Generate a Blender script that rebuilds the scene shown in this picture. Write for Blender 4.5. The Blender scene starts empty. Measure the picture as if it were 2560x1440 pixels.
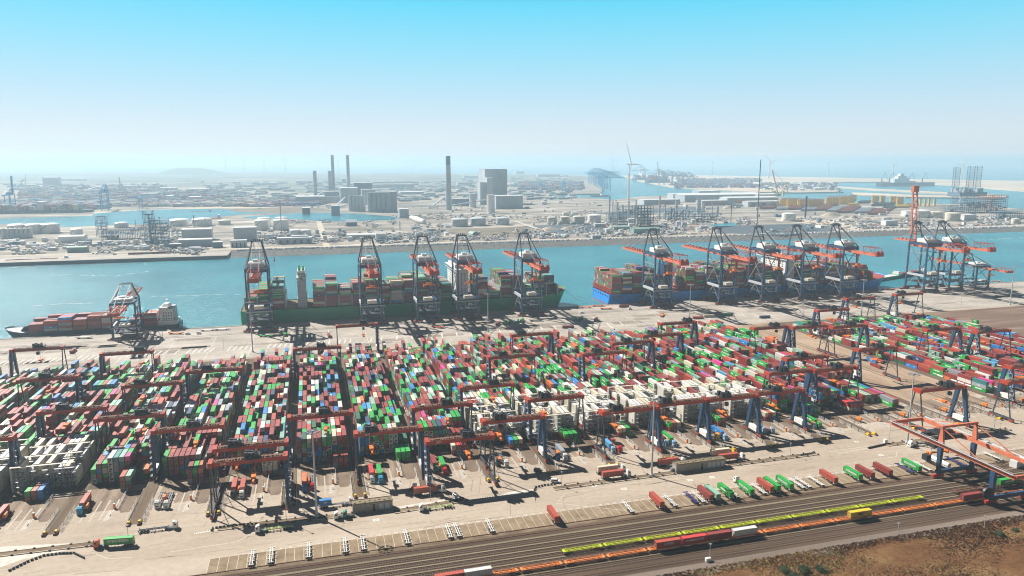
import bpy, math, random
from mathutils import Vector, Matrix
random.seed(7)
R = math.radians
scene = bpy.context.scene
COL = scene.collection

# ------------------------------------------------------------------ camera
CAM_H = 171.0
FPX, CX, CY = 1800.0, 1280.0, 720.0          # focal length and centre of the 2560x1440 photograph
PITCH, YAW = R(9.926), R(15.594)
cam_d = bpy.data.cameras.new("camera")
cam = bpy.data.objects.new("camera", cam_d); COL.objects.link(cam)
cam_d.sensor_width = 36.0; cam_d.lens = FPX / 2560.0 * 36.0
cam_d.clip_start = 1.0; cam_d.clip_end = 200000.0
cam.location = (0, 0, CAM_H); cam.rotation_euler = (R(90) - PITCH, 0, -YAW)
scene.camera = cam

# ------------------------------------------------------------------ sky and sun
SUN_EL, SUN_AZ = R(42.0), R(-37.0)            # azimuth from +Y towards +X
world = bpy.data.worlds.new("World"); scene.world = world; world.use_nodes = True
wt = world.node_tree; wt.nodes.clear()
sky = wt.nodes.new("ShaderNodeTexSky"); sky.sky_type = 'NISHITA'; sky.sun_disc = False
sky.sun_elevation = SUN_EL; sky.sun_rotation = SUN_AZ
sky.air_density = 1.0; sky.dust_density = 0.2; sky.ozone_density = 3.0
wg = wt.nodes.new("ShaderNodeTexCoord"); wsep = wt.nodes.new("ShaderNodeSeparateXYZ")
wr = wt.nodes.new("ShaderNodeValToRGB")
SKY_S = 0.12
def _lin(c): return tuple(((v / 255) / 12.92 if v < 11 else (((v / 255) + .055) / 1.055) ** 2.4) for v in c)
e = wr.color_ramp.elements
SKY_STOPS = [(0.0, (226, 230, 234)), (0.035, (219, 230, 239)), (0.085, (190, 226, 244)), (0.14, (150, 224, 248)), (0.20, (100, 218, 250)), (0.26, (40, 105, 175)), (0.36, (12, 40, 95)), (1.0, (6, 22, 60))]
for i, (p, c) in enumerate(SKY_STOPS):
    k = e[0] if i == 0 else (e[1] if i == 1 else e.new(p)); k.position = p; k.color = (*[min(1.0, v) for v in _lin(c)], 1)
wsc = wt.nodes.new("ShaderNodeVectorMath"); wsc.operation = 'SCALE'; SKY_GAIN = 1.0 / (2 ** 0.85 * SKY_S)
wm = wt.nodes.new("ShaderNodeMix"); wm.data_type = 'RGBA'; wm.blend_type = 'MIX'
wm.inputs[0].default_value = 0.96
bg = wt.nodes.new("ShaderNodeBackground"); bg.inputs[1].default_value = SKY_S
wo = wt.nodes.new("ShaderNodeOutputWorld")
L = wt.links.new
L(wg.outputs['Generated'], wsep.inputs[0]); L(wsep.outputs[2], wr.inputs[0]); L(wr.outputs[0], wsc.inputs[0])
wdot = wt.nodes.new("ShaderNodeVectorMath"); wdot.operation = 'DOT_PRODUCT'; wdot.inputs[1].default_value = (math.sin(R(12)), math.cos(R(12)), 0)
wmr = wt.nodes.new("ShaderNodeMapRange"); wmr.interpolation_type = 'SMOOTHSTEP'       # sky dimmed behind the camera to deepen shade on the container fronts
wmr.inputs['From Min'].default_value = 0.1; wmr.inputs['From Max'].default_value = 0.72; wmr.inputs['To Min'].default_value = 0.18 * SKY_GAIN; wmr.inputs['To Max'].default_value = SKY_GAIN
L(wg.outputs['Generated'], wdot.inputs[0]); L(wdot.outputs['Value'], wmr.inputs['Value']); L(wmr.outputs['Result'], wsc.inputs[3])
L(sky.outputs[0], wm.inputs[6]); L(wsc.outputs[0], wm.inputs[7])
L(wm.outputs[2], bg.inputs[0]); L(bg.outputs[0], wo.inputs[0])

sun_d = bpy.data.lights.new("sun", 'SUN'); sun_d.energy = 5.0; sun_d.angle = R(0.53)
sun_d.color = (1.0, 0.945, 0.86)
sun = bpy.data.objects.new("sun", sun_d); COL.objects.link(sun)
sd = Vector((math.sin(SUN_AZ) * math.cos(SUN_EL), math.cos(SUN_AZ) * math.cos(SUN_EL), math.sin(SUN_EL)))
sun.rotation_euler = sd.to_track_quat('Z', 'Y').to_euler()

vs = scene.view_settings
vs.view_transform = 'Standard'; vs.look = 'None'; vs.exposure = 0.85; vs.gamma = 1.0
scene.render.engine = 'CYCLES'
cy = scene.cycles
cy.use_denoising = True; cy.filter_width = 1.1
cy.max_bounces = 5; cy.diffuse_bounces = 2; cy.glossy_bounces = 2; cy.transmission_bounces = 2
cy.volume_bounces = 1; cy.caustics_reflective = False; cy.caustics_refractive = False
cy.sample_clamp_indirect = 6.0

# ------------------------------------------------------------------ photograph pixel -> point on a level
_F = Vector((math.sin(YAW) * math.cos(PITCH), math.cos(YAW) * math.cos(PITCH), -math.sin(PITCH)))
_R = Vector((math.cos(YAW), -math.sin(YAW), 0)); _U = _R.cross(_F)
def _ray(px, py): return _F + _R * ((px - CX) / FPX) - _U * ((py - CY) / FPX)
def at(px, py, z=0.0):
    d = _ray(px, py); t = (z - CAM_H) / d.z
    return (d.x * t, d.y * t)
def atY(px, py, Y):
    d = _ray(px, py); t = Y / d.y
    return (d.x * t, CAM_H + d.z * t)
def proj(x, y, z):
    v = Vector((x, y, z - CAM_H)); d = v.dot(_F)
    if d <= 1: return (-9999, 9999, 0)
    return (CX + FPX * v.dot(_R) / d, CY - FPX * v.dot(_U) / d, d)
def hgt(px, py, topy, z0=0.0):
    x, y = at(px, py, z0)
    lo, hi = z0, z0 + 600
    for _ in range(40):
        m = (lo + hi) / 2
        if proj(x, y, m)[1] > topy: lo = m
        else: hi = m
    return lo - z0

# ------------------------------------------------------------------ mesh helpers
class MB:
    def __init__(s): s.v = []; s.f = []; s.m = []; s.c = []; s.mi = 0; s.col = None
    def face(s, pts):
        n = len(s.v); s.v.extend(pts); s.f.append(tuple(range(n, n + len(pts)))); s.m.append(s.mi); s.c.append(s.col)
    def _hex(s, p):     # p: 8 points, bottom ring 0-3, top ring 4-7
        n = len(s.v); s.v.extend(p)
        for q in ((3, 2, 1, 0), (4, 5, 6, 7), (0, 1, 5, 4), (1, 2, 6, 5), (2, 3, 7, 6), (3, 0, 4, 7)):
            s.f.append(tuple(n + i for i in q)); s.m.append(s.mi); s.c.append(s.col)
    def box(s, x0, y0, z0, x1, y1, z1):
        s._hex([(x0, y0, z0), (x1, y0, z0), (x1, y1, z0), (x0, y1, z0), (x0, y0, z1), (x1, y0, z1), (x1, y1, z1), (x0, y1, z1)])
        return s
    def taper(s, r0, r1, z0, z1):   # two rectangles (x0,y0,x1,y1)
        a, b = r0, r1
        s._hex([(a[0], a[1], z0), (a[2], a[1], z0), (a[2], a[3], z0), (a[0], a[3], z0), (b[0], b[1], z1), (b[2], b[1], z1), (b[2], b[3], z1), (b[0], b[3], z1)])
    def bar(s, p, q, w=0.4, h=None):
        h = h or w; p = Vector(p); q = Vector(q); d = (q - p).normalized()
        a = d.cross(Vector((0, 0, 1)))
        if a.length < 1e-3: a = Vector((1, 0, 0))
        a.normalize(); b = a.cross(d).normalized(); a = a * (w / 2); b = b * (h / 2)
        s._hex([tuple(p - a - b), tuple(p + a - b), tuple(p + a + b), tuple(p - a + b), tuple(q - a - b), tuple(q + a - b), tuple(q + a + b), tuple(q - a + b)])
        return s
    def cyl(s, p, q, r, n=10, r2=None, cap=True):
        r2 = r if r2 is None else r2
        p = Vector(p); q = Vector(q); d = (q - p).normalized()
        a = d.orthogonal().normalized(); b = d.cross(a)
        k = len(s.v)
        for i in range(n):
            t = 2 * math.pi * i / n; u = a * math.cos(t) + b * math.sin(t)
            s.v.append(tuple(p + u * r)); s.v.append(tuple(q + u * r2))
        for i in range(n):
            j = (i + 1) % n
            s.f.append((k + 2 * i, k + 2 * j, k + 2 * j + 1, k + 2 * i + 1)); s.m.append(s.mi); s.c.append(s.col)
        if cap:
            s.f.append(tuple(k + 2 * i for i in range(n))[::-1]); s.m.append(s.mi); s.c.append(s.col)
            s.f.append(tuple(k + 2 * i + 1 for i in range(n))); s.m.append(s.mi); s.c.append(s.col)
        return s
    def prism(s, poly, z0, z1, bottom=False):
        n = len(poly); k = len(s.v)
        s.v.extend([(x, y, z0) for x, y in poly]); s.v.extend([(x, y, z1) for x, y in poly])
        area = sum(poly[i][0] * poly[(i + 1) % n][1] - poly[(i + 1) % n][0] * poly[i][1] for i in range(n))
        top = tuple(range(k + n, k + 2 * n)); 
        if area < 0: top = top[::-1]
        s.f.append(top); s.m.append(s.mi); s.c.append(s.col)
        for i in range(n):
            j = (i + 1) % n
            q = (k + i, k + j, k + n + j, k + n + i)
            s.f.append(q if area > 0 else q[::-1]); s.m.append(s.mi); s.c.append(s.col)
    def dome(s, x, y, z, r, h, n=12, k=3):
        rings = []
        for j in range(k):
            a = (math.pi / 2) * j / k; rr = r * math.cos(a); zz = z + h * math.sin(a)
            rings.append([(x + rr * math.cos(2 * math.pi * i / n), y + rr * math.sin(2 * math.pi * i / n), zz) for i in range(n)])
        for j in range(k - 1):
            for i in range(n): s.face([rings[j][i], rings[j][(i + 1) % n], rings[j + 1][(i + 1) % n], rings[j + 1][i]])
        for i in range(n): s.face([rings[-1][i], rings[-1][(i + 1) % n], (x, y, z + h)])
    def mesh(s, name, mats):
        me = bpy.data.meshes.new(name); me.from_pydata(s.v, [], s.f)
        for m in (mats if isinstance(mats, (list, tuple)) else [mats]): me.materials.append(m)
        if any(s.m): me.polygons.foreach_set("material_index", s.m)
        if any(c is not None for c in s.c):
            at_ = me.color_attributes.new("Col", 'FLOAT_COLOR', 'CORNER'); buf = []
            for f, c in zip(s.f, s.c):
                c = c or (0.5, 0.5, 0.5)
                buf.extend((c[0], c[1], c[2], 1.0) * len(f))
            at_.data.foreach_set("color", buf)
        me.update(); return me

def link(name, me, parent=None, loc=None, rz=0.0):
    o = bpy.data.objects.new(name, me); COL.objects.link(o)
    if parent is not None: o.parent = parent
    if loc is not None: o.location = loc
    if rz: o.rotation_euler = (0, 0, rz)
    return o
def part(name, mb, mats, parent, loc=None, rz=0.0): return link(name, mb.mesh(name, mats), parent, loc, rz)
def tag(o, label, cat, group=None, kind=None):
    o["label"] = label; o["category"] = cat
    if group: o["group"] = group
    if kind: o["kind"] = kind
    return o
def thing(name, label, cat, loc=(0, 0, 0), rz=0.0, group=None):
    o = bpy.data.objects.new(name, None); COL.objects.link(o); o.empty_display_size = 0.5
    o.location = loc; o.rotation_euler = (0, 0, rz)
    return tag(o, label, cat, group)
def solo(name, mb, mats, label, cat, group=None, loc=None, rz=0.0):
    return tag(link(name, mb.mesh(name, mats), None, loc, rz), label, cat, group)
def struct(name, mb, mats):
    o = link(name, mb.mesh(name, mats)); o["kind"] = "structure"; return o
def kids(o): return [c for c in o.children]
def dup(root, loc, rz=0.0, label=None, group=None):
    r = root.copy(); COL.objects.link(r); r.location = loc; r.rotation_euler = (0, 0, rz)
    if label: r["label"] = label
    if group: r["group"] = group
    for ch in list(root.children):
        c = ch.copy(); COL.objects.link(c); c.parent = r
        for g in list(ch.children):
            d = g.copy(); COL.objects.link(d); d.parent = c
    return r
def child(root, name):
    for c in root.children:
        if c.name.split('.')[0] == name: return c

# ------------------------------------------------------------------ materials
def _nt(name):
    m = bpy.data.materials.new(name); m.use_nodes = True
    nt = m.node_tree; b = nt.nodes["Principled BSDF"]; return m, nt, b
def paint(name, col, rough=0.5, metal=0.0, var=0.18, scale=0.6, bump=0.0, attr=False, col2=None, spec=0.5):
    m, nt, b = _nt(name)
    b.inputs['Roughness'].default_value = rough; b.inputs['Metallic'].default_value = metal
    b.inputs['Specular IOR Level'].default_value = spec
    geo = nt.nodes.new("ShaderNodeNewGeometry")
    nz = nt.nodes.new("ShaderNodeTexNoise"); nz.inputs['Scale'].default_value = scale; nz.inputs['Detail'].default_value = 6
    nz.inputs['Roughness'].default_value = 0.65
    nt.links.new(geo.outputs['Position'], nz.inputs['Vector'])
    rp = nt.nodes.new("ShaderNodeValToRGB")
    rp.color_ramp.elements[0].position = 0.3; rp.color_ramp.elements[1].position = 0.72
    rp.color_ramp.elements[0].color = (1 - var, 1 - var, 1 - var, 1); rp.color_ramp.elements[1].color = (1 + var * .4, 1 + var * .4, 1 + var * .4, 1)
    nt.links.new(nz.outputs['Fac'], rp.inputs[0])
    mx = nt.nodes.new("ShaderNodeMix"); mx.data_type = 'RGBA'; mx.blend_type = 'MULTIPLY'; mx.inputs[0].default_value = 1
    if attr:
        a = nt.nodes.new("ShaderNodeAttribute"); a.attribute_name = "Col"; src = a.outputs['Color']
    elif col2 is not None:
        c2 = nt.nodes.new("ShaderNodeMix"); c2.data_type = 'RGBA'
        c2.inputs[6].default_value = (*col, 1); c2.inputs[7].default_value = (*col2, 1)
        n2 = nt.nodes.new("ShaderNodeTexNoise"); n2.inputs['Scale'].default_value = scale * 0.23; n2.inputs['Detail'].default_value = 4
        nt.links.new(geo.outputs['Position'], n2.inputs['Vector'])
        r2 = nt.nodes.new("ShaderNodeValToRGB"); r2.color_ramp.elements[0].position = 0.42; r2.color_ramp.elements[1].position = 0.6
        nt.links.new(n2.outputs['Fac'], r2.inputs[0]); nt.links.new(r2.outputs[0], c2.inputs[0]); src = c2.outputs[2]
    else:
        c = nt.nodes.new("ShaderNodeRGB"); c.outputs[0].default_value = (*col, 1); src = c.outputs[0]
    nt.links.new(src, mx.inputs[6]); nt.links.new(rp.outputs[0], mx.inputs[7])
    nt.links.new(mx.outputs[2], b.inputs['Base Color'])
    if bump:
        bp = nt.nodes.new("ShaderNodeBump"); bp.inputs['Strength'].default_value = bump; bp.inputs['Distance'].default_value = 0.3
        nt.links.new(nz.outputs['Fac'], bp.inputs['Height']); nt.links.new(bp.outputs[0], b.inputs['Normal'])
    return m
M = {}
def mat(k, *a, **kw): M[k] = paint(k, *a, **kw); return M[k]
mat('box_paint', (1, 1, 1), rough=0.45, var=0.30, scale=0.9, attr=True, spec=0.8)
mat('crane_blue', (0.022, 0.065, 0.15), rough=0.45)
mat('crane_orange', (0.44, 0.045, 0.015), rough=0.5, var=0.25)
mat('boom_orange', (0.66, 0.19, 0.10), rough=0.5, var=0.3)
mat('rust', (0.19, 0.085, 0.05), rough=0.8, var=0.4)
mat('black_steel', (0.025, 0.027, 0.032), rough=0.5)
mat('dark_steel', (0.05, 0.06, 0.08), rough=0.5)
mat('white_paint', (0.78, 0.78, 0.76), rough=0.4, var=0.12)
mat('cream_paint', (0.66, 0.62, 0.52), rough=0.5, var=0.15)
mat('grey_steel', (0.36, 0.38, 0.41), rough=0.45, metal=0.2)
mat('pale_grey', (0.52, 0.55, 0.58), rough=0.5)
mat('yellow_paint', (0.92, 0.60, 0.02), rough=0.5)
mat('lime_paint', (0.50, 0.58, 0.02), rough=0.5, var=0.3)
mat('wagon_orange', (0.78, 0.24, 0.06), rough=0.55, var=0.35)
mat('red_paint', (0.55, 0.03, 0.02), rough=0.4)
mat('orange_paint', (0.85, 0.22, 0.02), rough=0.45)
mat('glass', (0.02, 0.03, 0.04), rough=0.12)
mat('rubber', (0.02, 0.02, 0.02), rough=0.85)
mat('hull_green', (0.002, 0.34, 0.10), rough=0.4, var=0.2, scale=0.1)
mat('hull_blue', (0.004, 0.26, 0.78), rough=0.4, var=0.2, scale=0.1)
mat('hull_dark', (0.035, 0.05, 0.085), rough=0.45, var=0.25, scale=0.1)
mat('deck_red', (0.36, 0.07, 0.05), rough=0.7, var=0.3)
mat('concrete_wall', (0.36, 0.33, 0.29), rough=0.85, var=0.25)
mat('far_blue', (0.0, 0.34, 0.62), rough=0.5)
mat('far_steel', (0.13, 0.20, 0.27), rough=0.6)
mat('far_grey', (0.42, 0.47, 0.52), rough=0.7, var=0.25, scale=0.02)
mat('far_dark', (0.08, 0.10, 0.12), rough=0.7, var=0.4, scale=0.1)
mat('reed_green', (0.22, 0.34, 0.30), rough=0.6)
mat('pipe_rust', (0.33, 0.12, 0.07), rough=0.7, var=0.3, scale=0.1)
mat('sand', (0.50, 0.43, 0.34), rough=0.95, var=0.2, scale=0.01)
mat('leaf', (0.045, 0.075, 0.02), rough=0.8, var=0.4, scale=1.2)
mat('bark', (0.09, 0.06, 0.04), rough=0.9)
# ------------------------------------------------------------------ ground materials
def ground_mat(name, base, dark, light, s1=0.02, s2=0.3, streak=None, rough=0.8, bump=0.15, amt=0.5, spec=0.10):
    m, nt, b = _nt(name); Lk = nt.links.new
    b.inputs['Roughness'].default_value = rough; b.inputs['Specular IOR Level'].default_value = spec
    geo = nt.nodes.new("ShaderNodeNewGeometry")
    mp = nt.nodes.new("ShaderNodeMapping"); mp.vector_type = 'POINT'
    Lk(geo.outputs['Position'], mp.inputs['Vector'])
    if streak: mp.inputs['Scale'].default_value = streak
    n1 = nt.nodes.new("ShaderNodeTexNoise"); n1.inputs['Scale'].default_value = s1; n1.inputs['Detail'].default_value = 8; n1.inputs['Roughness'].default_value = 0.6
    n2 = nt.nodes.new("ShaderNodeTexNoise"); n2.inputs['Scale'].default_value = s2; n2.inputs['Detail'].default_value = 6; n2.inputs['Roughness'].default_value = 0.7
    Lk(mp.outputs[0], n1.inputs['Vector']); Lk(geo.outputs['Position'], n2.inputs['Vector'])
    r1 = nt.nodes.new("ShaderNodeValToRGB"); e = r1.color_ramp.elements
    e[0].position = 0.3; e[0].color = (*dark, 1); e[1].position = 0.7; e[1].color = (*light, 1)
    k = e.new(0.5); k.color = (*base, 1)
    Lk(n1.outputs['Fac'], r1.inputs[0])
    r2 = nt.nodes.new("ShaderNodeValToRGB"); e = r2.color_ramp.elements
    e[0].position = 0.25; e[0].color = (1 - amt * .5,) * 3 + (1,); e[1].position = 0.7; e[1].color = (1 + amt * .15,) * 3 + (1,)
    Lk(n2.outputs['Fac'], r2.inputs[0])
    mx = nt.nodes.new("ShaderNodeMix"); mx.data_type = 'RGBA'; mx.blend_type = 'MULTIPLY'; mx.inputs[0].default_value = 1
    Lk(r1.outputs[0], mx.inputs[6]); Lk(r2.outputs[0], mx.inputs[7]); Lk(mx.outputs[2], b.inputs['Base Color'])
    if bump:
        bp = nt.nodes.new("ShaderNodeBump"); bp.inputs['Strength'].default_value = bump; bp.inputs['Distance'].default_value = 0.4
        Lk(n2.outputs['Fac'], bp.inputs['Height']); Lk(bp.outputs[0], b.inputs['Normal'])
    M[name] = m; return m
ground_mat('apron', (0.42, 0.35, 0.28), (0.34, 0.28, 0.22), (0.50, 0.43, 0.355), s1=0.025, s2=0.35, streak=(0.25, 1.2, 1), amt=0.35, rough=0.75)
ground_mat('quay_paving', (0.41, 0.37, 0.325), (0.31, 0.28, 0.24), (0.52, 0.47, 0.42), s1=0.04, s2=0.25, streak=(0.5, 1.0, 1), amt=0.5, rough=0.7)
ground_mat('block_paving', (0.15, 0.11, 0.08), (0.09, 0.065, 0.05), (0.21, 0.16, 0.12), s1=0.06, s2=0.5, amt=0.6)
ground_mat('lane_ballast', (0.145, 0.10, 0.066), (0.09, 0.062, 0.042), (0.20, 0.14, 0.095), s1=0.10, s2=0.9, streak=(1.5, 0.15, 1), amt=0.6)
ground_mat('exchange_paving', (0.25, 0.19, 0.14), (0.13, 0.095, 0.07), (0.38, 0.305, 0.24), s1=0.25, s2=0.9, streak=(1.0, 0.12, 1), amt=0.5)
ground_mat('pad_paving', (0.20, 0.15, 0.11), (0.15, 0.11, 0.08), (0.25, 0.19, 0.145), s1=0.08, s2=1.0, amt=0.4)
ground_mat('sand_yard', (0.37, 0.27, 0.19), (0.26, 0.185, 0.13), (0.46, 0.35, 0.26), s1=0.06, s2=0.4, streak=(1.2, 0.25, 1), amt=0.5, rough=0.95)
ground_mat('storage_soil', (0.20, 0.135, 0.10), (0.14, 0.09, 0.07), (0.33, 0.26, 0.21), s1=0.05, s2=0.4, streak=(0.2, 1.3, 1), amt=0.5, rough=0.95)
ground_mat('rail_ballast', (0.105, 0.072, 0.050), (0.07, 0.048, 0.035), (0.145, 0.10, 0.075), s1=0.1, s2=1.6, streak=(0.1, 1.2, 1), amt=0.6, rough=0.95, bump=0.4)
ground_mat('walkway', (0.225, 0.185, 0.125), (0.17, 0.135, 0.09), (0.28, 0.235, 0.165), s1=0.1, s2=1.2, streak=(0.1, 1.2, 1), amt=0.5, rough=0.95)
ground_mat('slot_paving', (0.27, 0.205, 0.135), (0.19, 0.14, 0.09), (0.33, 0.255, 0.175), s1=0.18, s2=0.8, amt=0.4, rough=0.9)
ground_mat('service_road', (0.20, 0.16, 0.135), (0.155, 0.125, 0.10), (0.25, 0.205, 0.17), s1=0.05, s2=0.6, streak=(0.15, 1.2, 1), amt=0.4, rough=0.9)
ground_mat('verge', (0.19, 0.14, 0.095), (0.12, 0.08, 0.05), (0.31, 0.25, 0.17), s1=0.3, s2=1.5, streak=(0.3, 1.2, 1), amt=0.7, rough=0.95)
ground_mat('heath', (0.165, 0.082, 0.036), (0.11, 0.052, 0.024), (0.28, 0.18, 0.08), s1=0.035, s2=0.55, amt=0.9, rough=0.95, bump=0.8)
ground_mat('far_ground', (0.31, 0.275, 0.235), (0.10, 0.10, 0.10), (0.60, 0.55, 0.48), s1=0.012, s2=0.05, streak=(0.35, 1.2, 1), amt=0.7, rough=0.9, bump=0)
ground_mat('field', (0.19, 0.16, 0.12), (0.13, 0.11, 0.09), (0.26, 0.22, 0.15), s1=0.01, s2=0.06, amt=0.4, rough=0.95, bump=0)
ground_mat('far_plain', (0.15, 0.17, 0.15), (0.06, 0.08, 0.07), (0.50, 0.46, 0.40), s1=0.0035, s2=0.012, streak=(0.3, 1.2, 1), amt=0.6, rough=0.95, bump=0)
ground_mat('rock', (0.13, 0.125, 0.115), (0.07, 0.07, 0.065), (0.24, 0.23, 0.21), s1=0.15, s2=0.8, amt=0.8, rough=0.9, bump=0.8)
ground_mat('beach', (0.56, 0.47, 0.37), (0.40, 0.34, 0.27), (0.68, 0.58, 0.47), s1=0.004, s2=0.03, streak=(0.3, 1, 1), amt=0.3, rough=0.95, bump=0)
M['line_paint'] = paint('line_paint', (0.72, 0.70, 0.64), rough=0.7, var=0.45, scale=1.5)

# water
m, nt, b = _nt('water'); M['water'] = m; Lk = nt.links.new
b.inputs['Base Color'].default_value = (0.022, 0.150, 0.185, 1); b.inputs['Roughness'].default_value = 0.22
b.inputs['IOR'].default_value = 1.33
geo = nt.nodes.new("ShaderNodeNewGeometry")
mp = nt.nodes.new("ShaderNodeMapping"); mp.inputs['Scale'].default_value = (0.5, 1.0, 1); mp.inputs['Rotation'].default_value = (0, 0, R(25))
Lk(geo.outputs['Position'], mp.inputs['Vector'])
n1 = nt.nodes.new("ShaderNodeTexNoise"); n1.inputs['Scale'].default_value = 0.16; n1.inputs['Detail'].default_value = 7; n1.inputs['Roughness'].default_value = 0.72
Lk(mp.outputs[0], n1.inputs['Vector'])
bp = nt.nodes.new("ShaderNodeBump"); bp.inputs['Strength'].default_value = 1.0; bp.inputs['Distance'].default_value = 2.0
Lk(n1.outputs['Fac'], bp.inputs['Height']); Lk(bp.outputs[0], b.inputs['Normal'])
n2 = nt.nodes.new("ShaderNodeTexNoise"); n2.inputs['Scale'].default_value = 0.006; n2.inputs['Detail'].default_value = 5
Lk(geo.outputs['Position'], n2.inputs['Vector'])
r = nt.nodes.new("ShaderNodeValToRGB"); r.color_ramp.elements[0].position = 0.35; r.color_ramp.elements[1].position = 0.68
r.color_ramp.elements[0].color = (0.02, 0.17, 0.225, 1); r.color_ramp.elements[1].color = (0.04, 0.26, 0.31, 1)
Lk(n2.outputs['Fac'], r.inputs[0]); Lk(r.outputs[0], b.inputs['Base Color'])

# ------------------------------------------------------------------ terminal ground
def sheet(name, rects, mat_, z):
    mb = MB()
    for (x0, y0, x1, y1) in rects: mb.face([(x0, y0, z), (x1, y0, z), (x1, y1, z), (x0, y1, z)])
    return struct(name, mb, mat_)
S = 30000.0
mb = MB(); mb.face([(-S, -S, -3.2), (S, -S, -3.2), (S, S, -3.2), (-S, S, -3.2)]); struct('water', mb, M['water'])
mb = MB(); mb.box(-2500, -1500, -9, 2600, 795, 0); struct('ground', mb, M['apron'])
QX0, QX1 = -2400, 2500
sheet('quay_apron', [(QX0, 662, QX1, 794.2)], M['quay_paving'], 0.006)
PITCHB = 35.45
def AX(k): return -17.5 + PITCHB * k          # centre line of the crane lane left of block k
KMIN, KMAX = -9, 20
mb = MB()
for k in range(-10, 20):
    mb.face([(AX(k) + 3.6, 404, .010), (AX(k + 1) - 3.6, 404, .010), (AX(k + 1) - 3.6, 655, .010), (AX(k) + 3.6, 655, .010)])
struct('block_paving', mb, M['block_paving'])
sheet('open_yard', [(AX(12) + 3.6, 404, AX(14) - 3.6, 655)], M['sand_yard'], 0.014)
sheet('storage_field', [(AX(19) + 3.6, 404, 2000, 655)], M['storage_soil'], 0.014)
mb = MB(); 
for k in range(-10, 20):
    mb.face([(AX(k) - 3.6, 357, .012), (AX(k) + 3.6, 357, .012), (AX(k) + 3.6, 655, .012), (AX(k) - 3.6, 655, .012)])
struct('crane_lane', mb, M['lane_ballast'])
mb = MB()
for k in range(-10, 20):
    for dx in (-2.4, 2.4):
        mb.box(AX(k) + dx - .09, 358, .012, AX(k) + dx + .09, 655, .16)
struct('crane_rail', mb, M['dark_steel'])
# concrete rail beams beside the rails
mb = MB()
for k in range(-10, 20):
    for dx in (-2.4, 2.4):
        mb.face([(AX(k) + dx - .5, 358, .02), (AX(k) + dx + .5, 358, .02), (AX(k) + dx + .5, 655, .02), (AX(k) + dx - .5, 655, .02)])
struct('rail_beam', mb, M['walkway'])
# truck exchange lanes in front of every block
mb = MB(); ml = MB(); mp_ = MB()
for k in range(-10, 16):
    if k in (12,): pass
    x0 = AX(k) + 5.6
    mb.face([(x0, 376, .012), (x0 + 17.6, 376, .012), (x0 + 17.6, 404, .012), (x0, 404, .012)])
    for i, xx in enumerate((x0 + 4.2, x0 + 8.4, x0 + 12.6, x0 + 16.8)):
        ml.face([(xx - .35, 366 if i < 3 else 369, .018), (xx + .35, 366 if i < 3 else 369, .018), (xx + .35, 388, .018), (xx - .35, 388, .018)])
    ml.face([(x0 + 14.4, 364, .018), (x0 + 17.5, 366, .018), (x0 + 16.0, 376, .018), (x0 + 15.0, 376, .018)])
    mp_.face([(x0 + 18.6, 378, .016), (x0 + 20.8, 371.5, .016), (x0 + 24.8, 371.5, .016), (x0 + 26.2, 376, .016), (x0 + 26.2, 397, .016), (x0 + 18.6, 397, .016)])
struct('exchange_lane', mb, M['exchange_paving']); struct('lane_marking', ml, paint('worn_line', (0.50, 0.46, 0.40), rough=.8, var=.5, scale=1.2)); struct('fenced_pad', mp_, M['pad_paving'])
# quay crane rails and cable trench
mb = MB(); mb.box(QX0, 755.4, .01, QX1, 756.6, .05); mb.box(QX0, 760.9, .01, QX1, 761.1, .12); mb.box(QX0, 791.9, .01, QX1, 792.1, .12)
struct('quay_rail', mb, M['black_steel'])
mb = MB(); mb.box(QX0, 794.2, -4, QX1, 796.2, .35); struct('quay_edge', mb, M['concrete_wall'])
# slab joints and faded bay marks on the quay
mb = MB()
for x in range(-420, 1200, 5):
    if random.random() < .75 and (x < 70 or x % 15 == 0):
        mb.face([(x, 690, .012), (x + 1.1, 690, .012), (x + 3.1, 704, .012), (x + 2.0, 704, .012)])
for x in range(-420, 1300, 36):
    mb.face([(x, 664, .011), (x + .3, 664, .011), (x + .3, 752, .011), (x, 752, .011)])
for y in (675, 688, 706, 722, 738): mb.face([(-900, y, .012), (1500, y, .012), (1500, y + .3, .012), (-900, y + .3, .012)])
struct('quay_marking', mb, M['line_paint'])
mb = MB()
for i in range(60):
    x = random.uniform(-350, 1100); y = random.uniform(666, 745); w = random.uniform(12, 50); h = random.uniform(5, 14)
    mb.face([(x, y, .009), (x + w, y, .009), (x + w, y + h, .009), (x, y + h, .009)])
ground_mat('quay_patch', (0.28, 0.24, 0.205), (0.21, 0.18, 0.15), (0.34, 0.30, 0.26), s1=0.1, s2=0.5, amt=0.5)
struct('paving_patch', mb, M['quay_patch'])
# ------------------------------------------------------------------ railway yard
RX0, RX1 = -700, 900
sheet('railway_bed', [(RX0, 253.6, RX1, 300.5)], M['rail_ballast'], 0.006)
sheet('verge', [(RX0, 299.4, RX1, 302.2)], M['verge'], 0.012)
sheet('service_road', [(RX0, 243.5, RX1, 254.0)], M['service_road'], 0.012)
TRACKS = [290.0, 285.6, 281.2, 276.8, 272.5, 268.0, 262.6, 257.4]
mb = MB()
for a, b_ in zip(TRACKS[:6], TRACKS[1:7]):
    c = (a + b_) / 2; mb.taper((RX0, c - .7, RX1, c + .7), (RX0, c - .45, RX1, c + .45), 0.01, 0.28)
mb.taper((RX0, 292.2, RX1, 294.2), (RX0, 292.5, RX1, 293.9), 0.01, 0.28)
struct('walkway', mb, M['walkway'])
mb = MB(); mr = MB()
for t in TRACKS:
    x = -160.0
    while x < 520:
        mb.box(x, t - 1.15, .01, x + .30, t + 1.15, .14); x += 1.15
    for s_ in (-.72, .72): mr.box(RX0, t + s_ - .05, .14, RX1, t + s_ + .05, .3)
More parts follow.
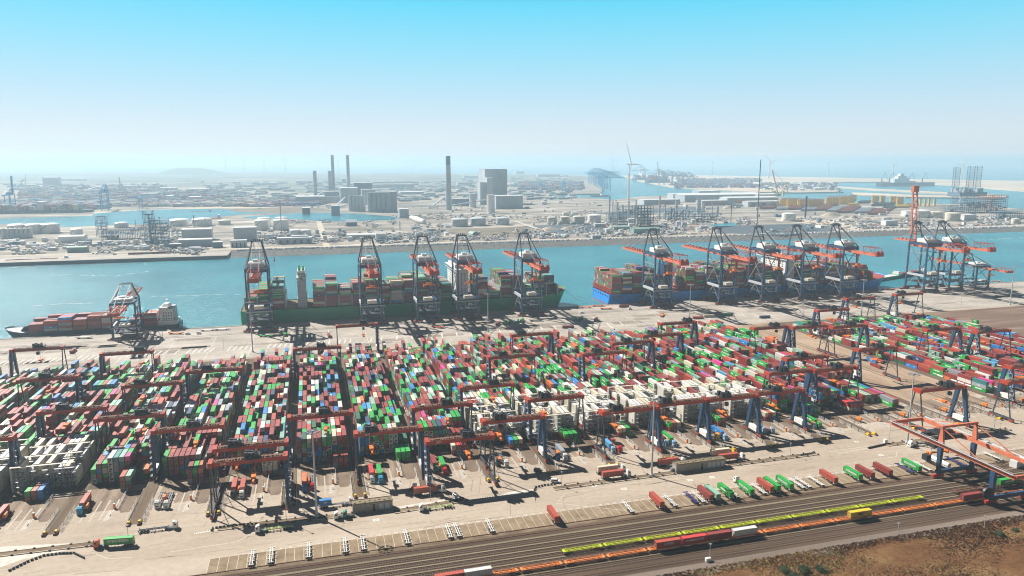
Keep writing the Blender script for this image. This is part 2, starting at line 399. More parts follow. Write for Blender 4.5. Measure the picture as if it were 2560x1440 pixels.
struct('railway_sleepers', mb, paint('sleeper', (0.17, 0.13, 0.10), rough=.9, var=.4, scale=2)); 
mr.box(RX0, 297.2, .01, RX1, 297.4, .2); mr.box(RX0, 302.2, .01, RX1, 302.6, .25)
struct('railway_rails', mr, M['rust'])
# numbered trailer slots
SL0, SLW = -49.3, 3.95
mb = MB(); mb.face([(SL0, 302.7, .008), (SL0 + SLW * 126, 302.7, .008), (SL0 + SLW * 126, 314.4, .008), (SL0, 314.4, .008)])
struct('trailer_slots', mb, M['slot_paving'])
mb = MB()
for i in range(0, 127):
    x = SL0 + SLW * i; mb.face([(x - .07, 302.8, .014), (x + .07, 302.8, .014), (x + .07, 314.4, .014), (x - .07, 314.4, .014)])
# long guide lines on the apron
def line(p, q, w=.22, z=.016):
    p = Vector((*p, z)); q = Vector((*q, z)); d = (q - p).normalized(); n = Vector((-d.y, d.x, 0)) * w / 2
    mb.face([tuple(p - n), tuple(q - n), tuple(q + n), tuple(p + n)])
for a, c in (((425, 1380), (590, 1355)), ((590, 1355), (640, 1328)), ((240, 1385), (270, 1397)), ((270, 1397), (330, 1393)), ((1395, 1255), (1412, 1234)), ((1412, 1234), (1630, 1200)), ((2110, 1160), (2240, 1142)), ((2240, 1142), (2243, 1128)), ((1600, 1305 - 25), (1390, 1258)), ((2070, 1130), (2280, 1100)), ((300, 1340), (600, 1295))):
    line(at(*a), at(*c))
for k in range(16):
    x, y = at(485 + k * 4.6, 1336 - k * .9); mb.face([(x, y, .016), (x + .45, y, .016), (x + .45, y + 1.2, .016), (x, y + 1.2, .016)])
    x, y = at(2100 + k * 4.6, 1134 - k * .8); mb.face([(x, y, .016), (x + .45, y, .016), (x + .45, y + 1.2, .016), (x, y + 1.2, .016)])
    x, y = at(1180 + k * 6, 1250 - k * .9); mb.face([(x, y, .016), (x + .45, y, .016), (x + .45, y + 1.2, .016), (x, y + 1.2, .016)])
for px, py in ((940, 1300), (930, 1250), (1560, 1222), (1725, 1200), (1780, 1193), (2141, 1104), (2202, 1138), (1485, 1212 + 2)):
    x, y = at(px, py)
    for (a, b_, c, d) in ((-1.5, -1.2, 1.5, -.5), (-1.5, .5, 1.5, 1.2), (-1.5, -.5, -.5, .5), (.5, -.5, 1.5, .5)):
        mb.face([(x + a, y + b_, .016), (x + c, y + b_, .016), (x + c, y + d, .016), (x + a, y + d, .016)])
struct('slot_marking', mb, M['line_paint'])
# faded white traffic island
mb = MB(); mb.prism([at(-20, 1368), at(175, 1358), at(215, 1362), at(150, 1380), at(60, 1398), at(-20, 1425)], 0.0, 0.02); mb.prism([at(985, 1268), at(1140, 1244), at(1140, 1254), at(1040, 1262), at(1000, 1276)], 0, .02)
mb.prism([at(1180, 1256), at(1280, 1240), at(1330, 1229), at(1345, 1222), at(1290, 1226)], 0, .02)
struct('painted_island', mb, paint('worn_white', (0.60, 0.54, 0.47), rough=.8, var=.35, scale=.5))
# oil and tyre marks
mb = MB(); random.seed(3)
for i in range(420):
    x = random.uniform(-170, 420); y = random.uniform(316, 372); l = random.uniform(4, 22); w = random.uniform(.15, .5); a = random.choice((0, 0, 0, .12, -.12, 1.3)) + random.uniform(-.05, .05)
    dx, dy = math.cos(a) * l, math.sin(a) * l; nx, ny = -math.sin(a) * w, math.cos(a) * w
    mb.face([(x, y, .009), (x + dx, y + dy, .009), (x + dx + nx, y + dy + ny, .009), (x + nx, y + ny, .009)])
struct('tyre_marks', mb, paint('tyre_mark', (0.30, 0.24, 0.185), rough=.8, var=.3, scale=.3))
# heath in the corner
mb = MB(); random.seed(5)
NX, NY = 110, 40; X0, X1, Y0, Y1 = -60.0, 620.0, 120.0, 244.0
hx = [[0] * (NX + 1) for _ in range(NY + 1)]
k0 = 0
for j in range(NY + 1):
    for i in range(NX + 1):
        x = X0 + (X1 - X0) * i / NX; y = Y0 + (Y1 - Y0) * j / NY
        yt = 247.5 + 1.8 * math.sin(x * .11) + 1.3 * math.sin(x * .31 + 1) if j == NY else y
        mb.v.append((x, yt, .03 if j == NY else .25 + .35 * math.sin(x * .07) * math.cos(y * .09) + random.uniform(0, .3)))
for j in range(NY):
    for i in range(NX):
        a = j * (NX + 1) + i; mb.f.append((a, a + 1, a + NX + 2, a + NX + 1)); mb.m.append(0); mb.c.append(None)
struct('heath_ground', mb, M['heath'])
mb = MB(); random.seed(11)
def pale(x, y): return math.sin(x * .035 + 1.0) + math.sin(y * .07 + x * .02) + .5 * math.sin(x * .13) 
tries = 0; n = 0
while n < 26000 and tries < 200000:
    tries += 1
    x = random.uniform(70, 460); y = random.uniform(195, 250)
    px, py, _ = proj(x, y, 0)
    if px > 2640 or py > 1500 or px < 1380: continue
    s_ = pale(x, y); sc = (0.40, 0.28, 0.12) if s_ + random.uniform(-.5, .5) > .9 else ((0.17, .085, .036) if random.random() < .85 else (0.11, 0.07, .03))
    mb.col = tuple(c * random.uniform(.6, 1.35) for c in sc)
    h = random.uniform(.2, .6); r_ = random.uniform(.25, .6)
    for q in range(2):
        a = random.uniform(0, 6.28); dx, dy = math.cos(a) * r_, math.sin(a) * r_
        mb.face([(x - dx, y - dy, .15), (x + dx, y + dy, .15), (x + dx * .3 + random.uniform(-.3, .3), y + dy * .3, .2 + h)])
    n += 1
o = link('dry_grass', mb.mesh('dry_grass', paint('grass_blades', (1, 1, 1), rough=.9, var=.2, attr=True))); tag(o, 'dry brown and straw coloured heath grass beside the railway', 'grass', None, 'stuff')
def shrub(px, py, r_, seed, label):
    random.seed(seed); x, y = at(px, py, .3); t = thing('shrub', label, 'shrub', (x, y, .2), 0, 'shrubs on the heath')
    mb = MB(); lobes = [(random.uniform(-.6, .6) * r_, random.uniform(-.6, .6) * r_, random.uniform(.3, .8) * r_ * .8, random.uniform(.35, .6) * r_) for _ in range(9)]
    for i in range(int(900 * r_)):
        lx, ly, lz, lr = random.choice(lobes); v = Vector([random.gauss(0, 1) for _ in range(3)]).normalized() * lr * random.uniform(.6, 1.1)
        c = Vector((lx, ly, lz * .8)) + v
        if c.z < .1: continue
        a = Vector([random.gauss(0, 1) for _ in range(3)]).normalized() * .22; b_ = a.orthogonal().normalized() * .16
        mb.face([tuple(c - a), tuple(c + b_), tuple(c + a)])
    part('foliage', mb, M['leaf'], t)
    mb = MB()
    for q in range(5): mb.cyl((0, 0, 0), (random.uniform(-.5, .5) * r_, random.uniform(-.5, .5) * r_, r_ * .7), .12, 5, .04)
    part('stem', mb, M['bark'], t)
shrub(2052, 1425, 2.6, 1, 'roundest dark green shrub at the edge of the shrub clump on the heath')
shrub(2010, 1430, 3.0, 2, 'broad olive green shrub in the middle of the shrub clump on the heath')
shrub(1962, 1430, 2.6, 3, 'low green shrub at the railway end of the shrub clump on the heath')
shrub(1985, 1448, 3.0, 4, 'dark shrub cut off by the bottom edge below the shrub clump')
shrub(2500, 1338, 2.0, 5, 'flat green shrub near the service road beyond the straw patch')
shrub(2540, 1328, 1.6, 6, 'small green shrub nearest the service road at the edge of view')
# ------------------------------------------------------------------ containers
CC = {  # paint colours
 'maroon': (0.26, 0.026, 0.018), 'brick red': (0.42, 0.060, 0.028), 'green': (0.005, 0.36, 0.035), 'dark green': (0.010, 0.115, 0.045),
 'pale green': (0.26, 0.47, 0.36), 'blue': (0.008, 0.20, 0.55), 'navy': (0.022, 0.045, 0.125), 'white': (0.72, 0.70, 0.64), 'cream': (0.62, 0.56, 0.42),
 'orange': (0.66, 0.16, 0.04), 'pink': (0.72, 0.045, 0.28), 'grey': (0.30, 0.34, 0.38), 'bright red': (0.55, 0.03, 0.025), 'yellow': (0.78, 0.47, 0.01),
 'light blue': (0.10, 0.36, 0.60), 'teal': (0.03, 0.22, 0.22)}
LET = dict(m='maroon', b='brick red', g='green', d='dark green', p='pale green', u='blue', n='navy', w='white', c='cream', o='orange', k='pink', y='grey', r='bright red', l='light blue', t='teal', e='yellow')
POP = ['maroon'] * 26 + ['brick red'] * 15 + ['green'] * 17 + ['dark green'] * 5 + ['pale green'] * 8 + ['white'] * 6 + ['cream'] * 9 + ['blue'] * 6 + ['navy'] * 3 + ['grey'] * 4 + ['orange'] * 2 + ['pink'] * 1 + ['light blue'] * 2 + ['bright red'] * 1 + ['teal'] * 1
CW, CH, CL, CS = 2.44, 2.75, 12.19, 6.06
WHITE = (0.75, 0.75, 0.72); DARKC = (0.03, 0.03, 0.035)
def roofc(c): return tuple(min(.7, v * 1.1 + .03) for v in c)  # paler roof: faded paint, with sun glare worked into the colour
def box_into(mb, x0, y0, z0, x1, y1, z1, cname, along='y', reefer=False, faces='tfblr'):
    """one plain container; f front (-y), b back, l left (-x), r right, t top"""
    c = CC[cname]; jit = random.uniform(.82, 1.12); c = tuple(v * jit for v in c)
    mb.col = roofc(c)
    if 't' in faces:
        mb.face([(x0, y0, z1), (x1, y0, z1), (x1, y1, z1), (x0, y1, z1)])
    mb.col = c
    if 'f' in faces: mb.face([(x0, y0, z0), (x1, y0, z0), (x1, y0, z1), (x0, y0, z1)])
    if 'b' in faces: mb.face([(x1, y1, z0), (x0, y1, z0), (x0, y1, z1), (x1, y1, z1)])
    if 'l' in faces: mb.face([(x0, y1, z0), (x0, y0, z0), (x0, y0, z1), (x0, y1, z1)])
    if 'r' in faces: mb.face([(x1, y0, z0), (x1, y1, z0), (x1, y1, z1), (x1, y0, z1)])
    e_ = .025; zc = (z0 + z1) / 2
    if cname in ('green', 'dark green', 'pale green') and cname != 'dark green' or (cname in ('blue', 'navy', 'grey') and jit > .95):
        mb.col = WHITE if cname != 'pale green' else (.8, .85, .8)
        big = cname == 'green'; fr = .26 if big else .41
        if along == 'y':
            L_ = y1 - y0; a, b_ = y0 + L_ * fr, y1 - L_ * fr; zz0, zz1 = (zc - .1, zc + .75) if big else (zc - .3, zc + .4)
            if 'l' in faces: mb.face([(x0 - e_, b_, zz0), (x0 - e_, a, zz0), (x0 - e_, a, zz1), (x0 - e_, b_, zz1)])
            if 'r' in faces: mb.face([(x1 + e_, a, zz0), (x1 + e_, b_, zz0), (x1 + e_, b_, zz1), (x1 + e_, a, zz1)])
        else:
            L_ = x1 - x0; a, b_ = x0 + L_ * (.12 if big else .4), x1 - L_ * (.12 if big else .4); zz0, zz1 = (zc - .05, zc + .55) if big else (zc - .3, zc + .4)
            if 'f' in faces: mb.face([(a, y0 - e_, zz0), (b_, y0 - e_, zz0), (b_, y0 - e_, zz1), (a, y0 - e_, zz1)])
    if along == 'y' and 'f' in faces:
        if reefer:
            mb.col = DARKC; mb.face([(x0 + .5, y0 - e_, z0 + 1.3), (x1 - .5, y0 - e_, z0 + 1.3), (x1 - .5, y0 - e_, z0 + 2.3), (x0 + .5, y0 - e_, z0 + 2.3)])
            mb.face([(x0 + .35, y0 - e_, z0 + .4), (x1 - 1.0, y0 - e_, z0 + .4), (x1 - 1.0, y0 - e_, z0 + .9), (x0 + .35, y0 - e_, z0 + .9)])
        elif random.random() < .3:
            mb.col = WHITE; xx = x0 + (.65 if random.random() < .5 else 1.5); mb.face([(xx, y0 - e_, zc), (xx + .3, y0 - e_, zc), (xx + .3, y0 - e_, zc + .35), (xx, y0 - e_, zc + .35)])
_cm = {}
def container_mesh(cname, L_, reefer=False):
    """container along Y, centred, standing on z=0: frame proud of recessed panels, ribs on the long sides, doors on the end"""
    key = (cname, L_, reefer)
    if key in _cm: return _cm[key]
    mb = MB(); c = CC[cname]; W, H = CW / 2, CH; Y = L_ / 2; i = .045
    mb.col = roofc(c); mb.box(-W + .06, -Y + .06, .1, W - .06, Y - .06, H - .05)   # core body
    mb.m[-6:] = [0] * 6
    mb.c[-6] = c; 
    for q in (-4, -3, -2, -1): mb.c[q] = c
    mb.col = tuple(v * .9 for v in c)
    for sx in (-1, 1):
        for sy in (-1, 1):
            x = sx * (W - .08); y = sy * (Y - .08); mb.box(x - .08, y - .08, 0, x + .08, y + .08, H)
        x = sx * (W - .05)
        mb.box(x - .05, -Y + .16, 0, x + .05, Y - .16, .16); mb.box(x - .05, -Y + .16, H - .12, x + .05, Y - .16, H)
    for sy in (-1, 1):
        y = sy * (Y - .05); mb.box(-W + .16, y - .05, 0, W - .16, y + .05, .16); mb.box(-W + .16, y - .05, H - .12, W - .16, y + .05, H)
    mb.col = tuple(v * .8 for v in c)
    n = int(L_ / 1.0)
    for j in range(n):
        y = -Y + .5 + j * (L_ - 1.0) / (n - 1)
        mb.box(-W + .02, y - .12, .2, -W + .06, y + .12, H - .16); mb.box(W - .06, y - .12, .2, W - .02, y + .12, H - .16)
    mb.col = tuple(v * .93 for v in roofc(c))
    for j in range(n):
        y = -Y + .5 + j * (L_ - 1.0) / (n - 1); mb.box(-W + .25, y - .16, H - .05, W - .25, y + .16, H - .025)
    e_ = .03
    if reefer:
        mb.col = DARKC; mb.box(-W + .5, -Y + .0, 1.3, W - .5, -Y + .05, 2.35); mb.box(-W + .35, -Y + .0, .35, W - 1.0, -Y + .05, .95)
    else:
        mb.col = tuple(v * .6 for v in c); mb.box(-.03, -Y + .02, .17, .03, -Y + .055, H - .13)
        mb.col = (.4, .4, .4)
        for x in (-.75, -.35, .35, .75): mb.box(x - .025, -Y + .0, .17, x + .025, -Y + .055, H - .13)
        mb.col = WHITE; mb.box(.15, -Y - .0, 1.3, .32, -Y + .06, 1.6)
    if cname in ('green', 'pale green'):
        mb.col = WHITE if cname == 'green' else (.1, .35, .35)
        a = L_ * (.24 if cname == 'green' else .1)
        for sx in (-1, 1):
            x = sx * W; z0, z1 = (1.15, 1.95)
            mb.box(min(x, x - sx * .03), -a, z0, max(x, x - sx * .03), a, z1)
    if cname == 'blue':
        mb.col = WHITE
        for sx in (-1, 1): x = sx * W; mb.box(min(x, x - sx * .03), -.8, 1.2, max(x, x - sx * .03), .8, 1.8)
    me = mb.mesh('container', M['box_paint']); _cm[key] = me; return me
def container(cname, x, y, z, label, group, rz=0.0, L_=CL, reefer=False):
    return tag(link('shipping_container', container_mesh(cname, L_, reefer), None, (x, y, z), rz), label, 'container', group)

ORD = ['', 'first', 'second', 'third', 'fourth', 'fifth', 'sixth', 'seventh', 'eighth', 'ninth', 'tenth', 'eleventh', 'twelfth', 'thirteenth', 'fourteenth', 'fifteenth', 'sixteenth', 'seventeenth', 'eighteenth', 'nineteenth', 'twentieth', 'twenty-first', 'twenty-second', 'twenty-third', 'twenty-fourth', 'twenty-fifth', 'twenty-sixth']
# front columns as read from the photograph, top tier first, column 0 at the seaward-left end
FRONT = {
 0: ['mmmyd', 'dgymy', 'cptwuy'[:5], 'mmmub', 'mmuut', 'pgmwy', 'ggwgm', 'cwuum', 'bmggm', 'mmmtm'],
 1: ['luuyu', 'nuudn', 'wwm', 'ggwmw', 'mbgwu', 'ggbmw', 'wwwwy', 'cwwwy', 'ddd', 'dmd'],
 2: ['gmmwm', 'gwmmb', 'mwwmm', 'dgmgt', 'nudpd', 'mgddm', 'wcc', 'mmr', 'mmu', 'mmm'],
 -1: ['mmmmm', 'mgwdm', 'mmbuu', 'dmrgg', 'wmwgm', 'mmgmm', 'nuddu', 'mddm', 'mmm', 'dnm'],
 -2: ['gddd', 'mmmm', 'mmmb', 'mbug', 'mugw', 'muwy', 'wwcy', 'ymm', 'mmmm', 'bmm'],
 -3: ['gyw', 'mubt', 'gcgm', 'wwwww', 'tyytt', 'ptmgk', 'kmnmd', 'mm', 'dt', 'od'],
 9: ['numgd', 'bmgpg', 'bmgwd', 'lugng', 'mbbnm', 'mmgd', 'kwwdg', 'bmdm', 'mbum', 'bug'],
 10: ['mlumg', 'mbgdm', 'mmdmn', 'wugn', 'gwnw', 'umnm', 'mm', 'mm', 'm', 'm'],
}
SHORTS = {  # low stacks in front of the block: (column, colours from the top), nearest row
 -4: [(3, 'gm'), (4, 'bmu'[:2]), (5, 'uu')], -3: [(6, 'bmd'), (7, 'pdm')], -2: [(5, 'mmy'), (6, 'gdm'), (7, 'omm')],
 -1: [(6, 'wym'), (7, 'wcm'), (8, 'cct')], 0: [(7, 'my'), (8, 'bm'), (9, 'bm')], 1: [(7, 'gg'), (8, 'gg'), (9, 'gg')],
 2: [(6, 'cm'), (7, 'rw'), (8, 'bu')], 3: [(6, 'um'), (7, 'gd'), (8, 'cm')], 4: [(6, 'gm'), (7, 'gm'), (8, 'gg')],
 5: [(6, 'cm'), (7, 'cm'), (8, 'gg')], 6: [(6, 'gm'), (7, 'bm'), (8, 'cy')], 7: [(6, 'gm'), (7, 'bm')],
 8: [(6, 'cm'), (7, 'bm'), (8, 'cu')], 9: [(6, 'uym'[:2]), (7, 'gd'), (8, 'cg')], 10: [(5, 'rc'), (6, 'rc'), (7, 'by'), (8, 'bm')], 11: [(5, 'yg'), (6, 'bm')]}
Y0B, BAY = 411.0, 12.85
REEF = {-5: 3, -4: 3, 3: 3, 4: 3, 5: 3, 6: 3, 7: 3, 8: 2}
def colx(k, c): return AX(k) + 17.72 + (c - 4.5) * 2.84
REC = []   # x, y, z, colour, length, reefer, faces, label
random.seed(21)
def colour(): return random.choice(POP)
for k in list(range(-9, 12)) + list(range(14, 19)):
    g2 = k >= 14
    nb = 18 if not g2 else 18
    reef = REEF.get(k, 0)
    bays = []     # (y0, y1, heights per column, colours, halves)
    y = Y0B - (0 if not g2 else 6)
    base = 4.15 if k < 1 else (4.0 if k < 5 else 3.5)
    if g2: base = 2.2
    drift = [random.uniform(-.4, .4) for _ in range(nb)]
    for b in range(nb):
        step = BAY if b >= reef else 14.3
        if y > 643: break
        hs = []; cols = []; hot = random.random()
        lead = random.choice(['maroon', 'maroon', 'brick red', 'green', None, None, None])
        for c in range(10):
            if k in FRONT and b == 0: st = [LET[q] for q in FRONT[k][c]][::-1]
            else:
                v = base + drift[b] + random.gauss(0, .8) + (-.9 if b > nb - 4 else 0)
                if b >= nb - 2: v = random.choice([0, 0, 2, 3, 4]) if not g2 else random.choice([0, 1, 2])
                h = max(0, min(5 if not g2 else 3, round(v)))
                if random.random() < .035: h = 0
                if k == 11 and b < 3: h = 0 if c > 6 else min(h, 2)
                if g2 and b < 2 and k > 14: h = min(h, 2)
                if g2 and k == 18 and random.random() < .4: h = max(0, h - 1)
                if b < reef:
                    h = max(1, min(5, round(random.gauss(4.3 if k > 0 else 4.2, .8))))
                    if random.random() < .1: h = 1
                    st = [random.choice(['white', 'white', 'cream', 'white', 'cream', 'maroon' if random.random() < .25 else 'white']) for _ in range(h)]
                else:
                    pale_row = k in REEF and k > 0 and b < reef + 2
                    st = [random.choice(['white', 'cream', 'white', 'maroon', 'green']) if pale_row else (lead if lead and random.random() < .35 else colour()) for _ in range(h)]
            hs.append(len(st)); cols.append(st)
        ref_bay = b < reef
        bays.append((y + (1.7 if ref_bay else 0), hs, cols, [(not ref_bay) and random.random() < (.33 if k < 4 else .16) for _ in range(10)], ref_bay))
        y += step
    if k in SHORTS:
        hs = [0] * 10; cols = [[] for _ in range(10)]
        for c, s_ in SHORTS[k]: cols[c] = [LET[q] for q in s_][::-1]; hs[c] = len(s_)
        bays.insert(0, (Y0B - 13.6, hs, cols, [False] * 10, False))
    for bi, (by, hs, cols, half, rb) in enumerate(bays):
        pv = bays[bi - 1][1] if bi else [0] * 10
        for c in range(10):
            x = colx(k, c); lh = hs[c - 1] if c else 0; rh = hs[c + 1] if c < 9 else 0
            for t in range(hs[c]):
                top = t == hs[c] - 1; fr = pv[c] <= t or rb; lf = lh <= t; rt = rh <= t
                if not (top or fr or (lf and x > -60) or (rt and x < 60)): continue
                fs = ('t' if top else '') + ('f' if fr else '') + ('l' if lf else '') + ('r' if rt else '') + 'b'
                px, py, d = proj(x, by, t * CH)
                if px < -160 or px > 2720 or d <= 0: continue
                z = .02 + t * (CH + .03)
                nm = cols[c][t]; isr = nm in ('white', 'cream') and (rb or (k in FRONT and bi <= 1 and fr and nm == 'white'))
                tier = 'top tier' if top else (ORD[t + 1] + ' tier')
                if half[c] and not rb:
                    for hh, (ya, hw) in enumerate(((by, 'near half'), (by + 6.13, 'far half'))):
                        n2 = nm if hh == 0 else (nm if random.random() < .4 else colour())
                        REC.append((x, ya, z, n2, CS, isr and hh == 0, fs, (k, bi, c, tier, hw), d + hh * 6))
                else:
                    REC.append((x, by, z, nm, CL, isr, fs, (k, bi, c, tier, ''), d))
REC.sort(key=lambda r_: r_[8])
NIND = 232
mb = MB(); random.seed(99); _used = set()
def blockname(k): return ORD[k + 10] if k < 12 else ORD[k]
for i, (x, y, z, nm, L_, isr, fs, key, d) in enumerate(REC):
    px, py, _ = proj(x, y, z)
    inview = -10 < px < 2570 and py < 1450
    if NIND > 0 and inview and ('t' in fs or 'f' in fs or z > 5):
        k, bi, c, tier, hw = key
        row = 'low front row' if (k in SHORTS and bi == 0) else (ORD[bi + (0 if k in SHORTS else 1)] + ' row')
        lab = f"{'short ' if L_ == CS else ''}{nm} container, {tier}, column {c + 1} of {row}, {ORD[k + 7]} block{', ' + hw if hw else ''}"
        if lab not in _used:
            _used.add(lab)
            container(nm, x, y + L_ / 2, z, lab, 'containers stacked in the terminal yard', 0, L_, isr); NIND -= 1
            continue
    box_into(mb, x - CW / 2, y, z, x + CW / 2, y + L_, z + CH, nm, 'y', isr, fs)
STACKS = mb     # ships add their own boxes before this is linked

# ------------------------------------------------------------------ reefer racks: white galleries between the container rows
def make_rack(label):
    t = thing('reefer_rack', label, 'rack', (0, 0, 0), 0, 'white steel galleries in the refrigerated rows')
    W = 14.4; Hh = 13.4
    mb = MB()
    for x in [-W + i * 2 * W / 5 for i in range(6)]:
        for y in (-.65, .65): mb.box(x - .12, y - .1, 0, x + .12, y + .1, Hh)
    for i in range(5):
        x = -W + i * 2 * W / 5
        if i % 2 == 0:
            for l_ in range(5): mb.bar((x, -.65, l_ * 2.8 + .3), (x + 2 * W / 5, -.65, l_ * 2.8 + 2.8), .12)
    part('frame', mb, M['grey_steel'], t)
    for l_ in range(1, 6):
        mb = MB(); z = l_ * 2.72
        mb.box(-W - .1, -.7, z - .06, W + .1, .7, z + (.03 if l_ < 5 else .2))
        if l_ < 5:
            for y in (-.72,): mb.box(-W, y - .04, z + 1.0, W, y + .04, z + 1.1); mb.box(-W, y - .03, z + .55, W, y + .03, z + .6)
        part('gallery', mb, M['cream_paint'] if l_ == 5 else M['grey_steel'], t)
    mb = MB(); mb.box(-W - 1.2, -.9, 0, -W - .35, 1.0, Hh + .5)
    part('stair_tower', mb, M['cream_paint'], t)
    return t
rack0 = None; random.seed(4)
for k, n in REEF.items():
    for b in range(n + 1 if n else 0):
        y = Y0B + b * 14.3 - .1
        which = 'nearest the trucks' if b == 0 else ('farthest from the trucks' if b == n else ORD[b + 1] + ' from the trucks')
        lab = f"white steel reefer gallery {which} in the {ORD[k + 7]} container block"
        if rack0 is None: rack0 = make_rack(lab); rack0.location = (AX(k) + 17.72, y, .02)
        else: dup(rack0, (AX(k) + 17.72, y, .02), 0, lab)
# ------------------------------------------------------------------ yard gantry cranes
def make_rmg(side, label):
    """spans X -17.7..17.7, girder bottom at 24.6; side=-1 rigid legs on the left, +1 on the right"""
    t = thing('yard_gantry_crane', label, 'crane', (0, 0, 0), 0, 'orange gantry cranes over the container blocks')
    Z = 24.4; X = 17.7
    mb = MB(); mb.box(-X + 1.2, -2.0, Z, X - 1.2, -.7, Z + 2.0); mb.box(-X + 1.2, 1.2, Z, X - 1.2, 2.4, Z + 2.0)
    for sx in (-1, 1): mb.box(sx * (X - .2) - 1.1, -3.0, Z - .2, sx * (X - .2) + 1.1, 3.4, Z + 2.35)
    part('girder', mb, M['crane_orange'], t)
    mb = MB(); random.seed(8)
    mb.box(-X + 1.0, -1.9, Z + 2.0, X - 1.0, 2.3, Z + 2.08)
    for i in range(24):
        x = -X + 1.6 + i * 1.42; mb.box(x, -1.2, Z + 2.08, x + random.uniform(.5, 1.1), random.uniform(.2, 1.6), Z + 2.25 + random.uniform(.1, .55))
    mb.box(-X + 1, -.65, Z + 3.1, X - 1, -.6, Z + 3.2); mb.box(-X + 1, 2.75, Z + 3.1, X - 1, 2.8, Z + 3.2)
    for i in range(13):
        x = -X + 1.2 + i * 2.76; mb.box(x, -.66, Z + 2.2, x + .1, -.58, Z + 3.1); mb.box(x, 2.72, Z + 2.2, x + .1, 2.8, Z + 3.1)
    part('walkway', mb, M['rust'], t)
    for sx in (-1, 1):
        rigid = sx == side
        for sy in (-1, 1):
            mb = MB()
            if rigid:
                mb.taper((sx * X - .75, sy * 6.6 - .8, sx * X + .75, sy * 6.6 + .8), (sx * X - .9, sy * 2.2 - 1.5, sx * X + .9, sy * 2.2 + 1.5), 2.6, Z - .2)
            else: mb.bar((sx * X, sy * 6.4, 2.4), (sx * X, sy * 2.2, Z - .2), .62, .62)
            part('leg', mb, M['crane_blue'] if rigid else M['dark_steel'], t)
        mb = MB(); mb.box(sx * X - .5, -8.6, 1.5, sx * X + .5, 8.6, 2.7)
        if rigid: mb.bar((sx * X, -6.2, 3), (sx * X, 3, 17), .25); mb.bar((sx * X, 6.2, 3), (sx * X, -3, 17), .25)
        else: mb.bar((sx * X, -5.7, 6), (sx * X, 4.3, 13), .22); mb.bar((sx * X, 5.7, 6), (sx * X, -4.3, 13), .22)
        part('sill_beam', mb, M['dark_steel'], t)
        for sy in (-1, 1):
            mb = MB(); mb.box(sx * X - .7, sy * 7.2 - 1.9, .75, sx * X + .7, sy * 7.2 + 1.9, 1.6)
            for q in (-1.3, 0, 1.3): mb.cyl((sx * X - .3, sy * 7.2 + q, .5), (sx * X + .3, sy * 7.2 + q, .5), .36, 8)
            part('bogie', mb, M['crane_orange'], t)
    mb = MB(); mb.box(side * X - 1.1, -4.6, 2.75, side * X + 1.1, 3.6, 5.9)
    for q in (-4.1, -2, 0, 2): mb.box(side * X - 1.15, q, 3.2, side * X + 1.15, q + .12, 5.6)
    part('electrical_house', mb, M['white_paint'], t)
    mb = MB()
    for i in range(7):
        z0 = 3 + i * 3.1; y0 = -7.6 + i * .65; x = side * (X + 1.2)
        mb.bar((x, y0, z0), (x, y0 + 2.4, z0 + 3.0) if i % 2 == 0 else (x, y0 - .2, z0 + 3.0), .16, .5); mb.box(x - .6, y0 - .5, z0 - .08, x + .6, y0 + 2.7, z0 + .04)
        mb.box(x - .65, y0 - .5, z0 + 1, x + .65, y0 - .42, z0 + 1.08)
    part('stairs', mb, M['grey_steel'], t)
    mb = MB(); mb.cyl((side * (X + 1.4), 5.2, 4.3), (side * (X + 2.1), 5.2, 4.3), 2.1, 16)
    part('cable_reel', mb, M['black_steel'], t)


    mb = MB(); random.seed(12)
    mb.box(-3.6, -4.2, Z + 2.5, 3.6, 4.5, Z + 3.3)
    for i in range(26):
        x = random.uniform(-3.5, 2); y = random.uniform(-4, 2.8); mb.box(x, y, Z + 3.2, x + random.uniform(.5, 1.8), y + random.uniform(.5, 1.7), Z + 3.6 + random.uniform(.5, 2.6))
    for sx in (-1, 1):
        for sy in (-3.8, 4.1): mb.box(sx * 3.3 - .05, sy - .05, Z + 3, sx * 3.3 + .05, sy + .05, Z + 4.3)
    mb.box(-3.3, -3.85, Z + 4.2, 3.3, -3.77, Z + 4.3); mb.box(-3.3, 4.07, Z + 4.2, 3.3, 4.15, Z + 4.3)
    mb.box(-1.0, -4.6, Z - 2.6, .9, -2.7, Z - .3)
    tr = part('trolley', mb, M['black_steel'], t)
    mb = MB(); 
    for sx in (-.9, .9):
        for sy in (-2.5, 2.5): mb.bar((sx, sy * .5, Z + 2.5), (sx, sy, 16.2), .09)
    mb.box(-1.2, -6, 15.5, 1.2, -5.5, 16.0); mb.box(-1.2, 5.5, 15.5, 1.2, 6, 16.0); mb.box(-.5, -5.6, 15.5, .5, 5.6, 16.1); mb.box(-1.1, -1.6, 16.1, 1.1, 1.6, 17.1)
    part('spreader', mb, M['orange_paint'], tr)
    return t
def num_text(s, size, parent, loc, rot, mat_, name='lettering', depth=.02, bold=0.0):
    cu = bpy.data.curves.new(name, 'FONT'); cu.body = s; cu.size = size; cu.align_x = 'CENTER'; cu.align_y = 'CENTER'; cu.extrude = depth; cu.offset = bold
    o = bpy.data.objects.new(name, cu); COL.objects.link(o)
    dg = bpy.context.evaluated_depsgraph_get(); dg.update()
    me = bpy.data.meshes.new_from_object(o.evaluated_get(dg)); COL.objects.unlink(o); bpy.data.objects.remove(o)
    me.materials.clear(); me.materials.append(mat_)
    q = link(name, me, parent, loc); q.rotation_euler = rot; return q
RM = {-1: make_rmg(-1, 'x'), 1: make_rmg(1, 'x')}
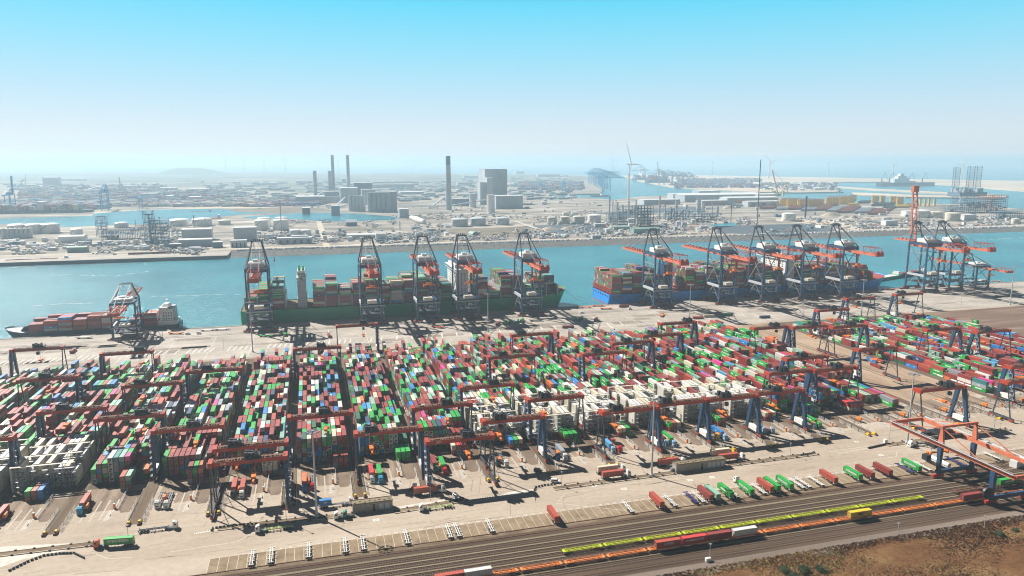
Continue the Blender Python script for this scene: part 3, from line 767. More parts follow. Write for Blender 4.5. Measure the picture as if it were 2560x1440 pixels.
CRANES = [(-6, 632, -1, .1), (-5, 540, 1, -.1), (-5, 425, 1, -.2), (-4, 600, -1, .75), (-4, 465, -1, -.35), (-3, 507, 1, -.55), (-3, 443, 1, .55), (-2, 531, -1, -.35), (-2, 414, -1, .25),
 (-1, 378, 1, -.6), (-1, 359.5, 1, .15), (0, 575, -1, .25), (0, 416, -1, .2), (1, 650, 1, .45), (1, 380, 1, -.75), (2, 413, -1, .25), (2, 358.5, -1, .35), (3, 444, -1, .35), (3, 380, 1, -.65),
 (4, 511, -1, -.55), (4, 409, -1, -.55), (5, 574, 1, -.75), (5, 376, 1, -.7), (6, 500, -1, -.45), (6, 380, 1, -.8), (7, 525, 1, -.4), (7, 380, 1, -.4), (8, 542, 1, -.7), (8, 382, 1, -.2), (9, 580, 1, .8), (9, 418, 1, -.55),
 (10, 447, -1, -.3), (10, 416, -1, .1), (11, 541, 1, .3), (11, 359.5, 1, .35), (12, 535, -1, .3), (12, 455, -1, .1), (13, 527, 1, .1), (13, 358.5, 1, .6), (14, 592, -1, .0), (14, 386, -1, -.2), (15, 495, 1, -.75), (16, 477, -1, -.6), (16, 636, -1, -.3), (18, 643, -1, -.75)]
byk = {}
for c in CRANES: byk.setdefault(c[0], []).append(c)
first = {-1: True, 1: True}
for k, lst in byk.items():
    lst.sort(key=lambda c: c[1])
    for n, (kk, y, side, tp) in enumerate(lst):
        rank = '' if len(lst) == 1 else (['nearest ', 'middle ', 'farthest '][n] if len(lst) == 3 else ['nearer ', 'farther '][n])
        what = 'block' if k not in (12, 13) else 'lane of the bare sandy strip'
        lab = f"{rank}orange gantry crane over the {ORD[k + 7]} container block" if k not in (12, 13) else f"{rank}orange gantry crane on the bare strip, {'seventh' if k == 12 else 'eighth'} container lane"
        if k == 12: lab = rank + 'orange gantry crane in the nearer-to-the-tall-stacks lane of the bare strip'
        if k == 13: lab = rank + 'orange gantry crane in the lane of the bare strip beside the low stacks'
        if k == 18: lab = 'last orange gantry crane at the quay, beside the brown storage field'
        loc = (AX(k) + 17.72, y, .12)
        if first[side]: r = RM[side]; r.location = loc; r['label'] = lab; first[side] = False
        else: r = dup(RM[side], loc, 0, lab)
        child(r, 'trolley').location = (tp * 12.5, 0, 0)
        if (k, y) in ((-1, 359.5), (2, 358.5), (1, 380), (5, 376)):
            num_text({-1: '5241', 2: '5271', 1: '5262', 5: '5301'}[k], 1.5, r, (-11.5, -2.03, 25.4), (R(90), 0, 0), M['white_paint'])

# ------------------------------------------------------------------ ship-to-shore cranes
def make_sts(label, boom_up=False):
    """landside rail Y=0, seaside rail Y=30.5; legs X -10.7..10.7"""
    t = thing('quay_crane', label, 'crane', (0, 0, 0), 0, 'tall blue quay cranes serving the ships')
    X, G_, Z = 10.6, 30.5, 65.0
    for sx in (-1, 1):
        for y, w in ((0, 1.5), (G_, 1.5)):
            mb = MB(); mb.box(sx * X - w / 2 - .2, y - 1.1, 3.4, sx * X + w / 2 + .2, y + 1.1, 24.5); mb.box(sx * X - w / 2, y - .95, 24.5, sx * X + w / 2, y + .95, Z)
            part('leg', mb, M['crane_blue'], t)
        mb = MB()
        mb.box(sx * X - .8, 1.1, 20.6, sx * X + .8, G_ - 1.1, 23.4)
        part('portal_beam', mb, M['pale_grey'] if sx < 0 else M['crane_blue'], t)
        mb = MB()
        for a, b_ in (((0, 24), (G_ / 2, 43)), ((G_, 24), (G_ / 2, 43)), ((0, 63), (G_ / 2, 43)), ((G_, 63), (G_ / 2, 43)), ((0, 52), (G_, 52)), ((0, 4), (G_ / 2, 20.6)), ((G_, 4), (G_ / 2, 20.6))):
            mb.bar((sx * X, a[0], a[1]), (sx * X, b_[0], b_[1]), .65)
        part('bracing', mb, M['dark_steel'] if sx > 0 else M['grey_steel'], t)
    mb = MB()
    for y in (0, G_): mb.box(-X + .75, y - 1.1, 61.2, X - .75, y + 1.1, Z - .1); 
    mb.box(-X + 1, -1, 20.4, X - 1, 1, 22.8); mb.box(-X + 1, G_ - 1, 20.4, X - 1, G_ + 1, 22.8)
    for sx in (-1, 1): mb.box(sx * X - .7, 1.0, 62.5, sx * X + .7, G_ - 1, Z - .2)
    part('top_beam', mb, M['crane_blue'], t)
    for y in (0, G_):
        mb = MB(); mb.box(-X - 2.5, y - 1.0, 2.2, X + 2.5, y + 1.0, 4.2); part('sill_beam', mb, M['dark_steel'], t)
        for sx in (-1, 1):
            mb = MB(); mb.box(sx * X - 5.2, y - .8, .9, sx * X + 5.2, y + .8, 2.2)
            for i in range(8): mb.cyl((sx * X - 4.6 + i * 1.3, y - .5, .55), (sx * X - 4.6 + i * 1.3, y + .5, .55), .5, 8)
            part('bogie', mb, M['crane_orange'], t)
    # boom and bridge girder
    mb = MB(); mb2 = MB()
    for sx in (-1, 1):
        x = sx * 3.4
        mb.box(x - .65, -47, 58.6, x + .65, G_ + 4, 61.0)
        if boom_up: mb2.box(x - .65, G_ + 4, 58.6, x + .65, G_ + 4.1, 61); mb2.taper((x - .65, G_ + 3.2, x + .65, G_ + 5.6), (x - .65, G_ + 9, x + .65, G_ + 11.4), 60, 137)
        else: mb2.box(x - .65, G_ + 4.1, 58.8, x + .65, G_ + 78, 60.9)
    for i in range(9):
        y = -46 + i * 9.6; mb.box(-2.75, y, 59.2, 2.75, y + .7, 60.6)
    if boom_up:
        for i in range(9): zz = 66 + i * 8.7; yy = G_ + 3.6 + (zz - 60) / 77 * 5.9; mb2.box(-2.75, yy, zz, 2.75, yy + 1.2, zz + 1.0)
        mb2.box(-4.4, G_ + 7.4, 131, 4.4, G_ + 12.2, 139)
    else:
        for i in range(8): y = G_ + 6 + i * 9.9; mb2.box(-2.75, y, 59.2, 2.75, y + .7, 60.5)
        random.seed(3)
        for i in range(9): y = G_ + 12 + i * 7.2; mb2.box(-4.6, y, 60.9, -2.2, y + 1.4, 62.2 + random.uniform(0, .8)); mb2.box(2.2, y, 60.9, 4.6, y + 1.4, 62.2)
        mb2.box(-5, G_ + 6, 58.4, -4.3, G_ + 76, 58.6); mb2.box(-5.0, G_ + 6, 59.5, -4.95, G_ + 76, 59.6)
    for sx in (-1, 1): mb.box(sx * 4.7 - .5, -44, 58.5, sx * 4.7 + .5, 24, 58.7); mb.box(sx * 5.2 - .04, -44, 59.5, sx * 5.2 + .04, 24, 59.6)
    part('girder', mb, M['boom_orange'], t); part('boom', mb2, M['boom_orange'], t)
    # rope sheaves and maintenance gantry at the rear
    mb = MB(); random.seed(5)
    mb.box(-5.0, -50, 58.3, 5.0, -46.6, 62.4)
    for sx in (-1, 1):
        for i in range(4): mb.cyl((sx * (1.2 + i * 1.0), -49 + i * .3, 63.2), (sx * (1.6 + i * 1.0), -49 + i * .3, 63.2), 1.4, 10)
        mb.box(sx * 5 - .2, -46, 61, sx * 5 + .2, -45.6, 68); mb.box(sx * 5 - .2, -27, 61, sx * 5 + .2, -26.6, 68); mb.box(sx * 5 - .25, -47, 68, sx * 5 + .25, -26, 68.5)
        mb.bar((sx * 5, -45.8, 61), (sx * 5, -36, 68), .25); mb.bar((sx * 5, -26.8, 61), (sx * 5, -36, 68), .25)
    mb.box(-5, -38, 68.1, 5, -37.4, 68.7); mb.box(-5, -46.8, 68.1, 5, -46.2, 68.6); mb.box(-5, -26.6, 68.1, 5, -26.0, 68.6)
    part('hoist_gantry', mb, M['crane_orange'], t)
    # machinery house
    mb = MB(); mb.box(-8.2, 4, 65.4, 8.2, 21, 69.6); mb.taper((-8.2, 4, 8.2, 21), (-7, 5.2, 7, 19.8), 69.6, 70.6)
    mb.box(-3.5, 9, 70.6, 1.5, 16, 73.0); mb.cyl((4, 8, 70.6), (4, 8, 72.8), 1.1, 8); mb.cyl((5, 14, 70.6), (5, 14, 72.2), .9, 8)
    part('machinery_house', mb, M['white_paint'], t)
    # apex frame
    ax, ay, az = 4.6, G_ + 1, 90.0
    mb = MB()
    for sx in (-1, 1):
        mb.bar((sx * X, G_, Z), (sx * ax, ay, az), 1.25); mb.bar((sx * X, 0, Z), (sx * ax, ay - 1, az), 1.05)
        mb.bar((sx * 8.2, G_ - 7, 80), (sx * 8.2 * .86, G_ - 15, 80), .01)
    mb.bar((-7.3, G_ + .5, 78), (7.3, G_ + .5, 78), .6)
    mb.box(-ax - 1.4, ay - 2.8, az - .6, ax + 1.4, ay + 2.2, az + .2)
    for i in range(4): mb.cyl((-3.6 + i * 2.1, ay - .4, az + 1.1), (-2.8 + i * 2.1, ay - .4, az + 1.1), 1.3, 8)
    for q in (-5.6, 5.6): mb.box(q - .06, ay - 2.8, az + .2, q + .06, ay + 2.2, az + 1.4)
    part('apex_frame', mb, M['dark_steel'], t)
    for sx in (-1, 1):
        for yy, zz in ((G_ + 38, 61), (G_ + 72, 61)) if not boom_up else ((G_ + 7, 98), (G_ + 9, 128)):
            mb = MB(); mb.bar((sx * ax * .9, ay, az), (sx * 3.4, yy, zz), .34); part('forestay', mb, M['grey_steel'], t)
        mb = MB(); mb.bar((sx * ax * .9, ay - 1, az), (sx * 3.4, -34, 61.5), .42); part('backstay', mb, M['grey_steel'], t)
    # trolley, cab, spreader
    mb = MB(); random.seed(9)
    mb.box(-4.2, -18, 57.2, 4.2, -10, 58.3); mb.box(2.4, -10, 53.2, 5.0, -6.6, 57)
    tr = part('trolley', mb, M['red_paint'], t)
    mb = MB()
    for sx in (-1.6, 1.6):
        for sy in (-15.5, -12.5): mb.bar((sx, sy, 57.2), (sx * 2, sy, 44), .12)
    mb.box(-6, -15.2, 42.5, 6, -14.6, 43.2); mb.box(-6, -13.4, 42.5, 6, -12.8, 43.2); mb.box(-2.6, -15.6, 43, 2.6, -12.4, 45.4)
    for q in (-6, 6): mb.box(q - .3, -15.6, 41.2, q + .3, -12.4, 43.2)
    part('spreader', mb, M['orange_paint'], tr)
    # electrical house on the portal, stairs and hatch platform
    mb = MB(); mb.box(-4.2, -3.2, 23.6, 5.2, 3.4, 27.0); part('electrical_house', mb, M['cream_paint'], t)
    mb = MB()
    for i in range(8): z0 = 5 + i * 7; mb.box(X + 1.2, -1 + (i % 2) * 2, z0, X + 3.4, 1.6 + (i % 2) * 2, z0 + .15); mb.bar((X + 2.3, -1, z0), (X + 2.3, 3, z0 + 7), .3, .7)
    mb.box(-X - 2, -2.4, 20.5, X + 3, -2.3, 21.6); mb.box(-X - 2, -2.6, 20.2, X + 3, -1, 20.5)
    part('stairs', mb, M['grey_steel'], t)
    mb = MB(); mb.cyl((X + 2.2, 6, 13), (X + 3.4, 6, 13), 3.6, 18); part('cable_reel', mb, M['black_steel'], t)
    mb = MB(); random.seed(17)
    for i in range(26):
        x = random.uniform(-X + 1, X - 3); y = random.uniform(1, G_ - 6); mb.box(x, y, 12.2, x + random.uniform(1, 4), y + random.uniform(1, 5), 12.4 + random.uniform(.2, 2.0))
    mb.box(-X + .8, -.6, 11.6, X - .8, G_ + .6, 12.2)
    part('hatch_platform', mb, M['dark_steel'], t)
    return t
LR = 761.0
S0 = make_sts('x'); first = True
XS = [(-66.1, 'tall blue quay crane over the stern of the green ship'), (47.4, 'tall blue quay crane second from the stern of the green ship'), (106.9, 'tall blue quay crane third from the stern of the green ship'),
 (151.2, 'tall blue quay crane beside the white bridge of the green ship'), (223.9, 'tall blue quay crane nearest the bow of the green ship'), (386.9, 'tall blue quay crane nearest the blue stern'),
 (474.1, 'tall blue quay crane second from the blue stern'), (533.7, 'tall blue quay crane third from the blue stern'), (589.9, 'tall blue quay crane fourth from the blue stern'),
 (649.1, 'tall blue quay crane nearest the bow of the blue ship'), (822.0, 'tall blue quay crane with lowered boom behind the raised orange boom')]
for x, lab in XS:
    if first: S0.location = (x + 10.7, LR, .1); S0['label'] = lab; first = False
    else: S0b = dup(S0, (x + 10.7, LR, .1), 0, lab)
U0 = make_sts('quay crane with its twin orange boom raised upright', True); U0.location = (780.4 + 10.7, LR, .1)
U0['label'] = 'blue quay crane with its twin orange boom raised upright'
# the two smaller cranes at the ends of the quay
a = dup(S0, (-180, LR + 1, .1), R(4), 'short old quay crane working the small dark ship'); a.scale = (1.0, 1.0, .56)
a = dup(S0, (876, LR - 2, .1), R(-7), 'low quay crane with dark red girder beyond the upright boom'); a.scale = (.9, .9, .5)
# ------------------------------------------------------------------ ships
WL = -3.2
def outline(x0, x1, yc, hb, bow=1, stern_f=.9, blen=.16, n=9, flare=1.0):
    """closed outline from stern to bow, anticlockwise for bow=+1"""
    Ls = x1 - x0; B = Ls * blen * flare; pts = [(0, -hb * stern_f), (Ls * .06, -hb), (Ls - Ls * blen, -hb)]
    for i in range(1, n): t = i / n; pts.append((Ls - Ls * blen + B * math.sin(t * math.pi / 2) * (Ls * blen / B), -hb * (1 - t ** 2.2)))
    pts.append((Ls, -.25)); up = pts + [(x, -y) for x, y in reversed(pts)]
    if bow > 0: return [(x0 + x, yc + y) for x, y in up]
    return [(x1 - x, yc + y) for x, y in up][::-1]
def hull(name, parent, mats, x0, x1, yc, hb, zd, bow=1, rake=8, sheer=3.5, blen=.16, boot=1.2, trans=0):
    wl = outline(x0 + (0 if bow > 0 else rake), x1 - (rake if bow > 0 else 0), yc, hb * .97, bow, .78, blen)
    dk = outline(x0, x1, yc, hb, bow, .96, blen * .9)
    mb = MB(); n = len(wl); L_ = x1 - x0
    def zt(x):
        t = ((x - x0) if bow > 0 else (x1 - x)) / L_; return zd + (sheer * max(0, (t - .86) / .14) ** 1.5)
    k = len(mb.v)
    for (x, y) in wl: mb.v.append((x, y, WL))
    for (x, y), (u, v) in zip(wl, dk): mb.v.append((x * .85 + u * .15, y * .85 + v * .15, WL + boot))
    for (x, y) in dk: mb.v.append((x, y, zt(x)))
    for i in range(n):
        j = (i + 1) % n
        mb.f.append((k + i, k + j, k + n + j, k + n + i)); mb.m.append(1); mb.c.append(None)
        mb.f.append((k + n + i, k + n + j, k + 2 * n + j, k + 2 * n + i)); mb.m.append(0); mb.c.append(None)
    o = part('hull', mb, [mats[0], mats[1]], parent)
    mb = MB(); c = len(mb.v); 
    for (x, y) in dk: mb.v.append((x, yc + (y - yc) * .985, zt(x) - 1.0))
    mb.f.append(tuple(range(n))); mb.m.append(0); mb.c.append(None)
    part('deck', mb, mats[2], parent); return o
def ship_bay(x, yc, rows, z0, prof, pal, L_=12.19, gaps=0.0):
    """containers lying along X; prof(row)->tiers"""
    hs = [prof(r) for r in range(rows)]
    for r in range(rows):
        y = yc + (r - (rows - 1) / 2) * 2.5
        for t in range(hs[r]):
            front = (r == 0) or hs[r - 1] <= t; top = t == hs[r] - 1; back = (r == rows - 1) or hs[r + 1] <= t
            nm = random.choice(pal)
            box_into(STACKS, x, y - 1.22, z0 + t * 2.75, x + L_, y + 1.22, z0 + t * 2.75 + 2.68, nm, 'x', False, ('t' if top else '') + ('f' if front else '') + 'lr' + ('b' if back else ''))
SP = ['maroon'] * 8 + ['green'] * 5 + ['dark green', 'brick red', 'brick red', 'grey', 'navy', 'blue', 'white', 'pale green', 'dark green', 'navy', 'cream']
random.seed(31)
# green ship
g = thing('container_ship', 'giant green hulled container ship moored under five blue quay cranes', 'container ship', (0, 0, 0))
hull('hull', g, (M['hull_green'], M['deck_red'], M['walkway']), -77, 300, 833, 30, 13.4, 1, 10, 5, .15)
mb = MB(); mb.box(-18, 808, 13, -8, 850, 24); mb.box(-17.5, 809, 24, -8.5, 848, 43.5); part('engine_casing', mb, M['pale_grey'], g)
mb = MB(); mb.box(-18, 812, 43.5, -8, 846, 46.5); mb.box(-17, 815, 46.5, -9, 843, 53); part('funnel', mb, M['white_paint'], g)
mb = MB(); mb.box(-17.2, 814.6, 49.2, -8.8, 843.4, 50.2)
for i in range(4): mb.cyl((-15, 819 + i * 6.5, 53), (-15, 819 + i * 6.5, 56.5), 1.2, 8); mb.cyl((-11, 819 + i * 6.5, 53), (-11, 819 + i * 6.5, 55.5), 1.1, 8)
mb.box(-14.4, 811.8, 44, -11.6, 812, 46.2)
part('exhaust_pipes', mb, M['hull_green'], g)
mb = MB(); mb.box(158, 806, 13, 172, 860, 50); mb.box(156, 800, 46.5, 170, 866, 50); mb.box(158, 812, 50, 170, 854, 54); mb.cyl((164, 833, 54), (164, 833, 66), .5, 6); mb.box(161, 826, 60, 167, 840, 60.5)
br = part('bridge', mb, M['white_paint'], g)
mb = MB()
for l_ in range(10):
    for q in range(5): mb.box(157.9, 812 + q * 9, 18 + l_ * 2.8, 158, 814 + q * 9, 19.3 + l_ * 2.8)
    for q in range(3): mb.box(160 + q * 4, 805.9, 18 + l_ * 2.8, 161 + q * 4, 806, 19.2 + l_ * 2.8)
mb.box(155.9, 802, 47.6, 156, 864, 49.4); part('window', mb, M['glass'], br)
G1H = [6, 8, 9, 8, None, 8, 9, 8, 9, 10, 9, 9, 10, 8, 9, None, 8, 9, 0, 8, 9, 10, 8, 7, 8]
x = -73
hsl = {}
lash = MB()
for i in range(26):
    xb = -72.5 + i * 14.2
    if xb > 272: break
    if -32 < xb < -6 or 144 < xb < 172:
        continue
    h = [5, 8, 9, 8, 8, 8, 9, 7, 9, 10, 8, 9, 9, 10, 9, 7, 8, 9, 9, 3, 9, 9, 4, 8, 8, 8][i]
    skew = random.choice((0, 0, 1, -1)); cut = random.randint(3, 12)
    lead = random.choice(SP)
    rows = 22 if xb < 240 else (18 if xb < 258 else 14)
    ship_bay(xb, 833, rows, 14.4, lambda r, h=h, s=skew, c=cut: max(0, h + (s if r > c else 0) - (random.random() < .08)), SP + [lead] * 5)
    if h > 0: lash.box(xb + 12.5, 805, 13.5, xb + 13.8, 861, 26.5); lash.box(xb + 12.4, 804.3, 13.5, xb + 13.9, 805, 27.5)
part('lashing_bridge', lash, M['grey_steel'], g)
mb = MB()
for i in range(14): mb.cyl((276 + i * 1.3, 828 + (i % 3) * 5, 14.5), (276 + i * 1.3, 828 + (i % 3) * 5, 15.8), .8, 6)
mb.cyl((284, 833, 14), (284, 833, 26), .4, 6); part('mooring_gear', mb, M['yellow_paint'], g)
# blue ship
g = thing('container_ship', 'giant bright blue hulled container ship with high stacks behind five blue quay cranes', 'container ship', (0, 0, 0))
hull('hull', g, (M['hull_blue'], M['deck_red'], M['deck_red']), 349, 775, 833.5, 30.5, 10.5, 1, 10, 5, .15)
mb = MB()
for q in range(7): mb.box(348.85, 809 + q * 7.6, 6.4, 349.1, 812.4 + q * 7.6, 8.6)
for q in range(2): mb.box(353 + q * 7, 802.8 + .15 * q, 6, 358 + q * 7, 803.25, 8)
part('stern_opening', mb, M['glass'], g)
mb = MB()
for q in range(14): mb.box(350.2, 804.5 + q * 4.35, 10.6, 350.9, 805.2 + q * 4.35, 17.5)
for z in (12.2, 14.8, 17.2): mb.box(350, 804, z, 351, 863, z + .6)
mb.box(351, 804, 10.4, 362, 863, 12.4)
part('stern_lashing_frame', mb, M['crane_orange'], g)
mb = MB(); mb.box(598, 806, 10, 612, 861, 46); mb.box(596, 799, 44, 610, 868, 48); mb.box(598, 815, 48, 609, 852, 52); mb.cyl((603, 833, 52), (603, 833, 64), .5, 6)
br = part('bridge', mb, M['white_paint'], g)
mb = MB()
for l_ in range(10):
    for q in range(5): mb.box(597.9, 811 + q * 9, 15 + l_ * 2.8, 598, 813 + q * 9, 16.3 + l_ * 2.8)
mb.box(595.9, 801, 45.1, 596, 866, 47); part('window', mb, M['glass'], br)
mb = MB(); mb.box(432, 824, 10, 442, 843, 42); part('funnel', mb, M['crane_blue'], g)
lash = MB()
SP2 = ['maroon'] * 11 + ['brick red'] * 4 + ['green'] * 4 + ['dark green'] * 2 + ['grey', 'navy', 'blue', 'white', 'navy', 'cream', 'teal']
random.seed(37)
for i in range(28):
    xb = 352 + i * 14.3
    if xb > 735: break
    if 585 < xb < 612 or 421 < xb < 442: continue
    h = [8, 9, 9, 8, 7, 9, 5, 10, 8, 10, 9, 8, 9, 10, 9, 9, 8, 8, 7, 9, 9, 8, 7, 8, 9, 6, 7, 5][i]
    rows = 23 if xb < 700 else 16; cut = random.randint(4, 14); skew = random.choice((1, 2, -1, 0))
    ship_bay(xb, 833.5, rows, 12.4, lambda r, h=h, s=skew, c=cut: max(0, h + (s if r > c else 0) - (random.random() < .1)), SP2)
    lash.box(xb + 12.5, 805, 11, xb + 13.9, 862, 24)
part('lashing_bridge', lash, M['crane_orange'], g)
# small dark ship, bow to the left
g = thing('feeder_ship', 'small dark blue container ship under the short old quay crane', 'container ship', (0, 0, 0))
hull('hull', g, (M['hull_dark'], M['deck_red'], M['pale_grey']), -300, -138, 815.5, 12.4, 3.4, -1, 6, 4.0, .14)
mb = MB(); mb.box(-158, 804.6, 3, -140, 826.5, 7.5); mb.box(-155, 806, 7.5, -144, 825, 20); mb.box(-156, 803.4, 18, -148, 827.6, 22); mb.taper((-154, 807, -147, 824), (-153, 810, -148, 821), 22, 24.5)
br = part('bridge', mb, M['white_paint'], g)
mb = MB(); mb.cyl((-150, 815, 24.5), (-150, 815, 31), .3, 6); mb.box(-151, 811, 28.5, -149, 819, 28.8); part('mast', mb, M['white_paint'], br)
mb = MB(); mb.box(-156.1, 804, 19.4, -156, 827, 21); 
for q in range(4):
    for l_ in range(3): mb.box(-153 + q * 2.4, 805.9, 9 + l_ * 3, -152 + q * 2.4, 806, 10.4 + l_ * 3)
part('window', mb, M['glass'], br)
mb = MB(); mb.taper((-147, 811, -141, 821), (-146, 812, -142, 820), 7.5, 22); part('funnel', mb, M['pale_grey'], g)
mb = MB(); mb.taper((-285, 806, -277, 825), (-281, 808, -277, 823), 4, 9); part('breakwater', mb, M['hull_dark'], g)
random.seed(41)
SP3 = ['maroon'] * 8 + ['brick red'] * 5 + ['blue', 'cream', 'grey', 'white', 'cream', 'maroon']
for i, h in enumerate([3, 4, 5, 4, 5, 5, 2, 3, 5]):
    xb = -276 + i * 13.1
    if i == 6: continue
    ship_bay(xb, 815.5, 9, 3.0, lambda r, h=h: max(1, h - (random.random() < .15) + (1 if r > 5 and h < 5 else 0)), SP3)
# river barges
def barge(name, label, x0, y0, x1, y1, hb, cargo, hullm, house_at=.9):
    L_ = math.hypot(x1 - x0, y1 - y0); a = math.atan2(y1 - y0, x1 - x0)
    t = thing(name, label, 'barge', (x0, y0, 0), a, 'inland barges on the water')
    mb = MB(); o = outline(0, L_, 0, hb, 1, .9, .08); 
    n = len(o); k = 0
    for (x, y) in o: mb.v.append((x, y * .9, WL))
    for (x, y) in o: mb.v.append((x, y, .6))
    for i in range(n): j = (i + 1) % n; mb.f.append((i, j, n + j, n + i)); mb.m.append(0); mb.c.append(None)
    mb.f.append(tuple(range(n, 2 * n))); mb.m.append(0); mb.c.append(None)
    part('hull', mb, hullm, t)
    mb = MB(); mb.box(L_ * .12, -hb + 1, .6, L_ * .8, hb - 1, 1.4); part('hatch_coaming', mb, M['deck_red'] if cargo else M['white_paint'], t)
    mb = MB(); mb.box(L_ * .84, -hb + 1.2, .6, L_ * .95, hb - 1.2, 3.6); mb.box(L_ * .86, -hb + 2.2, 3.6, L_ * .9, hb - 2.2, 6.4); mb.box(L_ * .02, -2.5, .6, L_ * .06, 2.5, 2.2); part('wheelhouse', mb, M['white_paint'], t)
    if cargo:
        c, s = math.cos(a), math.sin(a)
        mb = MB()
        for i in range(int(L_ * .66 / 13)):
            for r_ in range(4):
                for z in range(cargo):
                    if random.random() < .12: continue
                    mb.col = CC[random.choice(['maroon', 'maroon', 'brick red', 'maroon', 'grey', 'green', 'cream'])]
                    xx = L_ * .13 + i * 13; yy = -hb + 1.2 + r_ * 2.4; mb.box(xx, yy, 1.4 + z * 2.6, xx + 12.2, yy + 2.3, 3.9 + z * 2.6)
        part('cargo', mb, M['box_paint'], t)
    return t
a = at(190, 652, WL); b_ = at(-10, 660, WL); barge('barge', 'long barge with pink and red cargo below the far stone quay', *b_, *a, 6, 1, M['hull_dark'])
a = at(468, 639, WL); b_ = at(300, 645, WL); barge('barge', 'barge loaded with red containers tied to the far stone quay', *b_, *a, 6, 2, M['hull_dark'])
a = at(2250, 692, WL); b_ = at(2165, 706, WL); barge('barge', 'dark green barge with pale hatches off the bow of the blue ship', *b_, *a, 6.5, 0, M['hull_green'])
a = at(2312, 684, WL); b_ = at(2238, 694, WL); barge('barge', 'barge with a red deck load between the blue ship and the upright boom', *b_, *a, 6.5, 1, M['hull_dark'])
def buoy(px, py):
    x, y = at(px, py, WL); t = thing('channel_buoy', 'lone red channel buoy in the turquoise water', 'buoy', (x, y, WL))
    mb = MB(); mb.cyl((0, 0, 0), (0, 0, 1.6), 1.7, 10); part('float', mb, M['red_paint'], t)
    mb = MB(); mb.cyl((0, 0, 1.6), (0, 0, 5.6), 1.0, 6, .4); mb.cyl((0, 0, 5.6), (0, 0, 7), .8, 8); part('tower', mb, M['red_paint'], t)
buoy(686, 652)
# mooring lines
mb = MB()
def rope(label, a, b_, sag=2.5):
    mb = MB(); a = Vector(a); b_ = Vector(b_); p = a
    for i in range(1, 9): t = i / 8; q = a.lerp(b_, t) - Vector((0, 0, sag * 4 * t * (1 - t))); mb.bar(p, q, .22); p = q
    solo('mooring_line', mb, M['pale_grey'], label, 'mooring line', 'mooring lines of the ships')
rope('mooring line from the green bow to the quay, steeper', (296, 830, 15), (326, 794, .4)); rope('mooring line from the green bow to the quay, longer', (298, 834, 15), (344, 794, .4))
rope('mooring line from the blue bow to the quay, shorter', (768, 828, 12), (792, 794, .4)); rope('mooring line from the blue bow to the quay, longer', (770, 832, 12), (822, 794, .4))
rope('mooring line from the dark ship stern to the quay', (-140, 812, 3.5), (-112, 794, .4), 1)

o = link('container_stacks', STACKS.mesh('container_stacks', M['box_paint']))
tag(o, 'hundreds of red, green, blue and white containers stacked in the yard and on the ships', 'containers', None, 'stuff')

# wakes: broken foam lying on the water
def wake(pts, w):
    mb = MB(); random.seed(int(pts[0][0]))
    for (a, b_) in zip(pts, pts[1:]):
        A = Vector(at(*a, WL)); B = Vector(at(*b_, WL)); n = int((B - A).length / 5) + 1
        d = (B - A).normalized(); nn = Vector((-d.y, d.x))
        for i in range(n):
            for q in range(2):
                if random.random() < .45: continue
                c = A.lerp(B, random.random()) + nn * random.gauss(0, w * .5); l_ = random.uniform(2, 9); h = random.uniform(.2, .7)
                p = c - d * l_; r_ = c + d * l_
                mb.face([(p.x, p.y, WL + .06), (c.x - nn.x * h, c.y - nn.y * h, WL + .06), (r_.x, r_.y, WL + .06), (c.x + nn.x * h, c.y + nn.y * h, WL + .06)])
    return mb
mb = wake([(380, 741), (470, 739), (560, 735), (600, 737)], 1.5)
for pts, w in (([(80, 765), (150, 760), (240, 757)], 1.5), ([(120, 688), (180, 687), (290, 690), (370, 679)], 1.5), ([(2300, 610), (2420, 601), (2560, 594)], 7), ([(2385, 588), (2470, 581), (2560, 577)], 4), ([(2300, 716), (2345, 706), (2420, 690)], 3), ([(1480, 690), (1560, 683)], 1), ([(0, 672), (80, 664), (160, 660), (200, 655)], 5)):
    m2 = wake(pts, w); n = len(mb.v); mb.v += m2.v; mb.f += [tuple(i + n for i in f) for f in m2.f]; mb.m += m2.m; mb.c += m2.c
o = link('wake_foam', mb.mesh('wake_foam', M['white_paint'])); tag(o, 'thin white foam lines of passing boats on the channel', 'foam', None, 'stuff')
# ------------------------------------------------------------------ trucks
def rest(x, y, L_, cname, label, group, z=1.55, rz=0.0, reefer=False, text=None, tcol=None, roof=None):
    o = container(cname, x, y, z, label, group, rz, L_, reefer)
    return o
def make_tractor(col, label, group=None):
    """cab-over tractor unit, nose towards -Y at y=-2.9, rear at +3"""
    t = thing('truck', label, 'truck', (0, 0, 0), 0, group)
    mb = MB(); mb.box(-1.22, -3.0, .75, 1.22, -.95, 2.3); mb.taper((-1.22, -3.0, 1.22, -.95), (-1.15, -2.65, 1.15, -.95), 2.3, 3.35); mb.taper((-1.15, -2.5, 1.15, -.95), (-1.0, -1.7, 1.0, -.95), 3.35, 3.85); mb.box(-1.25, -3.1, .35, 1.25, -2.6, .75)
    cab = part('cab', mb, col, t)
    mb = MB(); mb.taper((-1.12, -3.03, 1.12, -2.9), (-1.05, -2.78, 1.05, -2.6), 2.05, 3.0); mb.box(-1.24, -2.5, 2.1, -1.2, -1.6, 2.9); mb.box(1.2, -2.5, 2.1, 1.24, -1.6, 2.9); mb.box(-.7, -3.05, 1.0, .7, -3.0, 1.6)
    part('window', mb, M['glass'], cab)
    mb = MB(); mb.box(-.5, -.95, .75, .5, 3.1, 1.05); mb.box(-1.2, -.6, .45, -.6, 1.0, 1.0); mb.box(.6, -.6, .45, 1.2, 1.0, 1.0); part('chassis', mb, M['dark_steel'], t)
    for y in (-2.1, 2.0):
        for sx in (-1, 1):
            mb = MB(); mb.cyl((sx * .75, y, .5), (sx * 1.2, y, .5), .52, 12); part('wheel', mb, M['rubber'], t)
    return t
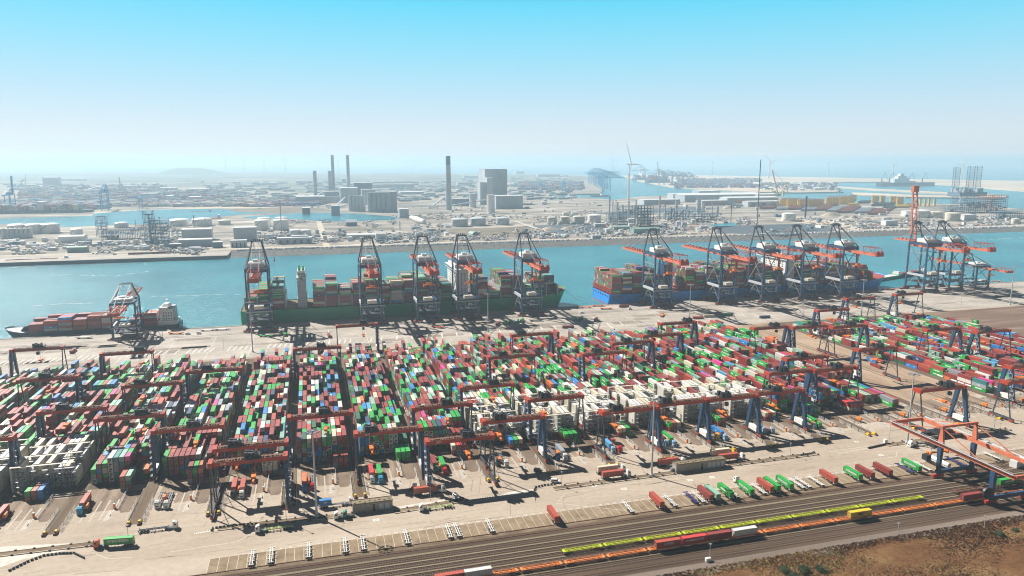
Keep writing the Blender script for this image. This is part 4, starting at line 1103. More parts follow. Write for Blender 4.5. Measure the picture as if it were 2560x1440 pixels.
def make_trailer(colr, label, group, legs=True, cat='trailer', dark=False):
    """container chassis trailer along Y: front y=-6.3 (kingpin) to rear y=6.6"""
    t = thing('container_trailer', label, cat, (0, 0, 0), 0, group)
    mb = MB()
    for sx in (-1, 1): mb.box(sx * .5 - .12, -6.2, 1.0, sx * .5 + .12, 6.3, 1.38)
    for y in (-6.2, -3.1, 0, 3.1, 6.1): mb.box(-1.22, y - .14, 1.1, 1.22, y + .14, 1.4)
    for y in (-4.6, -1.5, 1.5, 4.6): mb.box(-.9, y - .07, 1.1, .9, y + .07, 1.3)
    for y in (-6.2, 0, 6.1):
        for sx in (-1, 1): mb.box(sx * 1.2 - .14, y - .2, 1.05, sx * 1.2 + .14, y + .2, 1.55)
    part('frame', mb, colr, t)
    for y in (2.4, 3.75, 5.1):
        for sx in (-1, 1):
            mb = MB(); mb.cyl((sx * .65, y, .5), (sx * 1.18, y, .5), .52, 12); part('wheel', mb, M['rubber'], t)
    mb = MB(); mb.box(-.9, 6.2, .45, .9, 6.4, .95)
    if legs:
        for sx in (-1, 1): mb.box(sx * .75 - .08, -3.8, .05, sx * .75 + .08, -3.6, 1.0)
    part('bumper', mb, M['black_steel'], t); return t
MT = {}
def pcol(name, c): 
    if name not in MT: MT[name] = paint('cab_' + name.replace(' ', '_'), c, rough=.35, var=.08)
    return MT[name]
CAB = {'white': (.80, .80, .78), 'blue': (.02, .22, .6), 'light blue': (.08, .45, .75), 'red': (.7, .04, .03), 'yellow': (.85, .5, .01), 'orange red': (.75, .12, .04), 'pale blue': (.35, .55, .75), 'teal green': (.02, .22, .17), 'green': (.05, .5, .08), 'dark blue': (.02, .08, .22), 'black': (.04, .045, .05)}
_tr = {}; _tl = {}
def truck(cabc, x, y, ang, label, cont=None, clabel=None, L_=CL, trailer=True, short=False, tlabel=None, tcol='grey', text=None):
    """ang: heading of the nose, 0 = towards -Y (the camera), rotated anticlockwise"""
    if cabc not in _tr: _tr[cabc] = make_tractor(pcol(cabc, CAB[cabc]), label, 'trucks on the terminal'); r = _tr[cabc]; r.location = (x, y, .02); r.rotation_euler = (0, 0, ang)
    else: r = dup(_tr[cabc], (x, y, .02), ang, label, 'trucks on the terminal')
    fx, fy = -math.sin(ang) * -1, -math.cos(ang)       # nose direction
    nx, ny = math.sin(ang), -math.cos(ang)
    if trailer:
        dist = 7.6; tx, ty = x - nx * dist, y - ny * dist
        lb = ' '.join((tlabel or ('chassis of the ' + label)).split()[:16])
        mt = {'grey': M['grey_steel'], 'lime': pcol('lime', (.55, .62, .3)), 'dark': M['dark_steel']}[tcol]
        if tcol not in _tl: _tl[tcol] = make_trailer(mt, lb, 'chassis trailers behind trucks', False); q = _tl[tcol]; q.location = (tx, ty, .02); q.rotation_euler = (0, 0, ang)
        else: q = dup(_tl[tcol], (tx, ty, .02), ang, lb, 'chassis trailers behind trucks')
        if cont:
            off = 0 if L_ == CL else 3.0
            o = container(cont, tx - nx * off, ty - ny * off, 1.62, clabel or f'{cont} container on the {label}', 'containers on trucks', ang, L_)
            return o
    return None
SIGN = M['white_paint']; BLK = M['black_steel']
# trucks driving on the apron: position of the tractor centre read off the photograph
A_R = R(90); A_L = R(-90)
def apron(px, py, z=0): return at(px, py, z)
x, y = at(243, 1373); c = truck('orange red', x + 1.5, y + 1.2, R(-97), 'orange red truck hauling a long green container along the island', 'green', 'long green container with big white lettering on the orange red truck')
def lettering(o, s, size=2.1, y_off=0, z=1.6, m=SIGN, side=1, bold=.03):
    return num_text(s, size, o, (side * (CW / 2 + .05), y_off, z), (R(90), 0, R(90) if side > 0 else R(-90)), m, bold=bold)
def clean(cname, L_=CL):
    """container mesh without the stock white panel, for one that carries real lettering"""
    key = (cname + '*', L_)
    if key in _cm: return _cm[key]
    sv = CC[cname]; CC['plainpaint'] = sv; me = container_mesh('plainpaint', L_); _cm.pop(('plainpaint', L_, False)); _cm[key] = me; return me
def text_container(o, cname, s, size=2.0, m=SIGN, side=1, L_=CL, z=1.6, y_off=0):
    o.data = clean(cname, L_); lettering(o, s, size, y_off, z, m, side)
text_container(c, 'green', 'EVERGREEN', 1.65)
x, y = at(428, 1322); truck('white', x, y, A_R, 'white truck pulling an empty chassis above the green container truck', tcol='dark')
x, y = at(655, 1330); truck('white', x, y, A_L, 'white truck with an empty chassis beside the black block kerb', tcol='lime')
x, y = at(868, 1262); c = truck('white', x, y, A_R, 'white truck with a short blue container behind the grey station', 'blue', 'short blue container at the back of the white truck', CS)
x, y = at(851, 1296); truck('white', x, y, A_L, 'white and dark tractor unit parked in front of the grey station end', trailer=False)
x, y = at(873, 1293); truck('teal green', x, y, A_L, 'green nosed tractor unit parked against the grey station', trailer=False)
x, y = at(1063, 1276); truck('white', x, y, A_L, 'white truck with an empty chassis near the white island', tcol='lime')
x, y = at(1100, 1231); c = truck('white', x, y, A_R, 'white truck with a brick red container by the island tip', 'brick red', 'brick red container on the white truck by the island tip')
x, y = at(1550, 1178); c = truck('white', x, y, A_R, 'upper white truck of the pair passing each other', 'cream', 'cream container with black lettering on the upper truck of the pair'); text_container(c, 'cream', 'EVERGREEN', 1.55, BLK)
x, y = at(1563, 1191); c = truck('white', x, y, A_R, 'lower white truck of the pair with a brick red container', 'brick red', 'brick red container on the lower truck of the pair')
x, y = at(1700, 1160); c = truck('white', x, y, A_R, 'white truck with a red container just behind the long station', 'brick red', 'brick red container just behind the long station')
x, y = at(1828, 1136); c = truck('yellow', x, y, A_R, 'yellow truck with a cream container above the long station', 'cream', 'cream container with black lettering on the yellow truck'); text_container(c, 'cream', 'EVERGREEN', 1.55, BLK)
x, y = at(1849, 1148); c = truck('white', x, y, A_R, 'white truck with a red container at the end of the long station', 'brick red', 'brick red container at the end of the long station')
x, y = at(2282, 1116); truck('white', x, y, A_L, 'white truck with an empty chassis at the foot of the tall mast', tcol='dark')
x, y = at(2135, 908 + 30); truck('white', x, y, A_R + R(180) * 0, 'white truck parked at the edge of the bare strip', 'white', 'white container on the truck at the edge of the bare strip')
# dark utility vehicle with an open bed
x, y = at(1033, 1224); t = thing('flatbed_truck', 'small flatbed truck turning beside the red container truck', 'truck', (x, y, .02), R(150))
mb = MB(); mb.box(-1.0, -3.0, .5, 1.0, -1.2, 2.3); part('cab', mb, pcol('white', CAB['white']), t); mb = MB(); mb.box(-1.1, -1.1, .8, 1.1, 3.2, 1.0); mb.box(-1.1, -1.1, 1.0, -1.0, 3.2, 1.4); mb.box(1.0, -1.1, 1.0, 1.1, 3.2, 1.4); part('bed', mb, M['dark_steel'], t)
for yy in (-2.1, 2.0):
    for sx in (-1, 1): mb = MB(); mb.cyl((sx * .7, yy, .45), (sx * 1.0, yy, .45), .45, 10); part('wheel', mb, M['rubber'], t)
# trucks backed into the exchange lanes: (block, lane, cab colour, container or None, y of tractor)
LANES = [(-5, 2, 'white', 'white', 373), (-4, 0, 'white', 'brick red', 374), (-4 + 1, 0, 'light blue', 'brick red', 377), (-2, 0, 'white', None, 374), (-2, 1, 'white', None, 372.5),
 (-1, 0, 'black', 'brick red', 376), (-1, 1, 'white', 'brick red', 374.5), (0, 0, 'blue', 'orange', 373), (0, 1, 'red', None, 374), (1, 0, 'white', 'bright red', 374.5), (1, 1, 'light blue', 'green', 373),
 (2, 0, 'teal green', 'maroon', 378), (2, 1, 'red', 'green', 374.5), (3, 0, 'black', None, 377), (3, 1, 'white', None, 375), (4, 0, 'dark blue', None, 376), (4, 1, 'white', 'grey', 375), (5, 0, 'pale blue', 'light blue', 377), (5, 1, 'red', None, 377),
 (6, 0, 'pale blue', 'maroon', 378), (6, 1, 'pale blue', 'green', 376), (7, 0, 'yellow', None, 379), (7, 1, 'pale blue', 'blue', 376.5), (8, 0, 'pale blue', None, 381), (8, 1, 'pale blue', None, 379), (9, 0, 'white', None, 379), (9, 1, 'green', 'green', 379)]
TSH = {'white': 'white', 'blue': 'blue', 'light blue': 'sky blue', 'red': 'red', 'yellow': 'yellow', 'black': 'black', 'teal green': 'teal', 'dark blue': 'dark blue', 'pale blue': 'pale blue', 'green': 'green'}
for (k, ln, cc_, cont, yy) in LANES:
    lab = f"{TSH[cc_]} truck backed into the {'nearer-edge' if ln == 0 else ('inner' if ln == 1 else 'third')} lane of the {ORD[k + 7]} block"
    if k == 5 and ln == 1:
        truck(cc_, AX(k) + 5.6 + 2.1 + ln * 4.3, yy, R(0), lab, 'brick red', 'short red container on the red truck backed into the ' + ORD[k + 7] + ' block', CS); continue
    truck(cc_, AX(k) + 5.6 + 2.1 + ln * 4.3, yy, 0.0, lab, cont, f"{cont} container on the truck in the {'nearer-edge' if ln == 0 else ('inner' if ln == 1 else 'third')} lane of the {ORD[k + 7]} block" if cont else None)

# ------------------------------------------------------------------ parked trailers in the slots
def slotx(i): return SL0 + SLW * (i + .5)
TG = {}
def trailer_at(px, py, kind, label, cont=None, n=[0]):
    x, y = at(px, py); i = round((x - SL0) / SLW - .5); x = slotx(i)
    key = kind
    if key not in TG: TG[key] = make_trailer({'w': M['white_paint'], 'n': pcol('violet', (.05, .05, .22))}[kind], label, 'chassis trailers parked in the slots'); q = TG[key]; q.location = (x, 308.6, .02); q.rotation_euler = (0, 0, R(180))
    else: q = dup(TG[key], (x, 308.6, .02), R(180), label, 'chassis trailers parked in the slots')
    if cont: return container(cont, x, 308.6, 1.6, label.replace('chassis', 'chassis').replace('trailer under a', 'parked').replace('chassis ', '') + '', 'containers on the parked trailers', 0)
EMP = [(625, 1400, 'w', 'first empty chassis trailer from the slot row end'), (673, 1388, 'w', 'second empty chassis trailer from the slot row end'), (765, 1372, 'w', 'third empty chassis trailer from the slot row end'),
 (861, 1370 - 5, 'w', 'fourth empty chassis trailer, just before the mast shadow'), (901, 1358, 'w', 'fifth empty chassis trailer, crossed by the mast shadow'), (1012, 1345, 'w', 'lone sixth empty chassis trailer'),
 (1115, 1332, 'w', 'seventh empty chassis trailer, first of the close pair'), (1136, 1330, 'w', 'eighth empty chassis trailer, second of the close pair'), (1218, 1318, 'w', 'lone ninth empty chassis trailer'),
 (1562, 1272, 'w', 'empty chassis trailer after the lone red container'), (1672, 1258, 'w', 'empty white chassis beside the second red container'), (1722, 1250, 'n', 'violet chassis trailer amid the slots'), (1740, 1248, 'w', 'white chassis next to the violet one'),
 (1836, 1235, 'w', 'white chassis after the pale green container'), (1892, 1228, 'w', 'white chassis behind the third lettered green container'), (1990, 1215, 'w', 'white chassis after the green pair'), (2013, 1213, 'w', 'second of three white chassis after the green pair'),
 (2045, 1208, 'w', 'third of three white chassis after the green pair'), (2215, 1185, 'n', 'violet chassis between two maroon containers'), (2265, 1180, 'n', 'violet chassis next to the last green container'), (2312, 1172, 'w', 'white chassis beside the rail crane leg'),
 (2345, 1165, 'w', 'chassis under the rail crane sea leg'), (2398, 1158, 'n', 'violet chassis inside the rail crane portal'), (2425, 1155, 'w', 'white chassis inside the rail crane portal'), (2500, 1150, 'w', 'white chassis beyond the rail crane portal')]
for px, py, kd, lab in EMP: trailer_at(px, py, kd, lab)
LOAD = [(1378, 1300, 'brick red', 'lone faded red container standing in the numbered slots'), (1636, 1262, 'brick red', 'second red container standing in the slots'), (1757, 1247, 'maroon', 'maroon container beside the violet chassis'),
 (1790, 1245, 'pale green', 'pale mint green container in the slots'), (1808, 1240, 'green', 'green container touching the mint green one'), (1860, 1230, 'green', 'lettered green container in front of the white tractor'),
 (1910, 1225, 'brick red', 'red container leading the middle slot pair'), (1930, 1220, 'green', 'green container behind the red one in the middle slot pair'), (1960, 1216, 'green', 'lettered green container after the middle slot pair'),
 (2082, 1205, 'brick red', 'red container following the three white chassis'), (2130, 1198, 'green', 'lettered green container among the maroon ones'), (2172, 1192, 'maroon', 'maroon container before the violet chassis'),
 (2218, 1187, 'maroon', 'maroon container after the violet chassis'), (2278, 1178, 'green', 'last lettered green container before the rail crane')]
for px, py, cn, lab in LOAD:
    x, y = at(px, py); x = slotx(round((x - SL0) / SLW - .5))
    q = dup(TG['w'], (x, 308.6, .02), R(180), 'chassis under the ' + lab, 'chassis trailers parked in the slots')
    c = container(cn, x, 308.2, 1.6, lab, 'containers on the parked trailers', 0)
    if cn == 'green' and 'lettered' in lab: c.data = clean('green'); lettering(c, 'EVERGREEN', 1.55, 0, 1.6, SIGN, -1)
    if cn == 'pale green': c.data = clean('pale green'); lettering(c, 'HAMBURG SÜD', 1.2, 0, 1.6, BLK, -1)
x, y = at(1850, 1213); truck('white', x, 318, R(180), 'white tractor unit waiting at the lettered green container', trailer=False)
# tank trailer under the crane
x, y = at(2345, 1160); t = thing('tank_trailer', 'white tank trailer parked beside the rail crane leg', 'trailer', (x, 308.6, .02), 0)
mb = MB(); mb.cyl((0, -6, 2.3), (0, 6, 2.3), 1.2, 14); mb.box(-.7, -6, .9, .7, 6, 1.15); part('tank', mb, M['white_paint'], t)
for yy in (3, 4.3, 5.4):
    for sx in (-1, 1): mb = MB(); mb.cyl((sx * .7, yy, .5), (sx * 1.15, yy, .5), .5, 10); part('wheel', mb, M['rubber'], t)
# slot numbers painted on the ground
nm = MB()
SEG = {'0': 'abcdef', '1': 'bc', '2': 'abged', '3': 'abgcd', '4': 'fgbc', '5': 'afgcd', '6': 'afgedc', '7': 'abc', '8': 'abcdefg', '9': 'abcdfg'}
def digit(ch, x, y, w, h):
    s = .2
    R_ = dict(a=(0, h - s, w, h), d=(0, 0, w, s), g=(0, h / 2 - s / 2, w, h / 2 + s / 2), f=(0, h / 2, s, h), e=(0, 0, s, h / 2), b=(w - s, h / 2, w, h), c=(w - s, 0, w, h / 2))
    for q in SEG[ch]: a = R_[q]; nm.face([(x + a[0], y + a[1], .018 + .0005 * ord(q) % .004), (x + a[2], y + a[1], .02), (x + a[2], y + a[3], .02), (x + a[0], y + a[3], .02)])
for i in range(3, 120):
    s_ = str(i + 2); x = slotx(i) - .55 * len(s_)
    for j, ch in enumerate(s_): digit(ch, x + j * 1.1, 314.9, .85, 1.1)
struct('slot_number', nm, M['line_paint'])

# ------------------------------------------------------------------ trains
def make_wagon(colr, label, group, L_=19.6, dark=False):
    t = thing('flat_wagon', label, 'railway wagon', (0, 0, 0), 0, group)
    mb = MB(); X = L_ / 2 - .5
    for sy in (-1, 1): mb.box(-X, sy * 1.15 - .11, .95, X, sy * 1.15 + .11, 1.4)
    mb.box(-X, -.16, 1.0, X, .16, 1.3)
    mb.box(-X, -1.3, 1.0, -X + 1.2, 1.3, 1.36); mb.box(X - 1.2, -1.3, 1.0, X, 1.3, 1.36)
    n = 9
    for i in range(1, n): x = -X + i * 2 * X / n; mb.box(x - .09, -1.0, 1.05, x + .09, 1.0, 1.25)
    for a, b_ in ((-X + 1.2, -X + 4.2), (X - 1.2, X - 4.2)): mb.bar((a, -1, 1.22), (b_, .9, 1.22), .2); mb.bar((a, 1, 1.22), (b_, -.9, 1.22), .2)
    for i in range(4):
        x = -X + 1.8 + i * (2 * X - 3.6) / 3
        for sy in (-1, 1): mb.box(x - .2, sy * 1.2 - .2, 1.4, x + .2, sy * 1.2 + .2, 1.6)
    part('deck_frame', mb, colr, t)
    for s in (-1, 1):
        mb = MB(); xx = s * (X - 2.9)
        for q in (-.9, .9):
            for sy in (-.76, .76): mb.cyl((xx + q, sy - .07, .76), (xx + q, sy + .07, .76), .44, 10)
        mb.box(xx - 1.4, -1.0, .55, xx + 1.4, -.85, .9); mb.box(xx - 1.4, .85, .55, xx + 1.4, 1.0, .9)
        part('bogie', mb, M['black_steel'], t)
    mb = MB()
    for s in (-1, 1):
        for sy in (-.85, .85): mb.cyl((s * X, sy, 1.15), (s * (X + .45), sy, 1.15), .2, 8)
    part('buffer', mb, M['black_steel'], t); return t
WG = {}
def wagons(row, x0, x1, kind, colr, descr, z=.28, step=19.7):
    n = 0; x = x0
    while x < x1:
        lab = f"{descr}, {ORD[n + 1]} of its train"
        if kind not in WG: WG[kind] = make_wagon(colr, lab, descr + ' coupled in a row'); w = WG[kind]; w.location = (x + step / 2, row, z)
        else: dup(WG[kind], (x + step / 2, row, z), 0, lab, descr + ' coupled in a row')
        x += step; n += 1
yx0 = at(1402, 1384)[0]; yx1 = at(2330, 1245)[0]
wagons(276.8, yx0, yx1 - 8, 'lime', M['lime_paint'], 'empty lime yellow flat wagon')
wagons(276.8, yx0 + 19.7 * 11, yx0 + 19.7 * 11 + 70, 'brown', M['rust'], 'empty rusty brown flat wagon')
ox0 = at(1180, 1440)[0]; ox1 = at(2520, 1240)[0]
wagons(268.0, ox0, ox1, 'orange', M['wagon_orange'], 'orange flat wagon')
def on_wagon(px0, px1, py, cn, lab, text=None, m=SIGN, size=2.0):
    xa = at(px0, py, 1.6)[0]; x = xa + CL / 2
    c = container(cn, x, 268.0, 1.92, lab, 'containers riding on the orange wagons', R(-90))
    if text: c.data = clean(cn); lettering(c, text, size, 0, 1.5, m, 1)
    return c
on_wagon(1640, 1700, 1372, 'brick red', 'first red container on the orange wagons, block letters', 'HMM')
on_wagon(1706, 1765, 1362, 'bright red', 'bright red container with slanted white letters on the orange wagons', 'HAMBURG SÜD', size=1.3)
on_wagon(1769, 1829, 1352, 'maroon', 'plain maroon container touching the bright red one on the wagons')
on_wagon(1834, 1892, 1342, 'white', 'off white container on the orange wagons')
on_wagon(2126, 2180, 1297, 'yellow', 'bright yellow container on the orange wagons', 'MSC', BLK, 1.7)
c = on_wagon(2412, 2450, 1255, 'maroon', 'maroon container at the wheels of the rail crane'); 
c = on_wagon(1140, 1180, 1440, 'white', 'first white container at the bottom edge of the picture'); c.data = container_mesh('white', CS, False)
c = on_wagon(1174, 1215, 1440, 'white', 'second white container at the bottom edge of the picture'); c.data = container_mesh('white', CS, False)
c = on_wagon(1085, 1140, 1450, 'brick red', 'red container cut off by the bottom edge of the picture')
x, y = at(2548, 1212 + 18); container('green', x, 276.8, 1.9, 'green container glimpsed inside the rail crane legs', 'containers riding on the far wagons', R(-90))

# ------------------------------------------------------------------ rail gantry crane with twin orange girders
t = thing('rail_gantry_crane', 'big orange and blue gantry crane with twin girders straddling the railway', 'crane', (0, 0, 0))
XA, XB, YN, YF, ZT = 325.5, 348.5, 263.4, 295.6, 17.9
for x in (XA, XB):
    for y in (YN, YF):
        mb = MB(); sgn = 1 if y == YF else -1
        mb.taper((x - .75, y - .7, x + .75, y + .7), (x - 1.0, y - 1.3, x + 1.0, y + 1.3), 2.2, ZT - .5)
        part('leg', mb, M['crane_blue'], t)
for y in (YN, YF):
    mb = MB(); mb.box(XA - 1.5, y - .75, 2.6, XB + 1.5, y + .75, 4.4); part('sill_beam', mb, M['crane_blue'], t)
    for x in (XA, XB):
        mb = MB(); mb.box(x - 3.6, y - .7, .7, x + 3.6, y + .7, 2.2)
        for i in range(5): mb.cyl((x - 3 + i * 1.5, y - .4, .65), (x - 3 + i * 1.5, y + .4, .65), .5, 10)
        part('bogie', mb, M['crane_orange'], t)
for x in (XA, XB):
    mb = MB(); mb.box(x - .6, 252, ZT, x + .6, 331, ZT + 2.0); part('girder', mb, M['boom_orange'], t)
    mb = MB(); s = 1 if x == XA else -1
    for dz in (0, 1.1): mb.box(x - s * 1.9 - .05, 252, ZT + 2.6 + dz, x - s * 1.9 + .05, 331, ZT + 2.7 + dz); 
    mb.box(x - s * 1.4 - .55, 252, ZT + 2.52, x - s * 1.4 + .55, 331, ZT + 2.6)
    for i in range(40): mb.box(x - s * 1.9 - .05, 252 + i * 2, ZT + 2.6, x - s * 1.9 + .05, 252.1 + i * 2, ZT + 3.8)
    part('walkway', mb, M['pale_grey'], t)
    mb = MB(); mb.taper((x - .65, YF - 1.7, x + .65, YF + 1.7), (x - .5, YF - .6, x + .5, YF + .6), ZT + 2.0, ZT + 11); part('tower', mb, M['boom_orange'], t)
    for yy in (325, 272):
        mb = MB(); mb.bar((x, YF, ZT + 10.6), (x, yy, ZT + 2.2), .4); part('stay', mb, M['boom_orange'], t)
mb = MB(); mb.box(XA - .8, YF - .6, ZT + 10.8, XB + .8, YF + .6, ZT + 12.0); mb.box(XA, 251.5, ZT + .3, XB, 252.5, ZT + 2.2); mb.box(XA, 330.5, ZT + .3, XB, 331.5, ZT + 2.2); part('cross_beam', mb, M['boom_orange'], t)
mb = MB(); mb.box(XA + 1.2, YF + 6, ZT + .5, XB - 1.2, YF + 8, ZT + 2.8); mb.box(XA + 1.2, YF + 13, ZT + .5, XB - 1.2, YF + 15, ZT + 2.8); mb.box(XA + 6, YF + 5, ZT + 2.8, XA + 14, YF + 16, ZT + 3.3); mb.box(XA + 7, YF + 7, ZT + 3.3, XA + 12, YF + 12, ZT + 6)
tr = part('trolley', mb, M['black_steel'], t)
mb = MB(); mb.box(XA + 2, YF + 9, 9.8, XA + 15, YF + 9.8, 10.6); mb.box(XA + 2, YF + 8, 9.2, XA + 3, YF + 11, 10.8); mb.box(XA + 14, YF + 8, 9.2, XA + 15, YF + 11, 10.8)
for q in (4, 12): mb.bar((XA + q, YF + 9.4, 10.6), (XA + q, YF + 9.4, ZT + 1), .12)
part('spreader', mb, M['orange_paint'], tr)
mb = MB(); mb.cyl((XA - 2.6, YN - .6, 6.4), (XA - 2.6, YN + .6, 6.4), 3.0, 24); mb.cyl((XA - 2.6, YN - .9, 6.4), (XA - 2.6, YN + .9, 6.4), .9, 12); part('cable_reel', mb, M['black_steel'], t)
mb = MB(); mb.box(XA - 5.5, YF + 3.0, 9, XA - 2.5, YF + 6.4, 12); mb.box(XA - 1, YF + 3, ZT - 2.2, XA + 2.6, YF + 6.4, ZT); part('electrical_house', mb, M['black_steel'], t)
# a second crane's white cab and beam at the edge of the photograph
x, y = at(2545, 1165); t2 = solo('white_cabin', MB().box(-5, -2, 0, 5, 2, 4.2), M['white_paint'], 'white cabin at the edge of view beyond the twin girders', 'cabin', None, (x, y, .02), R(10))

# ------------------------------------------------------------------ floodlight masts and lamp posts
def mast(px, py, h, label, heads=True):
    x, y = at(px, py); t = thing('floodlight_mast', label, 'light mast', (x, y, 0), 0, 'tall floodlight masts')
    mb = MB(); mb.cyl((0, 0, 0), (0, 0, h), .62, 14, .28); mb.cyl((0, 0, 0), (0, 0, 1.2), 1.1, 12); part('pole', mb, M['pale_grey'], t)
    mb = MB()
    for i in range(10):
        a = 2 * math.pi * i / 10; c, s = math.cos(a), math.sin(a); mb.bar((0, 0, h + .2), (c * 2.9, s * 2.9, h + .2), .12)
        mb.box(c * 3 - .45, s * 3 - .35, h - .2, c * 3 + .45, s * 3 + .35, h + .3)
    mb.cyl((0, 0, h - .3), (0, 0, h + .7), .8, 10); part('lamp_ring', mb, M['grey_steel'], t)
    return t
mast(792, 1293, 44, 'tall floodlight mast at the kerb near the grey station')
mast(1629, 1190, 44, 'tall floodlight mast standing at the end of the long station')
x_, y_ = at(2268, 1108); mast(2268, 1108, 44, 'tall floodlight mast beside the rail crane')
for px, py, ty, lab in ((632, 880, 740, 'floodlight mast in front of the green ship stern'), (1220, 830, 735, 'floodlight mast in front of the green ship bow'), (1723, 808, 712, 'floodlight mast in front of the blue ship'), (2153, 790, 700, 'floodlight mast among the quay cranes by the blue bow'), (2525, 762, 668, 'floodlight mast on the empty quay past the last crane')):
    mast(px, py, min(46, hgt(px, py, ty)), lab)
def post(px, py, topy, label, w=.14):
    x, y = at(px, py); h = hgt(px, py, topy); t = thing('lamp_post', label, 'lamp post', (x, y, 0), 0, 'slim lamp posts')
    mb = MB(); mb.cyl((0, 0, 0), (0, 0, h), w, 8, w * .6); part('pole', mb, M['pale_grey'], t)
    mb = MB(); mb.box(-.9, -.12, h - .05, .9, .12, h + .12); mb.box(-.2, -.6, h - .05, .2, .6, h + .1); part('lamp', mb, M['grey_steel'], t)
for px, py, ty, lab in ((320, 1337, 1313, 'short lamp post right behind the long green container'), (716, 1302, 1214, 'thin lamp post beside the black block kerb'), (1076, 1252, 1190, 'lamp post at the tip of the white island'), (1404, 1218, 1180, 'lamp post at the rounded kerb before the passing trucks'),
 (1975, 1141, 1108, 'lamp post on the island after the long station'), (2222, 1108, 1046, 'lamp post on the island at the dashed line'), (1774, 1400, 1360, 'white signal post at the railway edge below the red wagons containers'), (2245, 1328, 1308, 'white signal post at the railway edge below the yellow container'),
 (192, 908, 872, 'lamp post behind the red container on the quay'), (1035, 848, 822, 'lamp post behind the blocks near the green ship'), (2008, 792, 762, 'lamp post at the end of the tall blocks'), (2402, 768, 738, 'lamp post on the bare quay'), (1872, 790, 762, 'lamp post behind the blue ship cranes'), (560, 885 - 6, 850, 'lamp post behind the third block'),
 (1560, 820, 796, 'lamp post beside the row of tank containers'), (2485, 1075, 1050, 'lamp post by the shaded island'), (2498, 1085, 1058, 'second lamp post by the shaded island'), (2460, 1320, 1290, 'thin post at the grass edge')):
    post(px, py, ty, lab)

# ------------------------------------------------------------------ stations, kerb islands, bumpers, fences
def station(px0, px1, py0, topy, label, split):
    xa = at(px0, py0)[0]; xb = at(px1, py0 - (px1 - px0) * .13)[0]; y = 339.6; h = 4.6
    t = thing('station_building', label, 'building', (xa, y, 0)); W = xb - xa
    mb = MB(); mb.box(0, 0, 0, W, 4.4, h); part('wall', mb, M['concrete_wall'], t)
    mb = MB(); mb.box(-.15, -.15, h, W + .15, 4.55, h + .25); mb.box(-.15, -.15, h + .25, W + .15, .0, h + .5); mb.box(-.15, 4.4, h + .25, W + .15, 4.55, h + .5); mb.box(W * split - .1, 0, h + .25, W * split + .1, 4.4, h + .5)
    for i in range(int(W / 2.4)): mb.box(i * 2.4 + .8, 1 + (i % 2), h + .25, i * 2.4 + 1.6, 1.8 + (i % 2), h + .55)
    part('roof', mb, M['walkway'], t)
    for i in range(2 if W < 25 else 4):
        mb = MB(); x = W * (.66 if W < 25 else .64) + i * (2.9 if W < 25 else 2.75); mb.box(x, -.06, .5, x + 2.2, .0, 3.6); part('door', mb, M['pale_grey'], t)
    mb = MB(); mb.box(W * .5, -.05, .2, W * .5 + 1.2, 0, 3.9); part('opening', mb, M['glass'], t)
station(882, 982, 1285, 1265, 'short grey flat roofed electrical station on the island', .55)
station(1692, 1815, 1184, 1163, 'long grey electrical station with railing on the island', .6)
def kerb_row(name, pts, label, step=1.5, sz=(1.1, .6, .8), mt='black_steel', fill=True):
    """a row of separate concrete kerb blocks; each is its own object"""
    seq = []; 
    for a, b_ in zip(pts, pts[1:]):
        A = Vector(at(*a)); B = Vector(at(*b_)); n = max(1, int((B - A).length / step))
        for i in range(n): seq.append((A.lerp(B, i / n), math.atan2((B - A).y, (B - A).x)))
    me = MB().box(-sz[0] / 2, -sz[1] / 2, 0, sz[0] / 2, sz[1] / 2, sz[2]); me.taper((-sz[0] / 2, -sz[1] / 2, sz[0] / 2, sz[1] / 2), (-sz[0] / 2 + .1, -sz[1] / 2 + .1, sz[0] / 2 - .1, sz[1] / 2 - .1), sz[2], sz[2] + .12)
    me = me.mesh(name, M[mt])
    for (p, a) in seq: tag(link(name, me, None, (p.x, p.y, .01), a), label, 'kerb block', label)
kerb_row('barrier_block', [(25, 1427), (70, 1405), (110, 1390), (150, 1385), (185, 1384), (214, 1398)], 'black rubber barrier block in the curved row at the bottom corner')
kerb_row('barrier_block', [(640, 1311), (600, 1313), (560, 1318), (532, 1322), (530, 1327), (545, 1327)], 'black barrier block in the hooked row beside the white truck')
kerb_row('barrier_block', [(1336, 1226), (1340, 1219), (1362, 1214), (1395, 1211)], 'dark barrier block in the short hook under the lamp post')
kerb_row('barrier_block', [(2172, 1121), (2190, 1117), (2216, 1111)], 'dark barrier block in the row ending at the white box', sz=(1.3, .8, .9))
kerb_row('barrier_block', [(2003, 1139), (2035, 1133), (2040, 1138)], 'dark barrier block at the end of the island past the long station')
kerb_row('barrier_block', [(1125, 1255), (1150, 1248), (1155, 1256)], 'dark barrier block beside the tip of the white island')
def island(pts, label):
    A = [Vector(at(*p)) for p in pts]; t = thing('kerb_island', label, 'traffic island', (0, 0, 0), 0, 'long low traffic islands')
    mb = MB()
    for p, q in zip(A, A[1:]): d = (q - p).normalized(); n = Vector((-d.y, d.x)) * 1.9; mb.prism([tuple(p - n), tuple(q - n), tuple(q + n), tuple(p + n)], 0, .2)
    part('bed', mb, M['verge'], t)
    mk = MB(); md = MB()
    for p, q in zip(A, A[1:]):
        L_ = (q - p).length; d = (q - p).normalized(); n = Vector((-d.y, d.x)); i = 0.0; j = 0
        while i < L_ - 1:
            for s in (-1.9, 1.9):
                a = p + d * i + n * s; b_ = p + d * min(L_, i + 6.3) + n * s; mk.bar((a.x, a.y, .2), (b_.x, b_.y, .2), .5, .3)
                c = p + d * min(L_, i + 6.9) + n * s; md.box(c.x - .4, c.y - .35, .02, c.x + .4, c.y + .35, .7)
            i += 7.4
    part('kerb', mk, M['sand'], t); part('kerb_end_block', md, M['black_steel'], t)
